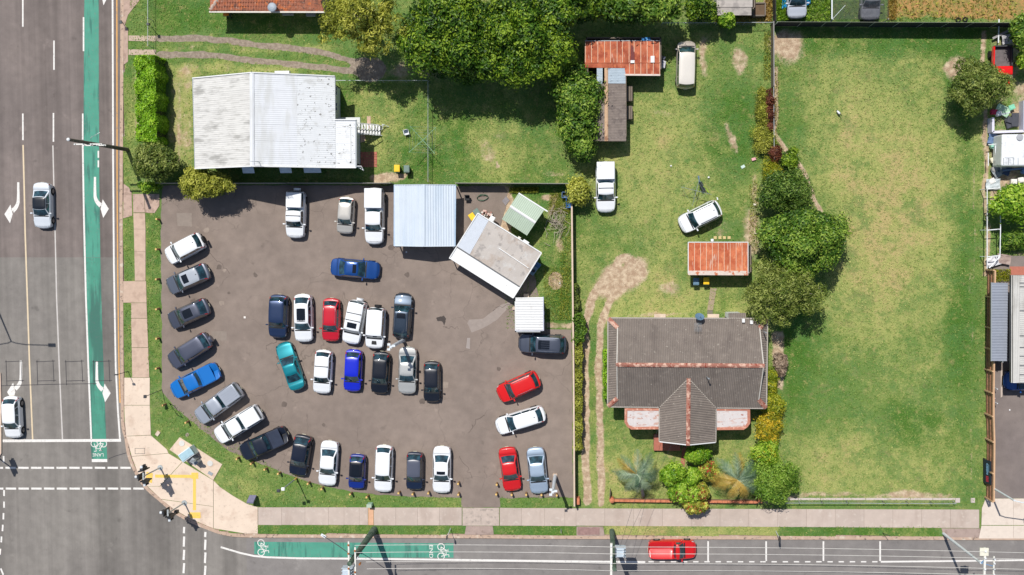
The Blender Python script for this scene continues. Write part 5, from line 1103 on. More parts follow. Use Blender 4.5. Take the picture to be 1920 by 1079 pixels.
for x in (1237, 1337): tag(slabs('back_step', [[(x - 11, 589), (x + 11, 589), (x + 11, 600), (x - 11, 600)]], m_conc, .18, .3), kind='structure')
slabs('back_path', [[(1332, 541), (1344, 541), (1340, 562), (1329, 562)], [(1329, 562.5), (1340, 562.5), (1337, 582), (1326, 582)]], mat('brown_path_concrete', (158, 142, 118), .9, var=.1), .015); slabs('path_step', [[(1326, 582.5), (1337, 582.5), (1337, 589), (1326, 589)]], mat('dark_slab', (120, 112, 102), .9), .02)
slabs('front_path', [[(1280, 838), (1289, 838), (1283, 876), (1276, 866)]], brk, .015)

# --- pale blue carport
cp = thing('carport', 'pale blue metal carport with ribbed gable roof in the car park', 'carport', W(797, 405, 0))
m_blue = mat('pale_blue_ribbed_iron', (200, 210, 220), .5, var=.03, scale=1, layers=[((180, 196, 212), 1.2, .52, .8, (1, .1, 1), .5)], objvar=.035)
ev, rd = 2.35, 2.95; a, b, c_, d_ = P(739.5, 347, ev), P(739, 461.5, ev), P(853, 462, ev), P(854, 347, ev); r1, r2 = P(795, 346.5, rd), P(794.5, 462.5, rd)
corr_roof(cp, [a, b, r2, r1], (1, 0, 0), .76, .19, .014, m_blue) if False else None
corr_roof(cp, [a, b, r2, r1], (0, 1, 0), .60, .25, .028, m_blue); corr_roof(cp, [r1, r2, c_, d_], (0, 1, 0), .60, .25, .028, m_blue)
cap(cp, r1, r2, .34, m_blue, z=.03, seg=3)
mb = MB()
for p_, q_ in ((a, b), (d_, c_)): mb.bar(p_ + Vector((0, 0, -.05)), q_ + Vector((0, 0, -.05)), .12, .10)
mb.build('gutter', mat('steel_blue_gutter', (160, 184, 206), .5), cp); mb = MB()
for p_, q_ in ((b, r2), (r2, c_), (a, r1), (r1, d_)): mb.bar(p_ + Vector((0, 0, .0)), q_ + Vector((0, 0, .0)), .05, .12)
mb.build('barge_board', m_blue, cp)
for p_ in (a, b, c_, d_, (a + b) / 2, (c_ + d_) / 2): mb = MB(); mb.box((p_.x + (.15 if p_.x < r1.x else -.15), p_.y + (.15 if p_.y < -1.5 else -.1), ev / 2 - .05), (.1, .1, ev - .1)); mb.build('post', m_gutm, cp)

# --- office, garden shed, small white shed
of = thing('office', 'angled grey roofed office building with white front awning', 'office', W(930, 480, 0))
tl_, tr_, br_, bl_ = (896, 400), (1015.4, 474.6), (962.3, 559), (843, 484); zf0, zf1 = 2.95, 2.45
l0, l1 = (856.5, 463), (974.5, 538)
def mixp(a, b, t): return (lerp(a[0], b[0], t), lerp(a[1], b[1], t))
m_off = mat('stained_grey_iron', (190, 182, 174), .7, var=.05, scale=.9, layers=[((168, 148, 130), .8, .5, .7, (1, 1, 1), .45), ((140, 134, 130), 1.4, .6, .75, None, .6), ((206, 204, 200), 1.1, .6, .8, None, .5)], objvar=.03)
m_offb = mat('pale_blue_grey_iron', (202, 208, 216), .6, var=.03, objvar=.02); m_offw = mat('white_awning_iron', (238, 238, 236), .55, var=.02, layers=[((150, 140, 128), 7, .74, .8)])
dd = P(*tl_, 2.9) - P(*bl_, 2.9)
s0, s1 = mixp(tl_, tr_, .175), mixp(l0, l1, .2)
corr_roof(of, [P(*tl_, zf0), P(*s0, zf0), P(*s1, zf1 + .08), P(*l0, zf1 + .08)], dd, .7, .10, .010, m_offb)
corr_roof(of, [P(*s0, zf0), P(*tr_, zf0), P(*l1, zf1 + .08), P(*s1, zf1 + .08)], dd, .7, .10, .010, m_off)
corr_roof(of, [P(*l0, zf1), P(*l1, zf1), P(*br_, zf1 - .18), P(*bl_, zf1 - .18)], dd, .7, .10, .008, m_offw, 'awning_sheet')
mb = MB()
for a, b, z_ in ((tl_, tr_, zf0), (tr_, br_, zf1 + .2), (br_, bl_, zf1 - .17), (bl_, tl_, zf1 + .2)):
    za, zb = {tl_: zf0, tr_: zf0, br_: zf1 - .18, bl_: zf1 - .18}[a], {tl_: zf0, tr_: zf0, br_: zf1 - .18, bl_: zf1 - .18}[b]; mb.bar(P(*a, za + .02), P(*b, zb + .02), .10, .14)
mb.build('fascia', m_trim, of); mb = MB(); mb.bar(P(*l0, zf1 + .07), P(*l1, zf1 + .07), .10, .08); mb.build('gutter', mat('dark_gutter', (96, 96, 96), .6), of)
mb = MB(); mb.bar(P(936, 466, zf1 + .42), P(991, 503, zf1 + .38), .06, .04); mb.build('roof_strip', m_offw, of)
ft = [mixp(mixp(tl_, tr_, u), mixp(bl_, br_, u), v) for u, v in ((.03, .05), (.97, .05), (.97, .78), (.03, .78))]; walls(of, [(P(*p_, 0).x, P(*p_, 0).y) for p_ in ft], -.1, 2.4, mat('office_wall', (196, 192, 186), .8))
for u in (.03, .35, .66, .97): p_ = P(*mixp(mixp(tl_, tr_, u), mixp(bl_, br_, u), .97), 0); mb = MB(); mb.box((p_.x, p_.y, 1.1), (.08, .08, 2.2)); mb.build('awning_post', m_trim, of)
gs = thing('garden_shed', 'pale green garden shed with white ridge strip beside the office', 'shed', W(980, 402, 0))
m_gs = mat('pale_green_iron', (172, 188, 168), .6, var=.03, objvar=.03); q4 = [(972.5, 362.5), (1020.5, 394.5), (988, 442), (941, 411.4)]; ra, rb_ = (956.5, 387), (1004, 418); e_, r_ = 2.1, 2.4
dd = P(*q4[0], 2) - P(*q4[3], 2)
corr_roof(gs, [P(*q4[0], e_), P(*q4[1], e_), P(*rb_, r_), P(*ra, r_)], dd, .7, .19, .014, m_gs); corr_roof(gs, [P(*ra, r_), P(*rb_, r_), P(*q4[2], e_), P(*q4[3], e_)], dd, .7, .19, .014, m_gs)
cap(gs, P(*ra, r_), P(*rb_, r_), .28, m_trim, z=.05, seg=3); mb = MB(); mb.bar(P(*q4[0], e_ + .03), P(1027, 397, e_ + .03), .12, .08); mb.build('gutter', m_trim, gs)
ft = [mixp(q4[0], q4[2], .06), mixp(q4[1], q4[3], .06), mixp(q4[2], q4[0], .06), mixp(q4[3], q4[1], .06)]; walls(gs, [(P(*p_, 0).x, P(*p_, 0).y) for p_ in ft], -.1, 2.05, mat('shed_green_wall', (160, 176, 158), .7))
ws = thing('white_shed', 'small white metal shed above the grey suv', 'shed', W(993, 590, 0))
corr_roof(ws, [P(966.5, 558.5, 2.5), P(1017.5, 557.5, 2.5), P(1018.5, 620, 2.5), P(967.5, 620.5, 2.5)], (1, 0, 0), .62, .25, .03, mat('white_ribbed_iron', (218, 218, 216), .55, var=.03, layers=[((190, 186, 180), 2, .6, .8, None, .5)], objvar=.02))
mb = MB(); mb.bar(P(1018.5, 557, 2.48), P(1019, 620.5, 2.48), .10, .1); mb.bar(P(966.5, 620.5, 2.48), P(1018.5, 620.5, 2.48), .04, .1); mb.build('fascia', mat('lilac_grey_trim', (186, 188, 202), .6), ws)
ft = [(968, 560), (1017, 560), (1017, 618.5), (968.5, 618.5)]; walls(ws, [(P(*p_, 0).x, P(*p_, 0).y) for p_ in ft], -.1, 2.42, m_wall_w)
for y_ in (587, 602): p_ = P(1022, y_, 1.2); mb = MB(); mb.box((p_.x - .12, p_.y, 1.3), (.18, .3, .3)); mb.build('meter_box', m_gutm, ws)
slabs('shed_step', [[(961, 575), (966, 575), (966, 581), (961, 581)], [(982, 551), (992, 551), (992, 558), (982, 558)]], m_conc, .25, .3)

# --- neighbour's buildings on the right
nbh = thing('neighbour_carport', 'long pale grey roof at the right edge with blue car beneath', 'carport', W(1930, 610, 0))
x0_ = 1896; zt_, zb_ = 3.3, 3.15; m_ngr = mat('pale_grey_iron', (196, 194, 188), .6, var=.04, layers=[((150, 146, 138), 1, .55, .75, (1, .3, 1), .5)], objvar=.03)
corr_roof(nbh, [P(x0_, 516.5, zt_), P(1912, 517, zt_ + .05), P(1912, 717.5, zt_ + .05), P(x0_, 717, zt_)], (0, -1, 0), .8, .19, .014, m_ngr); corr_roof(nbh, [P(1912, 517, zt_ + .05), P(2010, 517, zt_ - .2), P(2010, 717.5, zt_ - .2), P(1912, 717.5, zt_ + .05)], (1, 0, 0), .8, .19, .014, m_ngr)
mb = MB(); mb.bar(P(x0_, 516.5, zt_ - .25), P(x0_, 717, zt_ - .25), .06, .6); mb.build('fascia', mat('dark_grey_fascia', (84, 84, 80), .6), nbh); mb = MB(); mb.bar(P(x0_, 717.3, zt_ - .08), P(2010, 717.8, zt_ - .2), .06, .2); mb.build('front_fascia', m_trim, nbh)
for y_ in (531, 538, 583, 630, 652, 668, 686, 703): mb = MB(); mb.bar(P(1912, y_, zt_ + .09), P(1990, y_, zt_ - .1), .07, .03); mb.build('roof_batten', mat('dark_batten', (80, 84, 92), .5), nbh)
for x, y in ((1899, 522), (1899, 712), (1990, 712), (1990, 522)): p_ = P(x, y, 0); mb = MB(); mb.box((p_.x, p_.y, 1.6), (.12, .12, 3.2)); mb.build('post', m_gutm, nbh)
lt = thing('lean_to_roof', 'narrow blue grey ribbed awning beside the paling fence', 'awning', W(1874, 604, 0))
corr_roof(lt, [P(1859, 530.5, 2.5), P(1890, 531, 2.35), P(1888, 677.5, 2.35), P(1858.5, 677, 2.5)], (1, 0, 0), .8, .26, .022, mat('blue_grey_iron', (142, 148, 160), .55, var=.05, objvar=.03))
mb = MB(); mb.bar(P(1858.8, 530, 2.48), P(1858.3, 677.5, 2.48), .08, .12); mb.build('fascia', m_gutm, lt)
for x, y in ((1860, 535), (1860, 673), (1884, 535), (1884, 673)): p_ = P(x, y, 0); mb = MB(); mb.box((p_.x, p_.y, 1.2), (.09, .09, 2.35)); mb.build('post', m_gutm, lt)

# --- top edge buildings
gh_ = thing('grey_lean_to', 'weathered grey flat roofed shed at the top edge beside the yellow bush', 'shed', W(1372, 5, 0))
m_gb = mat('weathered_grey_sheet', (176, 168, 160), .8, var=.1, scale=2, layers=[((130, 124, 120), 1.4, .5, .7, None, .6)], objvar=.05)
for a, b, zz in ((-60, 13.5, 2.5), (14, 29, 2.35)): corr_roof(gh_, [P(1338.5, a, zz), P(1411 if b < 20 else 1409, a, zz), P(1411 if b < 20 else 1409, b, zz - .08), P(1338.5, b, zz - .08)], (1, 0, 0), .8, .4, .008, m_gb)
walls(gh_, [(P(1340, -40, 0).x, P(1340, -40, 0).y), (P(1408, -40, 0).x, P(1408, -40, 0).y), (P(1408, 27, 0).x, P(1408, 27, 0).y), (P(1340, 27, 0).x, P(1340, 27, 0).y)], 0, 2.2, m_tim)
pb = thing('raised_planter', 'raised timber planter full of weeds beside the grey flat shed', 'planter', W(1422, 18, 0)); c0, c1 = P(1411, 7, .6), P(1434, 30, .6)
for a, b in (((c0.x, c0.y), (c1.x, c0.y)), ((c1.x, c0.y), (c1.x, c1.y)), ((c1.x, c1.y), (c0.x, c1.y)), ((c0.x, c1.y), (c0.x, c0.y))): mb = MB(); mb.bar((*a, .4), (*b, .4), .12, .8); mb.build('board', m_tim, pb)
mb = MB(); mb.box(((c0.x + c1.x) / 2, (c0.y + c1.y) / 2, .35), (abs(c1.x - c0.x), abs(c1.y - c0.y), .6)); mb.build('soil', mat('planter_soil', (104, 84, 64), .95), pb)
# ---------------------------------------------------------------- trees, shrubs, hedges
def leaf_mat(name, dark, mid, light, gloss=.45, third=None):
    if name in MATS: return MATS[name]
    t = NT(name); a = t.attr('tint'); cr = t.n('ShaderNodeValToRGB'); t.l(a, cr.inputs[0]); e = cr.color_ramp.elements
    e[0].position = 0.; e[0].color = (*lin(dark), 1); e[1].position = 1.; e[1].color = (*lin(light), 1); x = e.new(.5); x.color = (*lin(mid), 1)
    if third: x = e.new(.92); x.color = (*lin(light), 1); e[-1].color = (*lin(third), 1)
    b = t.n('ShaderNodeBsdfPrincipled'); t.l(cr.outputs[0], b.inputs['Base Color']); b.inputs['Roughness'].default_value = gloss; b.inputs['Specular IOR Level'].default_value = .35
    tr = t.n('ShaderNodeBsdfTranslucent'); t.l(cr.outputs[0], tr.inputs[0]); mx_ = t.n('ShaderNodeMixShader'); mx_.inputs[0].default_value = .28
    t.l(b.outputs[0], mx_.inputs[1]); t.l(tr.outputs[0], mx_.inputs[2]); t.l(mx_.outputs[0], t.out.inputs[0]); MATS[name] = t.m; return t.m
L_DARK = leaf_mat('dark_glossy_leaf', (34, 64, 12), (72, 112, 20), (150, 176, 50))
L_MID = leaf_mat('mid_green_leaf', (48, 82, 22), (90, 130, 36), (160, 184, 74))
L_YEL = leaf_mat('yellow_green_leaf', (92, 104, 34), (158, 164, 58), (216, 214, 100))
L_OLIVE = leaf_mat('olive_leaf', (70, 92, 36), (116, 136, 56), (178, 186, 104))
L_HEDGE = leaf_mat('hedge_leaf', (84, 130, 18), (140, 190, 38), (196, 226, 76))
L_BRIGHT = leaf_mat('bright_leaf', (78, 124, 20), (128, 172, 38), (186, 210, 78))
L_GOLD = leaf_mat('golden_leaf', (96, 120, 24), (152, 162, 36), (212, 202, 64))
L_RED = leaf_mat('red_leaf', (120, 24, 34), (186, 44, 48), (214, 96, 80)); L_MAROON = leaf_mat('maroon_dry_vine', (72, 40, 34), (116, 62, 46), (150, 96, 66))
L_BLUE = leaf_mat('blue_grey_frond', (66, 92, 70), (116, 142, 112), (176, 192, 158)); L_STRAW = leaf_mat('straw_frond', (140, 112, 48), (196, 164, 76), (224, 200, 124)); L_TWIG = leaf_mat('dead_twig', (110, 92, 78), (160, 138, 118), (196, 176, 152))
m_bark = mat('bark', (112, 96, 80), .95, var=.2, scale=6); m_bark_l = mat('pale_bark', (168, 156, 142), .9, var=.15, scale=6)
def leaves(C, Nrm, tint, size, asp, r, droop=0.):
    n = len(C); N = Nrm / np.linalg.norm(Nrm, axis=1, keepdims=True); R_ = r.normal(size=(n, 3)); T = np.cross(N, R_); T /= np.linalg.norm(T, axis=1, keepdims=True) + 1e-9; B = np.cross(N, T)
    s = size * r.uniform(.6, 1.35, (n, 1)); V = np.stack([C - T * s * .5, C + B * s * asp * .5, C + T * s * .5 - N * s * droop, C - B * s * asp * .5], 1).reshape(-1, 3)
    return V, np.arange(n * 4).reshape(-1, 4)
def blob_leaves(blobs, n, r, up=.55, rnd=.5, shell=(.72, 1.03), zmin=-.35, flat=1.):
    A = np.array([b[3] ** 2 for b in blobs]); k = r.choice(len(blobs), n, p=A / A.sum()); Bc = np.array([b[:3] for b in blobs])[k]; Br = np.array([b[3] for b in blobs])[k]
    d = r.normal(size=(n * 2, 3)); d /= np.linalg.norm(d, axis=1, keepdims=True); d = d[d[:, 2] > zmin]; 
    while len(d) < n: e = r.normal(size=(n, 3)); e /= np.linalg.norm(e, axis=1, keepdims=True); d = np.vstack([d, e[e[:, 2] > zmin]])
    d = d[:n]; rad = Br * (shell[0] + (shell[1] - shell[0]) * r.uniform(0, 1, n) ** .6)
    lump = 1 + .10 * np.sin(d[:, 0] * 7 + k) * np.cos(d[:, 1] * 6 + k * 2)
    C = Bc + d * (rad * lump)[:, None] * np.array([1, 1, flat]); Nn = d + np.array([0, 0, up]) + r.normal(size=(n, 3)) * rnd
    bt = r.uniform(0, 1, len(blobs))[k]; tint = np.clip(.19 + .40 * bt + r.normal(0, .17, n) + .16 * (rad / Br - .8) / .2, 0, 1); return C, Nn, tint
def tree(name, label, cat, cx, cy, rx, ry, h, hb, m, n=9000, leaf=.26, asp=.55, nb=16, br=.36, seed=1, group=None, trunk=None, bark=m_bark, limbs=True, twigs=0, up=.55, rnd=.5, mix2=None, flat=.8, tr=.16, irregular=.12, inner=True, clump=.24):
    """crown ellipse given in photo pixels (as seen), h = top, hb = bottom of the crown"""
    r = np.random.default_rng(seed); zm = lerp(hb, h, .45); c = W(cx, cy, zm); a = rx * MPP * (1 - zm / HCAM); b = ry * MPP * (1 - zm / HCAM); hc = (h - hb) / 2
    base = Vector((c.x, c.y, -.05)) if trunk is None else W(trunk[0], trunk[1], 0) + Vector((0, 0, -.05))
    root = thing(name, label, cat, base, group=group); blobs = []; R0 = br * min(a, b)
    k = 0
    while len(blobs) < nb and k < 900:
        k += 1; th_ = r.uniform(0, 6.283); ph = r.uniform(0, 1) ** .5; z = r.uniform(-.3, 1.0)
        rad = math.sqrt(max(0, 1 - max(0, z) ** 2)); q = (math.cos(th_) * rad * ph, math.sin(th_) * rad * ph)
        ir = 1 + irregular * math.sin(th_ * 3 + seed) + irregular * .7 * math.sin(th_ * 5 + 2 * seed)
        rb = R0 * r.uniform(.7, 1.25); p = (c.x + q[0] * max(.05, a - rb * .8) * ir, c.y + q[1] * max(.05, b - rb * .8) * ir, (h + hb) / 2 + (hc - rb * .5 * flat) * (math.sqrt(max(0, 1 - ph * ph)) * .9 + .1) * (z if z > 0 else z) * r.uniform(.62, 1.0))
        if all((p[0] - o[0]) ** 2 + (p[1] - o[1]) ** 2 > (rb * .62) ** 2 for o in blobs) or k > 500: blobs.append((*p, rb))
    per = 13; nc = max(20, n // per); Cc, Nc, tc = blob_leaves(blobs, nc, r, up, rnd * .6, flat=flat, shell=(.62, 1.12)); tc = np.clip(tc + r.normal(0, .22, nc), 0, 1)
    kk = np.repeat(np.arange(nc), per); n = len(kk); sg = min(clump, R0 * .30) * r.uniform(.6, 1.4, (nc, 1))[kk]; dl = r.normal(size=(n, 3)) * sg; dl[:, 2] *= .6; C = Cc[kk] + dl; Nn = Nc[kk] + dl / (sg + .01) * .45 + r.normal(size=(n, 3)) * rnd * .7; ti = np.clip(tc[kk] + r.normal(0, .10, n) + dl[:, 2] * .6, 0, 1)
    if inner:
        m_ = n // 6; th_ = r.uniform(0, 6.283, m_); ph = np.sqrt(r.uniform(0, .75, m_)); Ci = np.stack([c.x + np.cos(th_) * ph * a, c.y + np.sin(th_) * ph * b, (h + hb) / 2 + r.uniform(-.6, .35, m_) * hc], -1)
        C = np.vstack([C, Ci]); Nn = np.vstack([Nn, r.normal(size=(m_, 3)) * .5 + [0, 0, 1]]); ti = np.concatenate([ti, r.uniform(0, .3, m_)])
    V, F_ = leaves(C, Nn, ti, leaf, asp, r, .12)
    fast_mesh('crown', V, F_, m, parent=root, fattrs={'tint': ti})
    if mix2:
        mm, nn, rr_ = mix2; C, Nn, ti = blob_leaves(blobs, nn, r, up, rnd, shell=(.9, 1.1), flat=flat); V, F_ = leaves(C, Nn, ti, leaf * rr_, asp, r, .1); fast_mesh('blossom' if mm is L_RED else 'coloured_tips', V, F_, mm, parent=root, fattrs={'tint': ti})  # outer leaves in the plant's second leaf colour
    mb = MB(); top = Vector((c.x, c.y, lerp(hb, h, .45))); mid = base.lerp(top, .45) + Vector((r.uniform(-.2, .2), r.uniform(-.2, .2), 0)); mb.tube([base, mid, top], tr * 1.2, 8, r1=tr * .45); mb.build('trunk', bark, root, 60)
    if limbs:
        mb = MB()
        for bl in blobs[:12]:
            e_ = Vector(bl[:3]); m_ = mid.lerp(e_, .5) + Vector((0, 0, .25)); mb.tube([mid.lerp(top, .3), m_, e_ + Vector((0, 0, bl[3] * .3))], tr * .45, 5, r1=.02)
            for _ in range(twigs):
                d = Vector((r.normal(), r.normal(), abs(r.normal()) * .6)).normalized() * bl[3] * 1.02; mb.tube([e_, e_ + d * .6 + Vector((0, 0, .05)), e_ + d], .028, 4, r1=.012)
        lo_ = mb.build('limbs', bark, root, 60)
    return root
BG = 'big dark trees along the top boundary'
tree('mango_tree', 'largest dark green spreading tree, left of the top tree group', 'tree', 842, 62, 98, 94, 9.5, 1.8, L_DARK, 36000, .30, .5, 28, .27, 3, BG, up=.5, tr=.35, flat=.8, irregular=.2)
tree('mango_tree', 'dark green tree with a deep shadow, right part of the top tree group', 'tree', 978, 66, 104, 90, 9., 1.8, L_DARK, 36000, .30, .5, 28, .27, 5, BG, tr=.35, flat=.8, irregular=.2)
tree('mango_tree', 'lower bulging crown at the bottom tip of the dark tree group', 'tree', 880, 132, 42, 30, 6.4, 1.4, L_MID, 7000, .28, .5, 10, .42, 8, BG, tr=.2)
tree('mango_tree', 'dark tree whose crown is cut by the top edge above the rusty shed', 'tree', 1085, 2, 62, 42, 8., 1.5, L_DARK, 13000, .30, .5, 18, .32, 12, BG, tr=.3)
tree('round_tree', 'rounder lighter green tree touching the top edge, right of the dark group', 'tree', 1190, 6, 92, 42, 7.4, 1.4, L_MID, 17000, .30, .6, 22, .32, 17, BG, tr=.25)
tree('broadleaf_tree', 'dark bushy tree left of the grey flat roofed shed at the top', 'tree', 1312, 14, 32, 26, 5, .6, L_DARK, 6000, .26, .5, 10, .4, 21, tr=.15)
tree('gum_tree', 'feathery yellow green gum tree overlapping the terracotta roof', 'tree', 684, 40, 88, 66, 9.5, 3.2, L_YEL, 14000, .36, .28, 70, .17, 4, bark=m_bark_l, twigs=3, up=.2, rnd=.9, tr=.22, irregular=.22, inner=False)
tree('overhanging_tree', 'leafy green tree overhanging the left side of the long shed', 'tree', 1082, 205, 42, 90, 5.4, .8, L_MID, 14000, .30, .5, 22, .42, 6, tr=.18, trunk=(1075, 205), irregular=.24)
tree('tree', 'low bushy end of foliage just below the overhanging tree', 'tree', 1096, 286, 20, 22, 3.6, .4, L_MID, 2600, .28, .5, 6, .5, 16, tr=.1)
tree('shrub', 'round yellow green shrub at the corner where the fences meet', 'shrub', 1085, 362, 22, 28, 3.0, .3, L_YEL, 4200, .22, .6, 9, .5, 9, tr=.08)
tree('shrub', 'bright lime bush below the grey flat roofed shed', 'shrub', 1362, 38, 18, 14, 3.0, .4, L_BRIGHT, 2600, .28, .45, 7, .5, 10, tr=.08)
tree('street_tree', 'dull olive tree beside the road pole, left of the white house', 'tree', 293, 305, 46, 38, 5.2, .8, L_OLIVE, 12000, .26, .34, 50, .24, 14, twigs=2, bark=m_bark_l, up=.3, rnd=.8, tr=.16)
tree('street_tree', 'yellow green tree leaning over the top left corner of the car park', 'tree', 386, 345, 58, 30, 5.0, .9, L_YEL, 12000, .28, .34, 46, .27, 15, twigs=1, up=.35, rnd=.8, tr=.15, irregular=.15)
tree('shrub', 'small bright green bush under the olive street tree', 'shrub', 283, 350, 24, 10, 2, .1, L_BRIGHT, 1800, .24, .5, 6, .6, 19, tr=.06, limbs=False)
tree('dark_shrub', 'dark dense shrub directly above the big round tree between the yards', 'tree', 1472, 358, 54, 42, 4.2, .4, leaf_mat('deep_green_leaf', (46, 76, 24), (84, 118, 40), (136, 160, 72)), 13000, .24, .4, 18, .36, 23, tr=.14, rnd=.7)
tree('round_tree', 'largest round green tree between the two yards', 'tree', 1508, 450, 82, 64, 7.2, 1.2, L_MID, 30000, .26, .5, 34, .26, 25, tr=.25, irregular=.06)
tree('wispy_tree', 'olive grey wispy tree overhanging the top right of the grey house', 'tree', 1468, 548, 74, 62, 7.0, 1.8, leaf_mat('wispy_olive_leaf', (72, 94, 34), (122, 140, 56), (188, 196, 110)), 22000, .30, .24, 90, .17, 27, twigs=4, bark=m_bark_l, up=.2, rnd=1.0, tr=.2, irregular=.18, inner=False)
tree('shrub', 'small dark shrub at the top end of the chain between the yards', 'shrub', 1480, 302, 18, 22, 2.4, .2, L_DARK, 2400, .24, .4, 6, .5, 29, tr=.07)
for i, (x, y, rx, ry, m_, s_) in enumerate(((1428, 200, 14, 42, L_YEL, 'spiky yellow green growth beside the dark red vine'), (1432, 262, 20, 30, L_YEL, 'tufty yellow green shrub left of the small dark shrub'), (1450, 330, 22, 26, L_GOLD, 'golden yellow shrub on the yard boundary above the dark shrub'))):
    tree('shrub', s_, 'shrub', x, y, rx, ry, 1.5, 0, m_, 3600, .26, .2, 9, .55, 31 + i, tr=.05, limbs=False, rnd=.9, up=.2, irregular=.3)
tree('vine', 'dark red dry vine on the boundary fence between the yards', 'vine', 1443, 205, 7, 42, 1.7, .1, L_MAROON, 3000, .2, .35, 9, .9, 36, tr=.04, limbs=False); tree('vine', 'patch of red brown vine above the golden shrub', 'vine', 1456, 286, 12, 16, 1.8, .1, L_MAROON, 1600, .2, .35, 5, .6, 37, tr=.04, limbs=False)
tree('olive_tree', 'grey green tree overhanging the right boundary near the red trailer', 'tree', 1832, 162, 52, 50, 5.4, 1.2, L_OLIVE, 16000, .26, .32, 60, .2, 39, twigs=3, up=.3, rnd=.8, tr=.16, trunk=(1818, 165), irregular=.15)
tree('round_tree', 'bright green round tree at the right edge below the caravan roof', 'tree', 1906, 378, 42, 36, 4.6, .8, L_BRIGHT, 9000, .30, .5, 14, .4, 41, tr=.14)
tree('shrub', 'small spiky green plant on the neighbour\'s lawn', 'shrub', 1902, 452, 22, 20, 2, 0, L_MID, 1300, .42, .25, 6, .5, 43, tr=.05, rnd=.3, inner=False)
tree('tree', 'leafy tree cut by the right edge near the top', 'tree', 1917, 62, 22, 34, 4.8, .8, L_MID, 4500, .3, .5, 9, .55, 45, tr=.14); tree('tree', 'small green tree at the right edge beside the red trailer', 'tree', 1921, 112, 14, 14, 3.4, .8, L_BRIGHT, 1500, .3, .5, 5, .6, 46, tr=.1)
# front garden
FG = 'plants in the front garden of the grey house'
for i, (x, y, rx, ry, h, m_, m2, lab) in enumerate(((1307, 852, 26, 19, 3.8, L_BRIGHT, None, 'topmost round bright green shrub, touching the front gable'), (1263, 891, 27, 24, 3.4, L_BRIGHT, None, 'left round green shrub beside the left palm'), (1298, 892, 16, 20, 3.1, L_BRIGHT, None, 'middle green shrub in the front garden cluster'),
    (1330, 884, 20, 20, 3.0, L_YEL, (L_RED, 520, 1.2), 'shrub with a red tuft, right of the front garden cluster'), (1284, 922, 40, 25, 3.2, L_BRIGHT, (L_MAROON, 300, 1.2), 'wide green shrub over the low red brick wall'), (1316, 921, 15, 17, 3.0, L_YEL, (L_RED, 900, 1.2), 'shrub with bright red leaves above the footpath'), (1303, 948, 24, 16, 2.8, L_YEL, (L_RED, 600, 1.2), 'low shrub with red leaf tips hanging over the footpath'))):
    tree('shrub', lab, 'shrub', x, y, rx * .92, ry * .92, h, .5, m_, 3800, .28, .5, 9, .42, 51 + i, FG, tr=.08, mix2=m2, rnd=.6)
for i, (x, y, rx, ry, h, m_, m2, lab) in enumerate(((1446, 716, 12, 34, 2.2, L_GOLD, None, 'golden hedge bush nearest the top right of the grey house'), (1449, 758, 20, 24, 2.8, L_GOLD, (L_YEL, 300, 1.), 'golden bush at the lower right corner of the grey house'), (1441, 800, 22, 30, 3.0, leaf_mat('orange_gold_leaf', (104, 120, 24), (168, 162, 38), (224, 192, 56)), None, 'orange tinged golden bush below the grey house corner'), (1436, 848, 24, 26, 3.2, L_BRIGHT, (L_GOLD, 500, 1.), 'yellow and green bush above the tangled garden tree'),
    (1441, 900, 46, 42, 4.2, leaf_mat('fresh_tangle_leaf', (66, 104, 26), (112, 150, 46), (160, 188, 78)), None, 'tangled green tree at the bottom right of the house garden'), (1462, 682, 12, 22, 1.6, L_TWIG, None, 'dry brown bush beside the grey house wall'))):
    tree('shrub', lab, 'shrub', x, y, rx, ry, h, .2, m_, 3400 if i != 4 else 12000, .28, .34, 9 if i != 4 else 20, .5 if i != 4 else .34, 71 + i, FG, tr=.08, mix2=m2, rnd=.8, irregular=.2)
tree('shrub', 'bushy sprig reaching right over the lawn from the tangled garden tree', 'shrub', 1487, 913, 14, 12, 2.4, 1.2, L_MID, 900, .26, .34, 5, .5, 78, FG, tr=.05, rnd=.8)
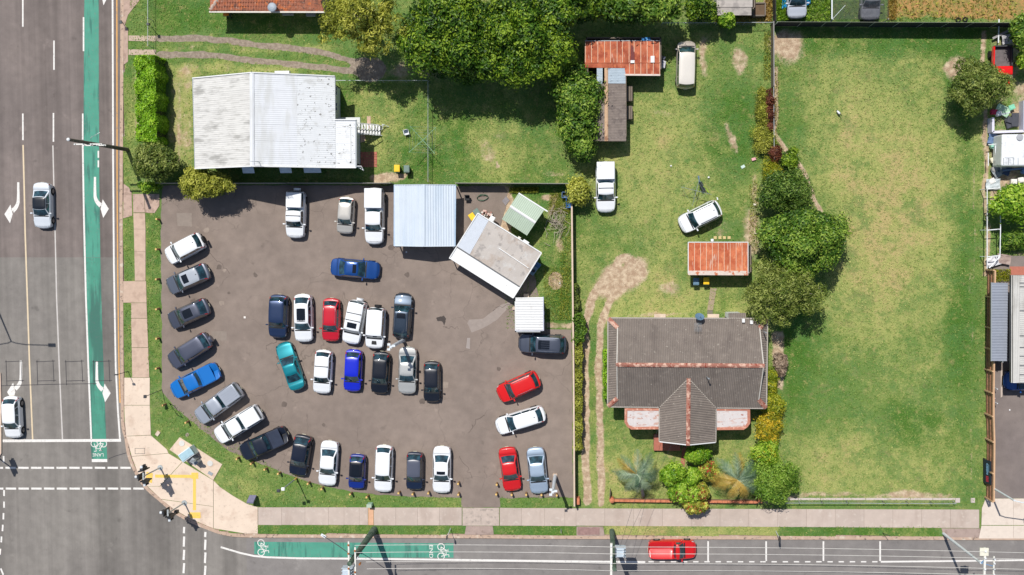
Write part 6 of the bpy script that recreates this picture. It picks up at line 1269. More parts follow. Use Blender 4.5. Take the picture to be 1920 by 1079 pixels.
def hedge(name, label, x0, y0, x1, y1, h, m, n, leaf=.22, seed=1, rough=.12, rnd=.6):
    r = np.random.default_rng(seed); z0 = h * .5; a, b = W(x0, y0, z0), W(x1, y1, z0); cx, cy = (a.x + b.x) / 2, (a.y + b.y) / 2; sx, sy = abs(b.x - a.x) / 2, abs(b.y - a.y) / 2
    root = thing(name, label, 'hedge', (cx, cy, 0)); areas = np.array([4 * sx * sy, 2 * sx * h * 2, 2 * sy * h * 2]); k = r.choice(3, n, p=areas / areas.sum()); u = r.uniform(-1, 1, (n, 2)); sg = np.where(r.uniform(size=n) > .5, 1., -1.)
    X = np.where(k == 0, u[:, 0] * sx, np.where(k == 1, u[:, 0] * sx, sg * sx)); Y = np.where(k == 0, u[:, 1] * sy, np.where(k == 1, sg * sy, u[:, 0] * sy)); Z = np.where(k == 0, h, (u[:, 1] + 1) / 2 * h)
    N = np.stack([np.where(k == 2, sg, 0), np.where(k == 1, sg, 0), np.where(k == 0, 1., .35)], -1)
    lump = rough * (np.sin(X * 2.3 + seed) * np.cos(Y * 2.7 + seed) + .6 * np.sin(Y * 6.1) * np.cos(X * 5.3)); X = X + N[:, 0] * lump * 1.3; Y = Y + N[:, 1] * lump * 1.3; Z = Z + N[:, 2] * lump
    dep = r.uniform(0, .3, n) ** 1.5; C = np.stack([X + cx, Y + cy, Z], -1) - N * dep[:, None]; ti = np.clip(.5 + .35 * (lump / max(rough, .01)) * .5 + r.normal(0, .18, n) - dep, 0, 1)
    V, F_ = leaves(C, N + r.normal(size=(n, 3)) * rnd, ti, leaf, .5, r, .1); fast_mesh('foliage', V, F_, m, parent=root, fattrs={'tint': ti})
    mb = MB(); mb.prism([(cx - sx * .8, cy - sy * .95), (cx + sx * .8, cy - sy * .95), (cx + sx * .8, cy + sy * .95), (cx - sx * .8, cy + sy * .95)], 0, h * .82); mb.build('inner_twigs', mat('hedge_inside', (44, 54, 26), .95, var=.2), root); return root
hedge('clipped_hedge', 'tall bright green clipped hedge between the main road and the white house', 265, 109, 304, 268, 2.9, L_HEDGE, 17000, .24, 3, .16)
hedge('narrow_hedge', 'narrow bright hedge tucked against the left wall of the grey house', 1132, 658, 1139, 746, 1.5, L_HEDGE, 2600, .2, 4, .08)
hedge('fence_creeper', 'long pale green creeper hedge on the fence right of the car park', 1078, 640, 1091, 840, 1.5, L_YEL, 9000, .18, 5, .15, .8)
hedge('fence_creeper', 'leafy green clump at the top end of the fence creeper', 1078, 592, 1096, 640, 1.7, L_MID, 3200, .2, 6, .2, .8)
hedge('weedy_creeper', 'thin creeper beside the wall near the office garden', 1076, 532, 1084, 590, 1.2, L_OLIVE, 1400, .18, 7, .15, .9)
# palms
def palm(label, cx, cy, bx, by, h, n, mats, seed, R=2.4, group='palms in the front garden'):
    r = random.Random(seed); top = W(cx, cy, h); base = W(bx, by, 0); root = thing('palm', label, 'palm', base, group=group)
    mb = MB(); mb.tube([base, base.lerp(top, .4) + Vector((.1, 0, .1)), top], .17, 8, r1=.11); mb.build('trunk', m_bark_l, root, 60)
    for i in range(n):
        a = 2 * math.pi * i / n + r.uniform(-.25, .25); L = R * r.uniform(.75, 1.15); mb = MB(); pts = []; el = r.uniform(.15, .75)
        for k in range(9):
            t = k / 8; pts.append(top + Vector((math.cos(a), math.sin(a), 0)) * L * t * (1 - .12 * t) + Vector((0, 0, el * L * t - (.55 + el) * L * t * t * .9)))
        mb.tube(pts, .028, 4, r1=.008); side = Vector((-math.sin(a), math.cos(a), 0)); ti = []
        for k in range(1, 20):
            t = k / 20; j = int(t * 8); p = pts[j].lerp(pts[min(8, j + 1)], t * 8 - j); dr = (pts[min(8, j + 1)] - pts[j]).normalized()
            for s in (-1, 1):
                ll = .62 * math.sin(math.pi * (.12 + .82 * t)) * r.uniform(.8, 1.1); q = p + side * s * ll * .75 + dr * ll * .65 + Vector((0, 0, -.22 * ll)); w_ = dr * .05
                mb.quad(p - w_, p + w_, q + w_ * .3, q - w_ * .3)
        mm = mats[0] if r.random() < mats[2] or len(mats) < 3 else mats[1]
        o = mb.build('frond', mm, root); at = o.data.attributes.new('tint', 'FLOAT', 'FACE'); tv = r.uniform(.1, .9); at.data.foreach_set('value', [min(1, max(0, tv + r.uniform(-.2, .2))) for _ in range(len(o.data.polygons))])
palm('blue grey palm, left of the front garden shrubs', 1194, 889, 1206, 931, 4.2, 15, (L_BLUE, L_STRAW, .85), 5)
palm('palm with yellow dead fronds, right of the front garden shrubs', 1383, 900, 1384, 918, 3.8, 15, (L_BLUE, L_STRAW, .55), 9, 2.7)
palm('small strappy palm in the dark gap beside the rusty shed', 1058, 104, 1058, 106, 2.6, 9, (L_BRIGHT, L_STRAW, .9), 12, 1.5, None)
# brush pile, weeds
r = np.random.default_rng(5)
def tufts(name, label, regs, n, m, size=.28, h=.35, asp=.18, seed=3):
    r = np.random.default_rng(seed); Cs = []; 
    for (x0_, y0_, x1_, y1_) in regs:
        a, b = W(x0_, y0_), W(x1_, y1_); k = int(n * 1.0 / len(regs)); Cs.append(np.stack([r.uniform(min(a.x, b.x), max(a.x, b.x), k), r.uniform(min(a.y, b.y), max(a.y, b.y), k), r.uniform(.02, h, k)], -1))
    C = np.vstack(Cs); N = r.normal(size=C.shape); N[:, 2] = abs(N[:, 2]) * .6; ti = r.uniform(0, 1, len(C)); V, F_ = leaves(C, N, ti, size, asp, r); o = fast_mesh(name, V, F_, m, fattrs={'tint': ti}); return tag(o, label, 'weeds', kind='stuff')
tufts('long_grass', 'long grass and weeds in the office garden along the fence', [(1030, 362, 1068, 400), (1050, 400, 1070, 600), (955, 352, 1010, 362), (1020, 500, 1068, 600)], 9000, L_YEL, .2, .3, seed=4)
tufts('long_grass', 'tall green grass around the silver car at the top edge', [(1452, -10, 1476, 40), (1510, -10, 1556, 40)], 2600, L_BRIGHT, .3, .4, seed=5)
tufts('straw_grass', 'straw coloured grass along the top boundary fences', [(1434, -5, 1447, 42), (1340, 30, 1440, 44), (1664, -5, 1680, 38)], 3200, L_STRAW, .25, .3, seed=6)
tufts('field_tufts', 'sparse green tufts over the dry field at the top right', [(1682, -5, 1905, 36)], 700, L_YEL, .3, .16, asp=.3, seed=7)
tufts('weeds', 'scrappy weeds along the red vine boundary', [(1448, 120, 1460, 300), (1432, 60, 1444, 150), (1405, 340, 1420, 470)], 2200, L_YEL, .24, .25, seed=8)
tufts('weeds', 'weeds at the foot of the neighbour\'s lean to', [(1858, 505, 1893, 528)], 1200, L_GOLD, .25, .35, seed=9)
bp = thing('brush_pile', 'pile of dead grey branches in the office garden', 'branches', W(1043, 415, 0)); rr = random.Random(4)
for i in range(60):
    p = W(1043 + rr.gauss(0, 9), 415 + rr.gauss(0, 15), rr.uniform(.05, .5)); a = rr.uniform(0, 6.28) if i % 3 else 1.2; L = rr.uniform(.5, 1.5); d = Vector((math.cos(a), math.sin(a), rr.uniform(-.15, .25))) * L / 2; mb = MB(); mb.tube([p - d, p + Vector((rr.uniform(-.1, .1), rr.uniform(-.1, .1), .05)), p + d], .03, 4, r1=.012); mb.build('branch', m_bark_l, bp)
# ---------------------------------------------------------------- fences and walls
m_wire = mat('galvanised_wire', (170, 178, 180), .5, .3); m_gpost = mat('galvanised_post', (178, 184, 184), .5, .3); m_wgreen = mat('green_wire', (110, 140, 124), .6)
def chain_fence(label, pts, h, step=2.4, wire=m_wire, post=m_gpost, name='chain_wire_fence', pr=.03, mesh=.16, rail=True, zb=0):
    P_ = [W(x, y, 0) for x, y in pts]; root = thing(name, label, 'fence', P_[0])
    for a, b in zip(P_[:-1], P_[1:]):
        L = (b - a).length; n = max(1, round(L / step)); d = (b - a) / n
        for i in range(n + 1):
            p = a + d * i; mb = MB(); mb.tube([p, p + Vector((0, 0, h + .05))], pr, 6); mb.build('post', post, root, 60)
        if rail: mb = MB(); mb.tube([a + Vector((0, 0, h)), b + Vector((0, 0, h))], .028, 6); mb.build('rail', post, root, 60)
        mb = MB(); k = int(L / mesh); u = (b - a).normalized(); e = u * .006
        for i in range(k):
            p = a + u * (i * mesh)
            for s in (-1, 1):
                q = p + u * (s * h * .5) + Vector((0, 0, h)); mb.quad(p - e, p + e, q + e, q - e)
        o = mb.build('wire_mesh', wire, root); tag(o, kind='stuff')
    return root
def panel_fence(label, pts, h, m, name='metal_fence', step=2.35, post_m=None, th=.05, capm=None, capw=.08, pw=.08):
    P_ = [W(x, y, 0) for x, y in pts]; root = thing(name, label, 'fence', P_[0])
    for a, b in zip(P_[:-1], P_[1:]):
        L = (b - a).length; n = max(1, round(L / step)); d = (b - a) / n
        for i in range(n):
            p, q = a + d * (i + .01), a + d * (i + .99); mb = MB(); mb.bar(p + Vector((0, 0, h / 2)), q + Vector((0, 0, h / 2)), th, h - .04); mb.build('panel', m, root)
        for i in range(n + 1): p = a + d * i; mb = MB(); mb.box((p.x, p.y, h / 2), (pw, pw, h + .02)); mb.build('post', post_m or m, root)
        if capm: mb = MB(); mb.bar(a + Vector((0, 0, h + .03)), b + Vector((0, 0, h + .03)), capw, .05); mb.build('capping', capm, root)
    return root
chain_fence('galvanised chain wire fence turning the corner behind the white house', [(635, 155), (806, 155), (806, 342)], 1.25, 2.6, m_wire)
chain_fence('old chain wire fence running down beside the concrete wheel strips', [(287, -12), (287, 90)], 1.2, 2.4, m_wgreen)
chain_fence('low chain wire fence along the bottom of the big lawn', [(1455, 939), (1539, 939), (1586, 939), (1654, 939.5), (1698, 939.5), (1743, 940), (1786, 940)], .9, 2.5, m_wire, rail=True, name='low_wire_fence')
tag(slabs('lawn_edging', [[(1455 + i * 42, 934), (1496.5 + i * 42, 934), (1496.5 + i * 42, 938), (1455 + i * 42, 938)] for i in range(8)] + [[(1791, 934), (1800, 934), (1800, 943), (1791, 943)], [(1820, 934), (1828, 934), (1828, 943), (1820, 943)]], mat('pale_edging', (196, 184, 176), .9, var=.06), .03), kind='structure')
m_cb = mat('beige_fence_panel', (150, 148, 138), .7, var=.05); m_cap = mat('pale_coping', (208, 186, 164), .8, var=.08)
panel_fence('grey panel fence along the top of the car park', [(305, 345), (545, 345), (737, 345)], 1.6, m_cb, name='panel_fence'); panel_fence('grey panel fence between the carport and the round shrub', [(858, 345), (1070, 346)], 1.6, m_cb, name='panel_fence')
panel_fence('long block wall with pale coping right of the car park', [(1072, 372), (1074, 560), (1075.5, 700), (1077, 942)], 1.5, mat('green_grey_wall', (120, 134, 124), .85, var=.08), name='boundary_wall', capm=m_cap, capw=.16, th=.1)
panel_fence('weathered grey paling fence at the top left corner of the big lawn', [(1445.5, 46), (1446, 165)], 1.3, m_tim, name='paling_fence', capm=mat('grey_rail', (150, 146, 144), .8, var=.1)); chain_fence('old wire boundary fence half buried in shrubs between the yards', [(1446, 165), (1447, 300)], 1.2, 2.5, m_wgreen)
m_shade = mat('black_shade_cloth', (24, 32, 44), .8, var=.1)
panel_fence('dark shade cloth fence along the top of the big lawn', [(1450, 50), (1900, 52)], 2.0, m_shade, name='shade_cloth_fence', step=2.35, post_m=m_gpost, th=.03, pw=.06, capm=mat('pale_top_wire', (120, 124, 110), .6), capw=.03)
panel_fence('dark steel fence running up from the corner to the top edge', [(1448.5, -20), (1449, 46)], 1.5, mat('dark_steel_panel', (52, 56, 60), .6), name='dark_fence', pw=.05, th=.03)
chain_fence('rusty wire fence along the top of the middle yard', [(1240, 48), (1444, 47)], 1.1, 2.5, m_wire)
# timber paling fence on the right, palings joined, posts and rails single
pf = thing('timber_fence', 'brown paling fence with square posts along the right boundary', 'fence', W(1850, 700, 0)); m_pal = mat('brown_paling', (164, 120, 92), .9, var=.16, scale=5, stretch=(1, 1, .1), layers=[((126, 94, 74), 3, .5, .7, None, .7)], objvar=.06); m_rail = mat('light_rail_timber', (202, 164, 128), .85, var=.08)
FY = [506, 556, 613, 652, 692, 732, 775, 822, 880, 932]; FX = [1851, 1850.5, 1850, 1849.5, 1849, 1848.5, 1848.5, 1850, 1849.5, 1849]
for i in range(len(FY) - 1):
    a, b = W(FX[i], FY[i]), W(FX[i + 1], FY[i + 1]); L = (b - a).length; n = int(L / .115); mb = MB(); hh = 1.75
    for k in range(n): p = a.lerp(b, (k + .5) / n); mb.box((p.x, p.y, hh / 2), (.022, L / n - .012, hh + rng.uniform(-.03, .02)))
    tag(mb.build('palings', m_pal, pf), kind='stuff')
    for z in (.35, 1.0, 1.6): mb = MB(); mb.bar(a + Vector((-.04, 0, z)), b + Vector((-.04, 0, z)), .045, .08); mb.build('rail', m_rail if z > 1.5 else m_pal, pf)
    mb = MB(); mb.bar(a + Vector((0, 0, hh + .03)), b + Vector((0, 0, hh + .03)), .14, .035); mb.build('capping', m_rail, pf)
for x, y in zip(FX, FY): p = W(x, y); mb = MB(); mb.box((p.x - .12, p.y, .9), (.13, .13, 1.82)); mb.build('post', m_rail, pf)
# low brick wall
bw = thing('brick_wall', 'low orange brick garden wall along the footpath with round piers', 'wall', W(1280, 936, 0)); m_br = mat('orange_brick', (204, 128, 92), .9, var=.12, scale=5, layers=[((170, 96, 70), 3, .5, .7, None, .6)], objvar=.06); m_mor = mat('mortar', (150, 118, 100), .9)
a, b = W(1152, 936), W(1420, 939); L = (b - a).length; n = int(L / .5); u = (b - a).normalized()
mb = MB(); mb.bar(a + Vector((0, 0, .25)), b + Vector((0, 0, .25)), .19, .5); mb.build('wall_core', m_mor, bw)
bm_ = MB(); bm_.box((0, 0, 0), (.47, .24, .11)); bme = bpy.data.meshes.new('coping_brick'); bme.from_pydata(bm_.v, [], bm_.f); bme.materials.append(m_br)
for i in range(n): p = a.lerp(b, (i + .5) / n) - off(bw); o = bpy.data.objects.new('coping_brick', bme); col.objects.link(o); o.parent = bw; o.location = (p.x, p.y, .555 + rng.uniform(-.004, .004)); o.rotation_euler = (0, 0, math.atan2(u.y, u.x) + rng.uniform(-.01, .01))
for x in (1147, 1424): p = W(x, 935); mb = MB(); mb.tube([(p.x, p.y, 0), (p.x, p.y, .75)], .26, 10); mb.dome((p.x, p.y, .75), .22, .12, 10, 3); mb.build('pier', m_br, bw, 40)
t_ = thing('brick_pier', 'short orange brick pier at the driveway\'s left side', 'pier', W(1083, 937, 0)); p = W(1083, 937); mb = MB(); mb.box((p.x, p.y, .35), (.4, .7, .7), taper=.92); mb.build('pier_block', m_br, t_)
t_ = thing('gate_leaf', 'narrow timber gate leaf standing open beside the left brick pier', 'gate', W(1144, 922, 0)); p = W(1144, 915); q = W(1143, 931); mb = MB(); mb.bar(p + Vector((0, 0, .8)), q + Vector((0, 0, .8)), .05, .08); mb.bar(p + Vector((0, 0, .3)), q + Vector((0, 0, .3)), .05, .08); mb.build('rail', m_tim, t_)
for i in range(7): r_ = p.lerp(q, (i + .5) / 7); mb = MB(); mb.box((r_.x, r_.y, .5), (.03, .08, .95)); mb.build('picket', m_tim, t_)
# ---------------------------------------------------------------- poles and wires
m_pole = mat('weathered_timber_pole', (106, 98, 90), .9, var=.15, scale=4); m_gpole = mat('mossy_green_pole', (86, 104, 88), .9, var=.2, scale=4, layers=[((60, 84, 66), 2, .5, .65)]); m_arm = mat('white_crossarm', (222, 220, 212), .7, var=.06); m_ins = mat('porcelain_insulator', (230, 232, 234), .3); m_ws = mat('white_steel_pole', (216, 222, 226), .45, var=.04); m_org = mat('brown_insulator', (176, 104, 44), .4); m_trf = mat('transformer_grey', (186, 198, 208), .5, var=.06); m_dk = mat('dark_steel', (58, 60, 64), .5)
def cyl(mb, c, r, h, n=10): c = Vector(c); mb.tube([c, c + Vector((0, 0, h))], r, n)
def pole(name, label, bx, by, tx, ty, h, r0, r1, m, cat='power pole', group=None):
    base = W(bx, by, 0); top = W(tx, ty, h); root = thing(name, label, cat, base, group=group); mb = MB(); mb.tube([base + Vector((0, 0, -.2)), base.lerp(top, .5), top], r0, 12, r1=r1); mb.build('pole', m, root, 60); return root, base, top
PG = 'timber power poles along the streets'
r1_, b1, t1 = pole('power_pole', 'dark timber power pole leaning over the green cycle lane', 239, 281, 128, 262, 11.0, .21, .14, m_pole, group=PG)
def along(b, t, z): return b.lerp(t, (z - b.z) / (t.z - b.z))
for z, L in ((7.6, 2.7), (6.4, 2.2)):
    c = along(b1, t1, z); mb = MB(); mb.bar(c + Vector((-L / 2, -.12, 0)), c + Vector((L / 2, -.12, .0)), .12, .13); ca = mb.build('crossarm', m_arm, r1_)
    for i in range(4): mb = MB(); cyl(mb, c + Vector((-L / 2 + .15 + i * (L - .3) / 3, -.12, .06)), .05, .16); mb.build('insulator', m_ins, ca, 40)
mb = MB(); mb.dome(t1, .17, .12, 8, 3); mb.build('pole_cap', m_ins, r1_); mb = MB(); c = along(b1, t1, 7); mb.tube([c, c + Vector((.2, .5, .5)), c + Vector((1.0, 1.0, .3))], .03, 5); mb.build('bracket', m_gpost, r1_, 60)
r2_, b2, t2 = pole('power_pole', 'thick green stained power pole rising from the verge below the cycle lane sign', 702, 993, 655, 1058, 9.8, .34, .22, m_gpole, group=PG)
r3_, b3, t3 = pole('power_pole', 'green power pole with grey transformer left of the red ute', 1147.5, 996, 1152, 1068, 9.2, .27, .20, m_gpole, group=PG)
r4_, b4, t4 = pole('power_pole', 'slim pale steel power pole at the bottom right', 1769, 1001, 1839.5, 1056, 8.8, .14, .10, m_ws, group=PG)
def arm_ns(root, c, L, x=0, m=m_arm, w_=.14, ins=(), insm=m_ins):
    mb = MB(); mb.bar(c + Vector((x, L[0], 0)), c + Vector((x, L[1], 0)), w_, w_); a = mb.build('crossarm', m, root)
    for y in ins: mb = MB(); cyl(mb, c + Vector((x, y, .07)), .06, .2); cyl(mb, c + Vector((x, y, .14)), .09, .05); mb.build('insulator', insm, a, 40)
arm_ns(r2_, along(b2, t2, 9.2), (-1.6, 1.9), -.2, ins=(-1.3, -.6, .8, 1.6), insm=m_org); arm_ns(r2_, along(b2, t2, 9.0), (-1.3, 1.3), .35, ins=(-1, 1), insm=m_org)
arm_ns(r3_, along(b3, t3, 8.7), (-1.3, 2.2), -.28, w_=.2, ins=(-1.1, .4, 1.0, 2.0)); arm_ns(r4_, W(1846, 1050, 8.9), (-2.2, 1.1), 0, w_=.18, ins=(-1.8, -.8, .2, .8)); arm_ns(r4_, W(1863, 1062, 8.6), (-.9, .9), 0, w_=.12, ins=(-.7, -.2, .3, .7))
for rt, c in ((r2_, W(652, 1072, 7.8)), (r3_, W(1163, 1034, 6.6))):
    mb = MB(); mb.box(c, (.75, .8, 1.3)); tf = mb.build('transformer', m_trf, rt, bevel=.08)
    for i in range(4): mb = MB(); mb.box(c + Vector((0, -.42 + .28 * i, 0)), (1.0, .05, .9)); mb.build('cooling_fin', m_trf, tf)
    for i in range(3): mb = MB(); cyl(mb, c + Vector((.25, -.25 + .25 * i, .65)), .05, .22); mb.build('bushing', m_ins, tf, 40)
mb = MB(); c = along(b3, t3, 6.4); mb.bar(c, W(1163, 1034, 6.2), .12, .12); mb.build('bracket', m_dk, r3_)
mb = MB(); mb.box(W(1845, 1035, 8.95), (.75, .7, .12)); mb.build('lamp_head', mat('cream_lamp', (226, 222, 204), .5), r4_); mb = MB(); mb.bar(t4, W(1846, 1050, 8.9), .08, .08); mb.bar(t4, W(1863, 1062, 8.6), .06, .06); mb.build('bracket', mat('blue_steel', (110, 150, 190), .5), r4_)
for i, (x, y) in enumerate(((655, 1036), (672, 1044), (676, 1056), (664, 1062))): mb = MB(); p = W(x, y, 8.6 - i * .25); cyl(mb, p, .09, .45); mb.build('fuse_unit', m_ins if i % 2 else m_org, r2_, 40)
# street lamp arm of the second pole
la = thing('street_lamp', 'small street lamp on a long thin arm beside the cycle lane', 'street lamp', along(b2, t2, 8)); h_ = W(602, 1002.5, 7.6); mb = MB(); mb.tube([along(b2, t2, 8), W(632, 1022, 8.0), h_], .035, 6); mb.build('arm', m_dk, la, 60); mb = MB(); q = W(611, 1008, 7.62); mb.bar(h_, q, .26, .12); mb.build('lamp_head', m_ws, la, bevel=.04)
m_line = mat('aluminium_conductor', (216, 212, 206), .5, .2)
def wire(label, a, b, sag=.5, r=.022, n=14, name='overhead_wire', m=m_line, group='overhead power wires along the side street'):
    pts = [a.lerp(b, i / n) + Vector((0, 0, -sag * 4 * (i / n) * (1 - i / n))) for i in range(n + 1)]; mb = MB(); mb.tube(pts, r, 5); return tag(mb.build(name, m, None, 60), label, 'wire', group)
W2 = [W(665, 1023, 9.4), W(667, 1036.5, 9.4), W(686, 1054, 8.8), W(688, 1067, 8.8)]; W3 = [W(1144, 1026, 8.9), W(1144, 1039, 8.9), W(1144, 1057, 8.9), W(1144, 1070.5, 8.9)]; W4 = [W(1847, 1035, 9.1), W(1847, 1047, 9.1), W(1847, 1066, 9.1), W(1847, 1078, 9.1)]; nm = ('uppermost', 'second', 'third', 'lowest')
for i in range(4):
    wire('%s pale wire between the green pole and the transformer pole' % nm[i], W2[i], W3[i], .35); wire('%s pale wire between the transformer pole and the steel pole' % nm[i], W3[i], W4[i], .35); wire('%s short pale wire leaving the steel pole to the right edge' % nm[i], W4[i], W4[i] + Vector((30, -.5, 0)), .3)
    if i > 1: wire('%s pale wire running left from the green pole over the crossing' % nm[i], W2[i] + Vector((0, -1.4, 0)), W2[i] + Vector((-45, -9 - i, 0)), .4)
ex = wire('thin dark service wire from the transformer pole to the grey house', W(1152, 1060, 7), W(1235, 800, 3.6), .3, .012, name='service_wire', m=m_dk, group=None); wire('second thin service wire crossing the footpath to the grey house', W(1152, 1066, 7), W(1262, 828, 3.8), .3, .012, name='service_wire', m=m_dk, group=None)
# double arm street lamp on the median, mostly outside the frame
dl = thing('median_street_lamp', 'double armed street lamp on the median whose shadow crosses the lanes', 'street lamp', W(-26, 534, 0)); b = W(-26, 534, 0); hh = 11.0; mb = MB(); mb.tube([b, b + Vector((0, 0, hh))], .12, 8, r1=.08); mb.build('pole', m_gpost, dl, 60)
for s in (-1, 1): mb = MB(); mb.tube([b + Vector((0, 0, hh)), b + Vector((s * .4, 0, hh + .3)), b + Vector((s * 1.4, .0, hh + .6)), b + Vector((s * 4.0, 0, hh + .7))], .05, 6); mb.build('arm', m_gpost, dl, 60); mb = MB(); mb.box(b + Vector((s * 4.2, 0, hh + .68)), (.8, .34, .16)); mb.build('lamp_head', m_gpost, dl, bevel=.04)
# car park lights
def lot_light(label, bx, by, tx, ty, h, wide=.2, head=True):
    rt, b, t = pole('car_park_light', label, bx, by, tx, ty, h, wide * .7, wide * .55, m_ws, 'light pole', 'white light poles in the car park'); 
    mb = MB(); mb.box(b + Vector((0, 0, .1)), (.45, .45, .2)); mb.build('base_block', m_conc, rt)
    if head:
        for a in (.4, 2.2, 4.0): mb = MB(); q = t + Vector((math.cos(a) * .3, math.sin(a) * .3, .05)); mb.bar(t, q, .08, .08); mb.box(q, (.28, .2, .12)); mb.build('flood_light', m_ws, rt)
lot_light('white light pole with small flood lights between the middle rows', 757, 638, 733, 651, 6.3, .26); lot_light('white light pole beside the pale blue sedan at the bottom right', 1041, 892, 1036.5, 923, 6.3, .26)
rt, b, t = pole('corner_flag_pole', 'slim grey pole with lamps above the grass left of the white sedan', 556, 897, 529, 918, 4.9, .06, .05, m_gpost, 'light pole'); mb = MB(); mb.tube([b, b + Vector((0, 0, .7))], .1, 8); mb.build('yellow_sleeve', m_ypaint, rt)
for dx in (-.35, .1): mb = MB(); mb.box(t + Vector((dx, dx * .4, 0)), (.34, .30, .2)); mb.build('lamp_head', m_ins if dx > 0 else m_dk, rt, bevel=.04)
rt, b, t = pole('side_street_flood_light', 'tall white pole with long outreach arm at the bottom right driveway', 1851, 909, 1902, 939, 5.8, .10, .08, m_ws, 'light pole'); mb = MB(); mb.tube([t, t + Vector((.5, -.1, .15)), t + Vector((2.3, -.25, .3))], .05, 6); mb.build('arm', m_ws, rt, 60); mb = MB(); mb.box(t + Vector((2.7, -.3, .3)), (1.0, .5, .2)); mb.build('lamp_head', m_ws, rt, bevel=.05)
# dark advertising sign
sg = thing('advertising_sign', 'dark blue sign board with pale and red print beside the boundary fence', 'sign', W(1851, 886, 0)); a, b = W(1850, 864, 1.), W(1850.5, 908, 1.); m_sb = mat('dark_navy_board', (28, 40, 56), .5); m_lb = mat('pale_blue_print', (130, 176, 206), .6); m_rp = mat('crimson_print', (190, 50, 70), .6)
a = Vector((a.x, a.y, 0)); b = Vector((b.x, b.y, 0)); tilt = .35
mb = MB(); mb.add([a + Vector((0, 0, .25)), b + Vector((0, 0, .25)), b + Vector((.22, 0, 1.3)), a + Vector((.22, 0, 1.3)), a + Vector((.08, 0, .25)), b + Vector((.08, 0, .25)), b + Vector((.30, 0, 1.3)), a + Vector((.30, 0, 1.3))], [(0, 1, 2, 3), (7, 6, 5, 4), (3, 2, 6, 7), (0, 4, 5, 1), (1, 5, 6, 2), (0, 3, 7, 4)]); bd = mb.build('board', m_sb, sg)
def onb(f0, f1, g0, g1, m, nm): q = lambda f, g: a.lerp(b, f) + Vector((.22 * g - .008, 0, .25 + 1.05 * g)); mb = MB(); mb.quad(q(f0, g0), q(f1, g0), q(f1, g1), q(f0, g1)); mb.build(nm, m, bd)
rr = random.Random(2); f = .14
while f < .58: w_ = rr.uniform(.02, .05); onb(f, f + w_, .38 + rr.uniform(0, .08), .66, m_lb, 'print_stroke'); f += w_ + .015
onb(.16, .5, .74, .80, m_lb, 'print_stroke'); f = .68
while f < .9: onb(f, f + .05, .35, .72, m_rp, 'print_stroke'); f += .065
for q in (a, b): mb = MB(); mb.box((q.x + .08, q.y, .3), (.08, .08, .6)); mb.build('leg', m_dk, sg)
# traffic signals on the corner
def signal(label, bx, by, tx, ty, h, heads, arm=0):
    rt, b, t = pole('traffic_signal', label, bx, by, tx, ty, h, .08, .06, m_gpost, 'traffic light', 'traffic lights on the corner'); mb = MB(); mb.disc((b.x, b.y, .02), .28, 16, z1=.05); mb.build('base_plate', m_gpost, rt)
    for dx, dy, ang in heads:
        c = t + Vector((dx, dy, -.55)); R_ = Matrix.Rotation(ang, 3, 'Z'); mb = MB(); mb.box(c, (.12, .62, 1.35), rot=R_); bk = mb.build('backing_board', m_black, rt); mb = MB(); mb.box(c + R_ @ Vector((.14, 0, 0)), (.22, .3, 1.05), rot=R_); mb.build('signal_housing', m_dk, bk)
        for k, cc_ in enumerate(((200, 40, 30), (220, 150, 30), (40, 160, 80))):
            z = .34 - .34 * k; mb = MB(); p = c + R_ @ Vector((.26, 0, z)); mb.tube([p, p + R_ @ Vector((.02, 0, 0))], .11, 10); mb.build('lens', mat('signal_lens_%d' % k, [x * .5 for x in cc_], .3), bk); mb = MB(); V = []
            for i in range(9): a_ = math.pi * i / 8; V += [c + R_ @ Vector((.25, math.cos(a_) * .13, z + math.sin(a_) * .13)), c + R_ @ Vector((.50, math.cos(a_) * .13, z + math.sin(a_) * .13 - .02))]
            mb.add(V, [(2 * i, 2 * i + 1, 2 * i + 3, 2 * i + 2) for i in range(8)]); mb.build('visor', m_ws if k == 0 else m_black, bk)
    mb = MB(); mb.box(t + Vector((0, 0, -.1)), (.16, .7, .08)); mb.build('mounting_bracket', m_gpost, rt)
signal('traffic light with three heads on the upper part of the corner', 300.5, 877, 268, 894, 4.3, ((-.15, .55, math.pi / 2 + .2), (.05, -.5, -math.pi / 2), (-.4, -.1, math.pi)))
signal('traffic light overhanging the kerb on the lower part of the corner', 346, 943, 314, 963, 4.3, ((-.35, .0, math.pi), (.1, -.35, -math.pi / 2)))
pb_ = thing('pedestrian_signal', 'small round push button head on the lower traffic light pole', 'signal', W(331, 951, 2.6)); mb = MB(); mb.box(W(331, 960, 2.3), (.35, .35, .5)); mb.build('housing', m_black, pb_, bevel=.04)
signal('traffic light standing on the left traffic island with its shadow on the crossing', -16, 850, -40, 858, 4.2, ((.1, -.3, -math.pi / 2), (.1, .3, math.pi / 2)))
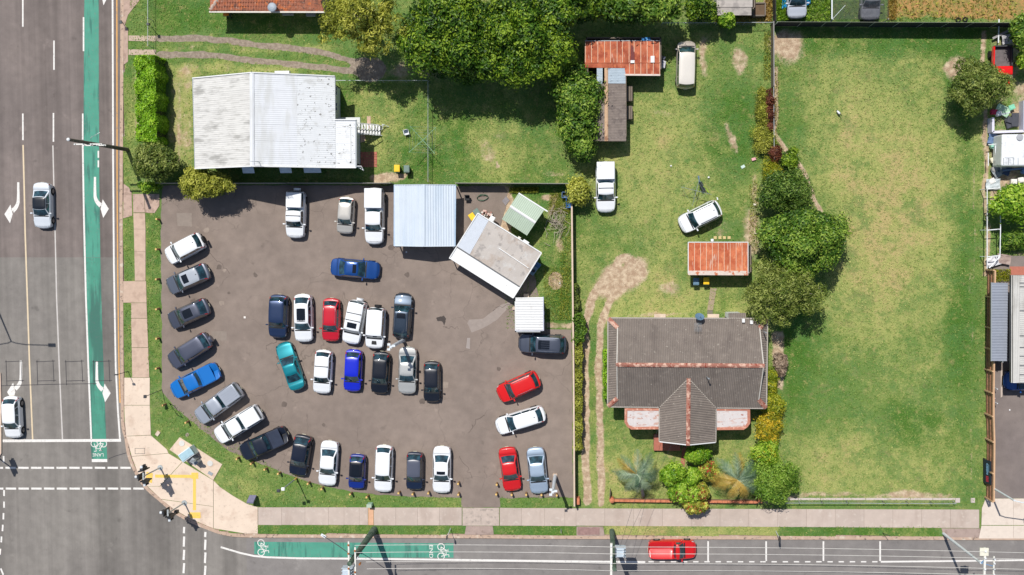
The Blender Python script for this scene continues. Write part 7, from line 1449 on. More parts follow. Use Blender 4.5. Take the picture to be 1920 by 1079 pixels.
# small street pieces
def small_pole(label, bx, by, tx, ty, h, m, head=None, name='sign_pole', cat='pole', group=None):
    rt, b, t = pole(name, label, bx, by, tx, ty, h, .035, .03, m, cat, group)
    if head: mb = MB(); mb.box(t, head); mb.build('sign_plate', m_dk, rt)
small_pole('short dark post with a small plate on the grass by the side footpath', 240, 697, 218, 703, 2.6, m_dk, (.3, .1, .3)); small_pole('dark street name post near the car park corner', 304, 731, 272, 744, 3.2, m_dk, (.25, .3, .2))
small_pole('small white signpost on the verge beside the cycle lane end', 845, 991, 838, 1008, 2.3, m_ws, (.1, .3, .5)); small_pole('slim post on the verge at the second parking bay', 1455, 996, 1462, 1012, 2.4, m_ws, (.1, .5, .6)); small_pole('white marker post on the verge near the top driveway', 228, 40, 226, 42, .9, m_ws, (.3, .3, .12))
small_pole('thin post on the verge between driveways', 1052, 992, 1052, 1000, 1.0, m_gpost); small_pole('dark post on the verge below the fourth parking bay', 1655, 1000, 1669, 1006, 1.8, m_dk); small_pole('short post by the fence near the top wheel strips', 283, 50, 278, 46, 1.6, m_ws, (.25, .2, .3))
# utility cabinets on the slab
ut = thing('utility_cabinet', 'pale blue topped utility cabinet on the cream utility slab', 'cabinet', W(352, 850, 0)); c = W(353, 851, .7); mb = MB(); mb.box((c.x, c.y, .65), (1.5, .95, 1.25), rz=.62); mb.build('housing', m_ws, ut, bevel=.05); mb = MB(); mb.box((c.x + .05, c.y + .05, 1.31), (1.45, .75, .06), rz=.62); mb.build('lid', mat('glazed_blue_lid', (166, 196, 206), .3), ut)
ut = thing('control_box', 'small grey control box right of the utility cabinet', 'cabinet', W(365, 864, 0)); c = W(367, 864, .5); mb = MB(); mb.box((c.x, c.y, .5), (.75, .5, 1.0), rz=-.7); mb.build('housing', m_gutm, ut, bevel=.03)
ut = thing('round_headed_sign', 'dark round headed post between the two concrete lids', 'sign', W(374, 858, 0)); c = W(374, 858, 0); mb = MB(); mb.tube([c, c + Vector((0, 0, 1.6))], .05, 6); mb.build('post', m_gpost, ut); mb = MB(); mb.tube([c + Vector((0, -.03, 1.7)), c + Vector((0, .03, 1.7))], .33, 14); mb.build('disc', m_gutm, ut)
for x, y, lb in ((341, 831.5, 'round concrete lid at the upper end of the utility slab'), (394, 869, 'round concrete lid at the lower end of the utility slab')): c = W(x, y, .035); mb = MB(); mb.disc(c, .30, 20, z1=.05); tag(mb.build('manhole_lid', mat('pale_lid', (206, 204, 198), .9, var=.05)), lb, 'lid')
c = W(394.5, 888, .04); mb = MB(); mb.box((c.x, c.y, .05), (.5, .32, .05), rz=-.5); tag(mb.build('meter_lid', m_gutm), 'small rectangular lid at the lower corner of the utility slab', 'lid'); c = W(296, 813, 0); mb = MB(); mb.box((c.x, c.y, .03), (.5, .35, .08), rz=.9); tag(mb.build('meter_lid', m_conc), 'small pale lid in the grass beside the corner footpath', 'lid')
t_ = thing('ground_sign', 'purple grey sign panel on the grass edge near the corner footpath', 'sign', W(472, 942, 0)); c = W(471, 937, .9); mb = MB(); mb.box((c.x, c.y, .8), (.7, .16, 1.1), rot=Matrix.Rotation(math.radians(25), 3, 'X')); mb.build('panel', mat('purple_grey_board', (128, 124, 150), .6), t_); mb = MB(); mb.box((c.x, c.y + .1, .3), (.6, .08, .6)); mb.build('leg', m_dk, t_)
t_ = thing('service_pillar', 'small pale green service pillar on the grass above the stained slab', 'pillar', W(693.5, 948, 0)); c = W(693.5, 947, .4); mb = MB(); mb.box((c.x, c.y, .4), (.5, .32, .8), taper=.9); mb.build('housing', mat('pale_green_pillar', (164, 196, 174), .6), t_, bevel=.03); mb = MB(); mb.box((c.x, c.y, .82), (.5, .34, .05)); mb.build('cap', m_gs, t_)
# bollards around the car park
m_log = mat('bollard_timber', (150, 118, 80), .9, var=.15, scale=6); m_ltop = mat('bollard_pale_top', (222, 184, 112), .8, var=.1, scale=6)
BP = [(299, 412 + 55.6 * i) for i in range(6)] + [(311, 758), (354, 790), (448, 858), (475, 867), (501, 878), (526, 886), (581, 904), (606, 914), (660, 924), (691, 929), (750, 922), (776, 924), (805, 922), (861, 904), (861, 924), (932, 906), (932, 924), (960, 925), (987, 924), (1016, 925), (1044, 926)]
mbt = MB(); mbt.tube([(0, 0, 0), (0, 0, .82)], .11, 10); me1 = bpy.data.meshes.new('bollard_log'); me1.from_pydata(mbt.v, [], mbt.f); me1.materials.append(m_log); finish(me1, 40)
mbt = MB(); mbt.tube([(0, 0, .82), (0, 0, .87)], .115, 10, r1=.085); me2 = bpy.data.meshes.new('bollard_top'); me2.from_pydata(mbt.v, [], mbt.f); me2.materials.append(m_ltop); finish(me2, 40)
names = ['at the top of the left edge', 'beside the grey suv with short sunroof', 'between the two upper grey suvs', 'beside the dark grey suv', 'beside the slate grey suv', 'above the bright blue ute', 'at the left corner below the blue ute', 'beside the silver ute', 'left of the black ute nose', 'just below the black ute nose', 'between the black ute and black suv', 'nearest the black suv on the curve', 'right of the black suv', 'below the leftmost white sedan', 'below the tiny blue hatchback', 'above the green service pillar', 'right of the white wagon in the bottom row', 'below the navy hatchback', 'left of the white sedan by the exit', 'upper one of the pair left of the exit', 'lower one of the pair left of the exit', 'upper one of the pair right of the exit', 'lower one of the pair right of the exit', 'below the red sedan', 'between the red and pale blue sedans', 'below the pale blue sedan', 'last one before the boundary wall']
for (x, y), nm_ in zip(BP, names):
    c = W(x, y, 0); rt = thing('bollard', 'short timber bollard ' + nm_, 'bollard', (c.x, c.y, 0), 0, 'timber bollards around the car park', rel=True); rt.rotation_euler = (rng.uniform(-.04, .04), rng.uniform(-.04, .04), 0)
    for nme, me_ in (('post', me1), ('cap', me2)): o = bpy.data.objects.new(nme, me_); col.objects.link(o); o.parent = rt
br_ = thing('bent_rail', 'dark bent steel rail at the left corner below the blue ute', 'rail', W(335, 775, 0)); mb = MB(); mb.tube([W(318, 757, 0), W(318, 757, .8), W(333, 779, .8), W(333, 779, 0)], .04, 6); mb.build('rail', m_dk, br_, 60)
# ---------------------------------------------------------------- yard objects
def bin_(label, px, py, lid, body, rz=0.):
    c = W(px, py, .5); rt = thing('wheelie_bin', label, 'bin', (c.x, c.y, 0), rz, None, rel=True); mb = MB(); mb.box((0, 0, .5), (.50, .60, .95), taper=1.0); mb.v = [Vector((v.x * (.8 if v.z < .1 else 1), v.y * (.8 if v.z < .1 else 1), v.z)) for v in mb.v]; mb.build('body', body, rt, bevel=.03)
    mb = MB(); mb.box((0, .02, 1.01), (.56, .68, .07)); mb.box((0, 0, 1.05), (.44, .5, .04)); mb.build('lid', lid, rt, bevel=.02); mb = MB(); mb.bar((-.25, -.36, .95), (.25, -.36, .95), .04, .04); mb.build('handle', body, rt)
    for s in (-1, 1): mb = MB(); mb.tube([(s * .2, -.3, .1), (s * .26, -.3, .1)], .1, 10); mb.build('wheel', m_tyre, rt)
m_yl = mat('yellow_lid', (240, 196, 10), .5, local=True, var=.04); m_bg = mat('bin_green', (60, 82, 72), .6, local=True); m_gl = mat('faded_green_lid', (110, 132, 122), .6, local=True, var=.06); m_bl = mat('faded_blue_lid', (96, 128, 150), .6, local=True)
bin_('yellow lidded bin below the white house lawn', 746, 317, m_yl, m_bg); bin_('faded green bin beside the yellow one behind the carport', 764, 318, m_gl, m_bg); bin_('yellow lidded bin below the small rusty shed', 1323, 527, m_yl, m_bg); bin_('blue grey bin below the left end of the small rusty shed', 1304, 528, m_bl, m_bg); bin_('yellow lidded bin at the top corner of the office', 886.5, 407, m_yl, m_bg, .6); bin_('faded green bin behind the yellow one at the office', 895, 399, m_gl, m_bg, .6); bin_('orange lidded bin against the terracotta house wall', 427, 26, mat('orange_lid', (226, 140, 30), .5, local=True), m_bg)
def hoist(label, bx, by, cx, cy, h, ang, R, tilt=0., broken=False, m=None):
    b = W(bx, by, 0) if bx else W(cx, cy, h) - Vector((0, 0, h)); t = W(cx, cy, h); rt = thing('clothes_hoist', label, 'clothesline', (t.x, t.y, 0)); m = m or mat('pale_green_steel', (126, 168, 132), .6); mb = MB(); mb.tube([(t.x, t.y, 0), t], .04, 8); mb.build('pole', m, rt, 60); ends = []
    for i in range(4): a = ang + math.pi / 2 * i; e = t + Vector((math.cos(a) * R, math.sin(a) * R, .25 if not broken else -.3 * (i % 2) - .1)); ends.append(e); mb = MB(); mb.bar(t, e, .035, .03); mb.bar(t + Vector((0, 0, -.4)), t.lerp(e, .55), .02, .02); mb.build('arm', m, rt)
    mb = MB()
    for f in (.35, .55, .75, .97):
        for i in range(4):
            if broken and (i + int(f * 10)) % 3 == 0: continue
            mb.bar(t.lerp(ends[i], f), t.lerp(ends[(i + 1) % 4], f), .012, .012)
    tag(mb.build('line_wires', m_wgreen, rt), kind='stuff')
hoist('square clothes hoist on the lawn behind the white house', None, None, 792.7, 263, 1.9, math.radians(42), 1.8)
hoist('broken clothes hoist lying low above the white suv on the grass', None, None, 1306, 358, 1.5, math.radians(-14), 1.5, broken=True, m=mat('dull_steel', (120, 132, 128), .5))
t_ = thing('garden_trolley', 'dark reclined trolley with lime strap beside the broken clothes hoist', 'trolley', W(1316, 350, 0)); mb = MB(); p, q = W(1313, 342, .8), W(1320, 359, .3); mb.bar(p, q, .35, .06); mb.build('frame', m_dk, t_); mb = MB(); mb.tube([W(1319, 350, .6), W(1324, 354, .5), W(1328, 361, .3)], .05, 6); mb.build('strap', mat('lime_strap', (186, 226, 60), .6), t_, 60); mb = MB(); mb.tube([W(1309, 330, 1.0), W(1312, 342, .85)], .06, 6); mb.build('handle', mat('blue_handle', (110, 140, 170), .5), t_)
c = W(762, 249, .45); t_ = thing('plastic_chair', 'white plastic chair on the lawn left of the clothes hoist', 'chair', (c.x, c.y, 0), .25, rel=True); mb = MB(); mb.box((0, 0, .42), (.46, .46, .04)); mb.build('seat', m_ins, t_, bevel=.015); mb = MB(); mb.box((0, .24, .68), (.46, .04, .5)); mb.build('backrest', m_ins, t_, bevel=.015)
for sx in (-1, 1):
    for sy in (-1, 1): mb = MB(); mb.bar((sx * .2, sy * .2, .42), (sx * .23, sy * .24, 0), .04, .04); mb.build('leg', m_ins, t_)
    mb = MB(); mb.bar((sx * .24, -.2, .62), (sx * .24, .24, .64), .05, .03); mb.build('armrest', m_ins, t_)
t_ = thing('metal_trestle', 'small white metal trestle on the lawn beside the back stairs', 'trestle', W(717, 237, 0)); mb = MB(); [mb.bar(W(*a_, z1), W(*b_, z2), .04, .04) for a_, z1, b_, z2 in (((716, 233), .5, (729, 238), .1), ((721, 233), .5, (715, 244), .1), ((716, 233), .5, (719, 235), .5), ((717, 233), .5, (717, 243), .3))]; mb.build('frame', m_ws, t_)
c = W(1572, 212, .2); t_ = thing('white_bird', 'white ibis like bird standing alone on the big lawn', 'bird', (c.x, c.y, 0), -.9, rel=True)
bm2 = bmesh.new(); bmesh.ops.create_icosphere(bm2, subdivisions=2, radius=1)
for v in bm2.verts: v.co = Vector((v.co.x * .24 * (1 - .25 * v.co.x), v.co.y * .11, v.co.z * .10 + .33 + .05 * v.co.x))
me = bpy.data.meshes.new('body'); bm2.to_mesh(me); me.materials.append(m_ins); finish(me, 180); link_mesh('body', me, t_)
mb = MB(); mb.tube([(.18, 0, .38), (.28, 0, .47), (.33, 0, .50)], .035, 6, r1=.028); mb.dome((.34, 0, .48), .045, .05, 8, 3); mb.tube([(.36, 0, .50), (.46, 0, .46), (.52, 0, .38)], .014, 5, r1=.005); mb.build('head', m_black, t_, 60); mb = MB(); mb.box((-.26, 0, .31), (.12, .1, .03)); mb.build('tail', m_black, t_)
for s in (-1, 1): mb = MB(); mb.tube([(0, s * .05, .25), (.02, s * .05, .12), (0, s * .05, .0)], .012, 5); mb.bar((-.02, s * .05, .01), (.08, s * .05, .01), .05, .01); mb.build('leg', m_black, t_)
def litter(label, cat, px, py, size, rgb, name, z=0, rz=0, taper=.9):
    c = W(px, py, 0); mb = MB(); mb.box((c.x, c.y, z + size[2] / 2), size, rz=rz, taper=taper); return tag(mb.build(name, mat('litter_%d_%d_%d' % tuple(rgb), rgb, .7), bevel=min(size) * .2), label, cat)
for a_ in (('pink plastic bag on the grass left of the golden shrub', 'bag', 1413, 299, (.45, .3, .2), (226, 170, 172), 'plastic_bag', .3), ('pale rag on the grass below the pink bag', 'rag', 1393, 313, (.4, .3, .06), (196, 216, 206), 'rag', .5), ('small white ball above the broken clothes hoist', 'ball', 1258, 311.5, (.16, .16, .16), (236, 236, 230), 'ball', 0), ('small white ball right of the broken clothes hoist', 'ball', 1328.5, 333, (.18, .18, .16), (236, 236, 230), 'ball', 0), ('white pipe offcut right of the broken clothes hoist', 'pipe', 1345, 373, (.12, .3, .12), (226, 230, 230), 'pipe_offcut', .3), ('pale box beside the dark shrub', 'box', 1415, 384, (.3, .2, .15), (222, 214, 196), 'cardboard_box', 0), ('pale block near the trunk of the big round tree', 'block', 1417, 437.5, (.28, .16, .15), (220, 206, 188), 'block', 0), ('white bucket above the small rusty shed', 'bucket', 1335, 451, (.3, .3, .3), (226, 232, 236), 'bucket', 0), ('small white cap on the ground beside the office garden circle', 'lid', 1050, 531, (.15, .2, .04), (236, 232, 226), 'lid_cap', 0), ('white square pit lid in the upper left of the car park', 'lid', 459, 595.5, (.22, .22, .03), (222, 216, 208), 'pit_lid', 0), ('small white lid beneath the carport edge', 'lid', 762, 473, (.15, .15, .03), (236, 236, 240), 'pit_lid', 0), ('white scrap on the neighbour\'s driveway', 'scrap', 1893, 769, (.12, .15, .03), (236, 236, 236), 'scrap', 0)): litter(a_[0], a_[1], a_[2], a_[3], a_[4], a_[5], a_[6], .012 if a_[1] in ('lid', 'scrap') else 0, a_[7])
for i, (x, y) in enumerate(((1341, 446), (1350, 446), (1358, 446), (1367, 446))): litter('sandy paver %s in the row above the small rusty shed' % ('first', 'second', 'third', 'fourth')[i], 'paver', x, y, (.32, .3, .05), (206, 186, 130), 'paver')
rr = random.Random(8)
for i, (x, y, nm_, rgb, lab) in enumerate(((877, 372, 'office_chair', (60, 58, 60), 'dark swivel chair outside on the asphalt right of the carport'), (913, 400, 'pallet_of_cans', (196, 170, 160), 'heap of cans and boxes behind the office'), (925, 411, 'white_carton', (236, 236, 236), 'white carton on the back edge of the office roof line'), (974, 447, 'white_drum', (230, 226, 214), 'small cream drum between the office and garden shed'), (987, 455, 'laundry_tub', (236, 238, 240), 'white tub against the back of the office'))):
    t_ = thing(nm_, lab, nm_.split('_')[-1], W(x, y, 0)); c = W(x, y, 0)
    if i == 0:
        mb = MB(); mb.box((c.x, c.y, .5), (.5, .5, .1)); mb.build('seat', m_liner, t_, bevel=.03); mb = MB(); mb.box((c.x, c.y + .25, .8), (.45, .08, .5)); mb.build('backrest', m_liner, t_, bevel=.03); mb = MB(); mb.tube([(c.x, c.y, .08), (c.x, c.y, .5)], .04, 6); [mb.bar((c.x, c.y, .08), (c.x + math.cos(k * 1.257) * .32, c.y + math.sin(k * 1.257) * .32, .06), .05, .05) for k in range(5)]; mb.build('base', m_dk, t_)
    elif i == 1:
        for k in range(16): mb = MB(); p = c + Vector((rr.uniform(-.5, .5), rr.uniform(-.25, .25), .15)); mb.tube([p, p + Vector((0, 0, rr.uniform(.15, .5)))], .11, 8); mb.build('can', mat('can_%d' % (k % 3), ((206, 176, 164), (150, 104, 92), (214, 208, 200))[k % 3], .5), t_)
    else: mb = MB(); s_ = ((.5, .5, .5), (.3, .3, .5), (.62, .4, .6))[i - 2]; mb.box((c.x, c.y, 1.2 if i != 3 else .3), s_, rz=-.55); mb.box((c.x, c.y, (1.2 if i != 3 else .3) + s_[2] / 2 + .02), (s_[0] * .8, s_[1] * .8, .04), rz=-.55); mb.build('shell', mat('carton_%d' % i, rgb, .6), t_, bevel=.02)
c = W(905, 371, 0); t_ = thing('hose_coil', 'green garden hose lying in loops behind the office', 'hose', (c.x, c.y, 0)); mb = MB(); mb.tube([c + Vector((math.cos(k * .5) * (.55 + .08 * math.sin(k)), math.sin(k * .5) * (.28 + .05 * math.cos(k * 1.3)), .03 + .004 * k)) for k in range(44)], .022, 5); mb.build('hose', mat('green_hose', (70, 104, 80), .6), t_, 60)
slabs('drain_mat', [[(941, 377), (949, 368), (956, 376), (948, 386)]], mat('grey_mesh_mat', (134, 128, 130), .8, var=.15, scale=8), .05)
ac = thing('air_conditioner', 'blue grey outdoor unit against the right wall of the office', 'air conditioner', W(1004, 505, 0)); 
for x, y, s_, rgb in ((1001, 508, (.9, .45, .9), (126, 150, 166)), (1008, 497, (.45, .6, .8), (72, 116, 160))): c = W(x, y, .5); mb = MB(); mb.box((c.x, c.y, .5), s_, rz=.95); mb.build('casing', mat('unit_%d' % rgb[0], rgb, .5), ac, bevel=.03)
mb = MB(); [mb.disc((W(x, y, .5).x, W(x, y, .5).y, .96), .16, 12, z1=.02) for x, y in ((1001, 508),)]; mb.build('fan_grille', m_dk, ac)
for (x, y, s_, rgb, nm_, lb, ct) in ((1061, 366, (.75, .55, .6), (96, 128, 178), 'blue_tub', 'blue tub at the corner under the round shrub', 'tub'), (1066, 381, (.45, .9, .5), (40, 116, 186), 'blue_crate', 'bright blue crate leaning on the boundary wall', 'crate')):
    t_ = thing(nm_, lb, ct, W(x, y, 0)); c = W(x, y, .3); hx, hy = s_[0] / 2, s_[1] / 2; m_ = mat(nm_ + '_plastic', rgb, .5)
    mb = MB(); mb.box((c.x, c.y, .05), (s_[0], s_[1], .05)); mb.build('base', m_, t_)
    for a_, b_ in (((-hx, -hy), (hx, -hy)), ((hx, -hy), (hx, hy)), ((hx, hy), (-hx, hy)), ((-hx, hy), (-hx, -hy))): mb = MB(); mb.bar((c.x + a_[0], c.y + a_[1], s_[2] / 2), (c.x + b_[0], c.y + b_[1], s_[2] / 2), .04, s_[2]); mb.build('side', m_, t_)
# white bollard pipes and hydrant near the neighbour's driveway
for y0_, lb in ((727, 'upper'), (754, 'lower')): rt, b, t = pole('white_bollard', '%s short white pipe bollard beside the paling fence' % lb, 1863, y0_, 1870, y0_ + 3, .95, .06, .06, m_ws, 'bollard', 'white pipe bollards on the neighbour\'s driveway'); mb = MB(); mb.dome(t, .06, .04, 8, 2); mb.build('cap', m_ws, rt)
t_ = thing('hydrant', 'red hydrant cap between the white bollards and the paling fence', 'hydrant', W(1859, 746, 0)); c = W(1859, 746, 0); mb = MB(); mb.tube([c, c + Vector((0, 0, .45))], .12, 10); mb.dome(c + Vector((0, 0, .45)), .15, .12, 10, 3); mb.build('barrel', mat('hydrant_red', (206, 60, 60), .5), t_, 50); mb = MB(); mb.tube([c + Vector((-.2, 0, .35)), c + Vector((.2, 0, .35))], .05, 8); mb.build('outlet', m_ins, t_)
slabs('neighbour_patio', [[(1893, 500), (1930, 500), (1930, 516), (1893, 516)]], brk, .02)
# pipe frame at the right boundary
m_pp = mat('white_pipe', (232, 234, 236), .4); gf = thing('pipe_enclosure', 'white pipe frame enclosure along the neighbour\'s side of the boundary', 'enclosure', W(1860, 430, 0)); zf_ = 1.6
fr = [(1851, 355), (1875.5, 350), (1876, 430), (1874.5, 481), (1855, 502)]
for a_, b_ in (((1851, 355), (1851, 504)), ((1875.5, 355), (1876, 430)), ((1876, 430), (1875, 481)), ((1851, 383), (1875, 381)), ((1851, 432), (1876, 430)), ((1851, 482), (1875, 480)), ((1875, 481), (1855, 503)), ((1851, 355), (1875.5, 353))): mb = MB(); mb.tube([W(*a_, zf_), W(*b_, zf_)], .045, 6); mb.build('pipe', m_pp, gf, 60)
for p_ in ((1851, 355), (1875.5, 355), (1876, 430), (1875, 480), (1851, 432), (1851, 482)): q = W(*p_, zf_); mb = MB(); mb.tube([q, (q.x, q.y, 0)], .04, 6); mb.build('leg', m_pp, gf, 60)
# neighbour's yard: caravan roof, garden frame, red trailer and clutter
cv = thing('caravan', 'white caravan with roof hatch cut off by the right edge', 'caravan', W(1915, 283, 0)); m_cv = mat('aged_white_caravan', (228, 230, 232), .5, var=.04, layers=[((150, 152, 156), 1.4, .56, .74, None, .5)])
a_, b_ = W(1879, 252, 2.4), W(1990, 311, 2.4); mb = MB(); mb.box(((a_.x + b_.x) / 2, (a_.y + b_.y) / 2, 1.4), (b_.x - a_.x, a_.y - b_.y, 2.0)); mb.build('body', m_cv, cv, bevel=.15); mb = MB(); c = W(1893, 281, 2.42); mb.box(c, (.8, 1.5, .08)); mb.build('roof_hatch', m_ins, cv, bevel=.03); mb = MB(); c = W(1912, 258, 2.42); mb.disc(c, .3, 16, z1=.08); mb.build('roof_vent', mat('vent_grey', (166, 168, 172), .6), cv)
for i in range(4): mb = MB(); p, q = W(1882 + i * 9, 296, 2.42), W(1882 + i * 9, 309, 2.42); mb.bar(p, q, .05, .02); mb.build('roof_seam', m_gutm, cv)
for x in (1884, 1915): 
    q = W(x, 308, 0); mb = MB(); mb.tube([(q.x, q.y, .33), (q.x, q.y + .2, .33)], .33, 14); mb.build('wheel', m_tyre, cv)
gb = thing('walled_enclosure', 'white walled rectangular enclosure holding black sheets above the caravan', 'enclosure', W(1887, 235, 0))
for p_, q_ in (((1858, 222), (1858, 249)), ((1858, 249), (1917, 247)), ((1917, 190), (1917, 247))): mb = MB(); mb.bar(W(*p_, .5), W(*q_, .5), .22, 1.0); mb.build('wall', mat('lilac_white_wall', (214, 212, 226), .7, var=.05), gb)
for i, (x, y, sx, sy) in enumerate(((1891, 231, .8, 1.0), (1900, 226, .7, 1.3), (1889, 226, .5, .6))): c = W(x, y, 0); mb = MB(); mb.box((c.x, c.y, .3 + .1 * i), (sx, sy, .08), rz=.3 - .3 * i, taper=.9); tag(mb.build('black_sheet', mat('charcoal_sheet', (66, 68, 76), .6)), ('folded black sheet at the left inside the white enclosure', 'long dark sheet at the right inside the white enclosure', 'small dark cover on top of the folded sheets')[i], 'sheet')
tr_ = thing('red_trailer_truck', 'red tray back truck half hidden by the olive tree', 'truck', W(1879, 112, 0)); rdm = mat('glossy_red', (226, 20, 16), .3, coat=.5); c0, c1 = W(1862, 88, 1.), W(1895, 124, 1.); cx_, cy_ = (c0.x + c1.x) / 2, (c0.y + c1.y) / 2
mb = MB(); mb.box((cx_, cy_, .85), (c1.x - c0.x, c0.y - c1.y, .12)); mb.build('tray_floor', mat('rubbed_tray', (104, 98, 98), .8, var=.2, scale=4), tr_)
for nm_, p_, q_, m_ in (('tray_side', (c0.x, c0.y), (c0.x, c1.y), rdm), ('tray_side', (c1.x, c0.y), (c1.x, c1.y), m_dk), ('tail_board', (c0.x, c0.y), (c1.x, c0.y), m_dk)): mb = MB(); mb.bar((*p_, 1.1), (*q_, 1.1), .12, .45); mb.build(nm_, m_, tr_)
d0, d1 = W(1874, 124, 1.5), W(1895.5, 142, 1.5); mb = MB(); mb.box((cx_, (d0.y + d1.y) / 2 , 1.1), (c1.x - c0.x, d0.y - d1.y, 1.3), taper=.9); mb.build('cab', rdm, tr_, bevel=.1); mb = MB(); mb.box((cx_, d1.y - .55, .8), (c1.x - c0.x, 1.1, .7), taper=.9); mb.build('bonnet', rdm, tr_, bevel=.08); mb = MB(); mb.box((cx_, d1.y - .02, 1.35), (1.4, .1, .45)); mb.build('windscreen', m_glass, tr_)
for sx in (-1, 1):
    for y_ in (c0.y - .6, d1.y - .5): mb = MB(); mb.tube([(cx_ + sx * .75, y_, .33), (cx_ + sx * .92, y_, .33)], .33, 14); mb.build('wheel', m_tyre, tr_)
rr = random.Random(21); KT = [('plank', 'plank'), ('plastic_tub', 'tub'), ('scrap_sheet', 'sheet'), ('pipe_length', 'pipe'), ('crate', 'crate'), ('bucket', 'bucket')]
CLT = [(1870, 60, 'white_pipe', 'white upright pipe above the red truck'), (1878, 66, 'plank', 'long grey plank leaning above the red truck'), (1890, 74, 'scrap_sheet', 'crumpled grey sheet right above the red truck'), (1884, 62, 'plank', 'crossed timber plank near the top right tree'), (1895, 202, 'plastic_tub', 'mint green tub below the olive tree'), (1878, 208, 'scrap_sheet', 'pale green scrap below the olive tree'), (1862, 211, 'crate', 'crimson crate at the foot of the olive tree'), (1870, 214, 'bucket', 'white bucket beside the crimson crate'), (1883, 214, 'pipe_length', 'pale pipe beside the mint green tub'), (1864, 262, 'scrap_sheet', 'blue sheet beside the caravan front'), (1860, 275, 'bucket', 'mint bucket among the pipes left of the caravan'), (1861, 300, 'plastic_tub', 'cream tub among the pipes left of the caravan'), (1872, 322, 'scrap_sheet', 'grey sheet heap below the caravan'), (1900, 318, 'pipe_length', 'long steel blue pipe below the caravan'), (1918, 322, 'bucket', 'blue drum top at the right edge below the caravan'), (1862, 318, 'bucket', 'grey ring shaped drum below the pipes'), (1860, 345, 'scrap_sheet', 'pale sheet inside the upper pipe frame'), (1858, 340, 'crate', 'light crate inside the upper pipe frame'), (1880, 318, 'scrap_sheet', 'dark blue sheet at the lower left of the caravan'), (1862, 490, 'scrap_sheet', 'white scrap iron below the pipe frame'), (1880, 486, 'scrap_sheet', 'grey brown sheet pile below the pipe frame'), (1899, 341, 'crate', 'white stone block above the bright round tree'), (1912, 338, 'crate', 'second white stone block above the bright round tree')]
CC = [(228, 230, 232), (150, 146, 146), (176, 174, 176), (148, 128, 108), (130, 204, 170), (176, 208, 176), (182, 40, 74), (232, 232, 230), (206, 212, 216), (96, 120, 156), (156, 208, 186), (232, 224, 200), (140, 146, 150), (112, 136, 172), (120, 156, 206), (160, 158, 156), (190, 198, 200), (228, 226, 222), (60, 78, 110), (216, 214, 216), (158, 138, 128), (236, 230, 222), (236, 230, 222)]
for (x, y, nm_, lb), rgb in zip(CLT, CC):
    c = W(x, y, .2); a = rr.uniform(-.6, .6); mb = MB()
    if nm_ in ('plank',): mb.bar(c + Vector((-.9, -.35, .2)), c + Vector((.9, .5, .5)), .2, .05)
    elif 'pipe' in nm_: d = Vector((0, 1.1, 0)) if nm_ == 'white_pipe' else Vector((1.1 if x > 1890 else .4, .1, 0)); mb.tube([c - d + Vector((0, 0, .3)), c + d + Vector((0, 0, .3))], .09 if x > 1890 else .06, 8)
    elif nm_ in ('bucket',): mb.tube([c, c + Vector((0, 0, .4))], .26, 12); mb.disc(c + Vector((0, 0, .4)), .2, 12, z1=.02)
    elif nm_ == 'scrap_sheet':
        V = []; nx = 5
        for i in range(nx):
            for j in range(nx): V.append(c + Matrix.Rotation(a, 3, 'Z') @ Vector(((i / 4 - .5) * 1.3, (j / 4 - .5) * .9, .25 + rr.uniform(-.08, .1))))
        V2 = [v - Vector((0, 0, .03)) for v in V]; F_ = [(i * nx + j, (i + 1) * nx + j, (i + 1) * nx + j + 1, i * nx + j + 1) for i in range(nx - 1) for j in range(nx - 1)]; mb.add(V + V2, F_ + [tuple(nx * nx + q for q in reversed(f)) for f in F_])
    else: mb.box(c + Vector((0, 0, .1)), (.5, .42, .4), rz=a, taper=1.1); mb.box(c + Vector((0, 0, .32)), (.4, .32, .03), rz=a)
    tag(mb.build(nm_, mat('junk_%d_%d_%d' % rgb, rgb, .6, var=.12, scale=4)), lb, nm_.split('_')[-1])
rk = thing('pipe_rack', 'rack of pale pipes leaning left of the caravan', 'rack', W(1870, 290, 0))
for i in range(5): mb = MB(); mb.tube([W(1866 + i * 2.6, 273, 1.1), W(1867 + i * 3, 308, .9)], .045, 6); mb.build('pipe', m_gutm if i % 2 else m_pp, rk, 60)
for a_, b_ in (((1853, 272), (1878, 270)), ((1853, 287), (1853, 311)), ((1878, 262), (1877, 318))): mb = MB(); mb.tube([W(*a_, 1.1), W(*b_, 1.1)], .05, 6); mb.build('frame_pipe', m_pp, rk, 60)
for a_, b_ in (((1900, 110), (1919, 108)), ((1918, 150), (1917, 190))): pass
# top edge: tarpaulins and the black shade net over the grey car
rr = random.Random(3)
def cloth(name, label, cat, corners, z, m, nx=12, ny=10, amp=.12, seed=1, th=.0, group=None):
    P_ = [W(x, y, z_) for (x, y), z_ in zip(corners, z)]; V = []; r = np.random.default_rng(seed); bump = r.normal(0, amp, (nx + 1, ny + 1))
    for i in range(nx + 1):
        for j in range(ny + 1): a, b = P_[0].lerp(P_[1], i / nx), P_[3].lerp(P_[2], i / nx); p = a.lerp(b, j / ny); V.append(p + Vector((0, 0, bump[i, j])))
    mb = MB(); mb.add(V, [(i * (ny + 1) + j, (i + 1) * (ny + 1) + j, (i + 1) * (ny + 1) + j + 1, i * (ny + 1) + j + 1) for i in range(nx) for j in range(ny)]); o = mb.build(name, m, None, 60); 
    if name != 'net': sm = o.modifiers.new('thickness', 'SOLIDIFY'); sm.thickness = .02
    return tag(o, label, cat, group)
m_tarp = mat('bright_blue_tarp', (26, 160, 220), .5, var=.1, scale=3)
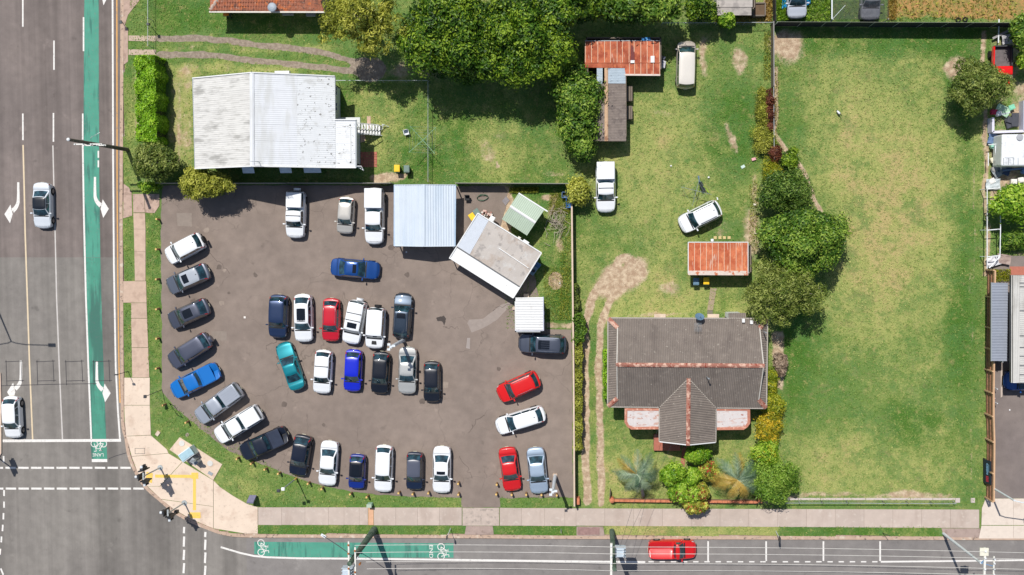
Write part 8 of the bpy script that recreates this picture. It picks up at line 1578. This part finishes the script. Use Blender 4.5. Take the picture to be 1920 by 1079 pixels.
cloth('blue_tarpaulin', 'crumpled blue tarpaulin left of the silver car at the top edge', 'tarpaulin', [(1467, -8), (1480, -8), (1477, 14), (1466, 17)], [.3] * 4, m_tarp, seed=2); cloth('blue_tarpaulin', 'crumpled blue tarpaulin right of the silver car at the top edge', 'tarpaulin', [(1508, -8), (1521, -8), (1519, 8), (1509, 12)], [.3] * 4, m_tarp, seed=3)
def net_mat():
    t = NT('shade_net'); b = t.n('ShaderNodeBsdfDiffuse'); b.inputs[0].default_value = (*lin((78, 78, 82)), 1); tp = t.n('ShaderNodeBsdfTransparent'); mx_ = t.n('ShaderNodeMixShader'); f = t.ramp(t.noise(3, 4), .35, .65, .58, .74); t.l(f, mx_.inputs[0]); t.l(b.outputs[0], mx_.inputs[1]); t.l(tp.outputs[0], mx_.inputs[2]); t.l(mx_.outputs[0], t.out.inputs[0]); return t.m
sn = thing('shade_structure', 'black shade net stretched over the grey car at the top edge', 'shade net', W(1612, 10, 0)); cl_ = cloth('net', 'x', 'x', [(1562, -40), (1664, -40), (1667, 36), (1561, 37)], [2.6, 2.6, 2.1, 2.1], net_mat(), 14, 10, .03, 6)
for k in ('label', 'category'): del cl_[k]
nl = off(sn); cl_.parent = sn; cl_.location = -nl
for x, y in ((1562, 37), (1666, 36), (1562, -38), (1664, -38)): q = W(x, y, 2.1); mb = MB(); mb.tube([(q.x, q.y, 0), (q.x, q.y, 2.15)], .04, 6); mb.build('post', m_gpost, sn)
mb = MB(); mb.bar(W(1561, 36, 2.15), W(1585, 10, 2.3), .03, .03); mb.bar(W(1560, -30, 1.8), W(1560, 36, 1.8), .12, .04); mb.build('edge_pipe', m_ws, sn)
tyv = [(1796, 38), (1809, 37), (1440, 44)]
for i, (x, y) in enumerate(tyv[:2]):
    c = W(x, y, 0); pts = [c + Vector((math.cos(a * .63) * .2, math.sin(a * .63) * .2, .1)) for a in range(11)]; mb = MB(); mb.tube(pts, .06, 6); tag(mb.build('old_tyre', m_tyre, None, 60), ('left', 'right')[i] + ' one of two old tyres behind the shade cloth fence', 'tyre', 'old tyres behind the shade cloth fence')
for x, y in ((1385, 124),): pass
c = W(1212, 74, 2.6); cloth('blue_tarpaulin', 'small blue tarpaulin lying on the back edge of the rusty shed roof', 'tarpaulin', [(1203, 71), (1219, 70), (1220, 76), (1204, 77)], [2.62] * 4, mat('mid_blue_tarp', (64, 140, 196), .5, var=.1), 6, 4, .04, 7)
t_ = thing('scrap_heap', 'heap of scrap in the shade at the right end of the rusty shed', 'scrap', W(1243, 117, 0))
for i in range(9): c = W(1242 + rr.uniform(-3, 4), 116 + rr.uniform(-8, 9), .3); mb = MB(); mb.box(c, (rr.uniform(.2, .5), rr.uniform(.1, .5), rr.uniform(.1, .5)), rz=rr.uniform(0, 3)); mb.build('piece', mat('heap_%d' % (i % 3), ((90, 96, 112), (130, 120, 116), (190, 190, 194))[i % 3], .7), t_)
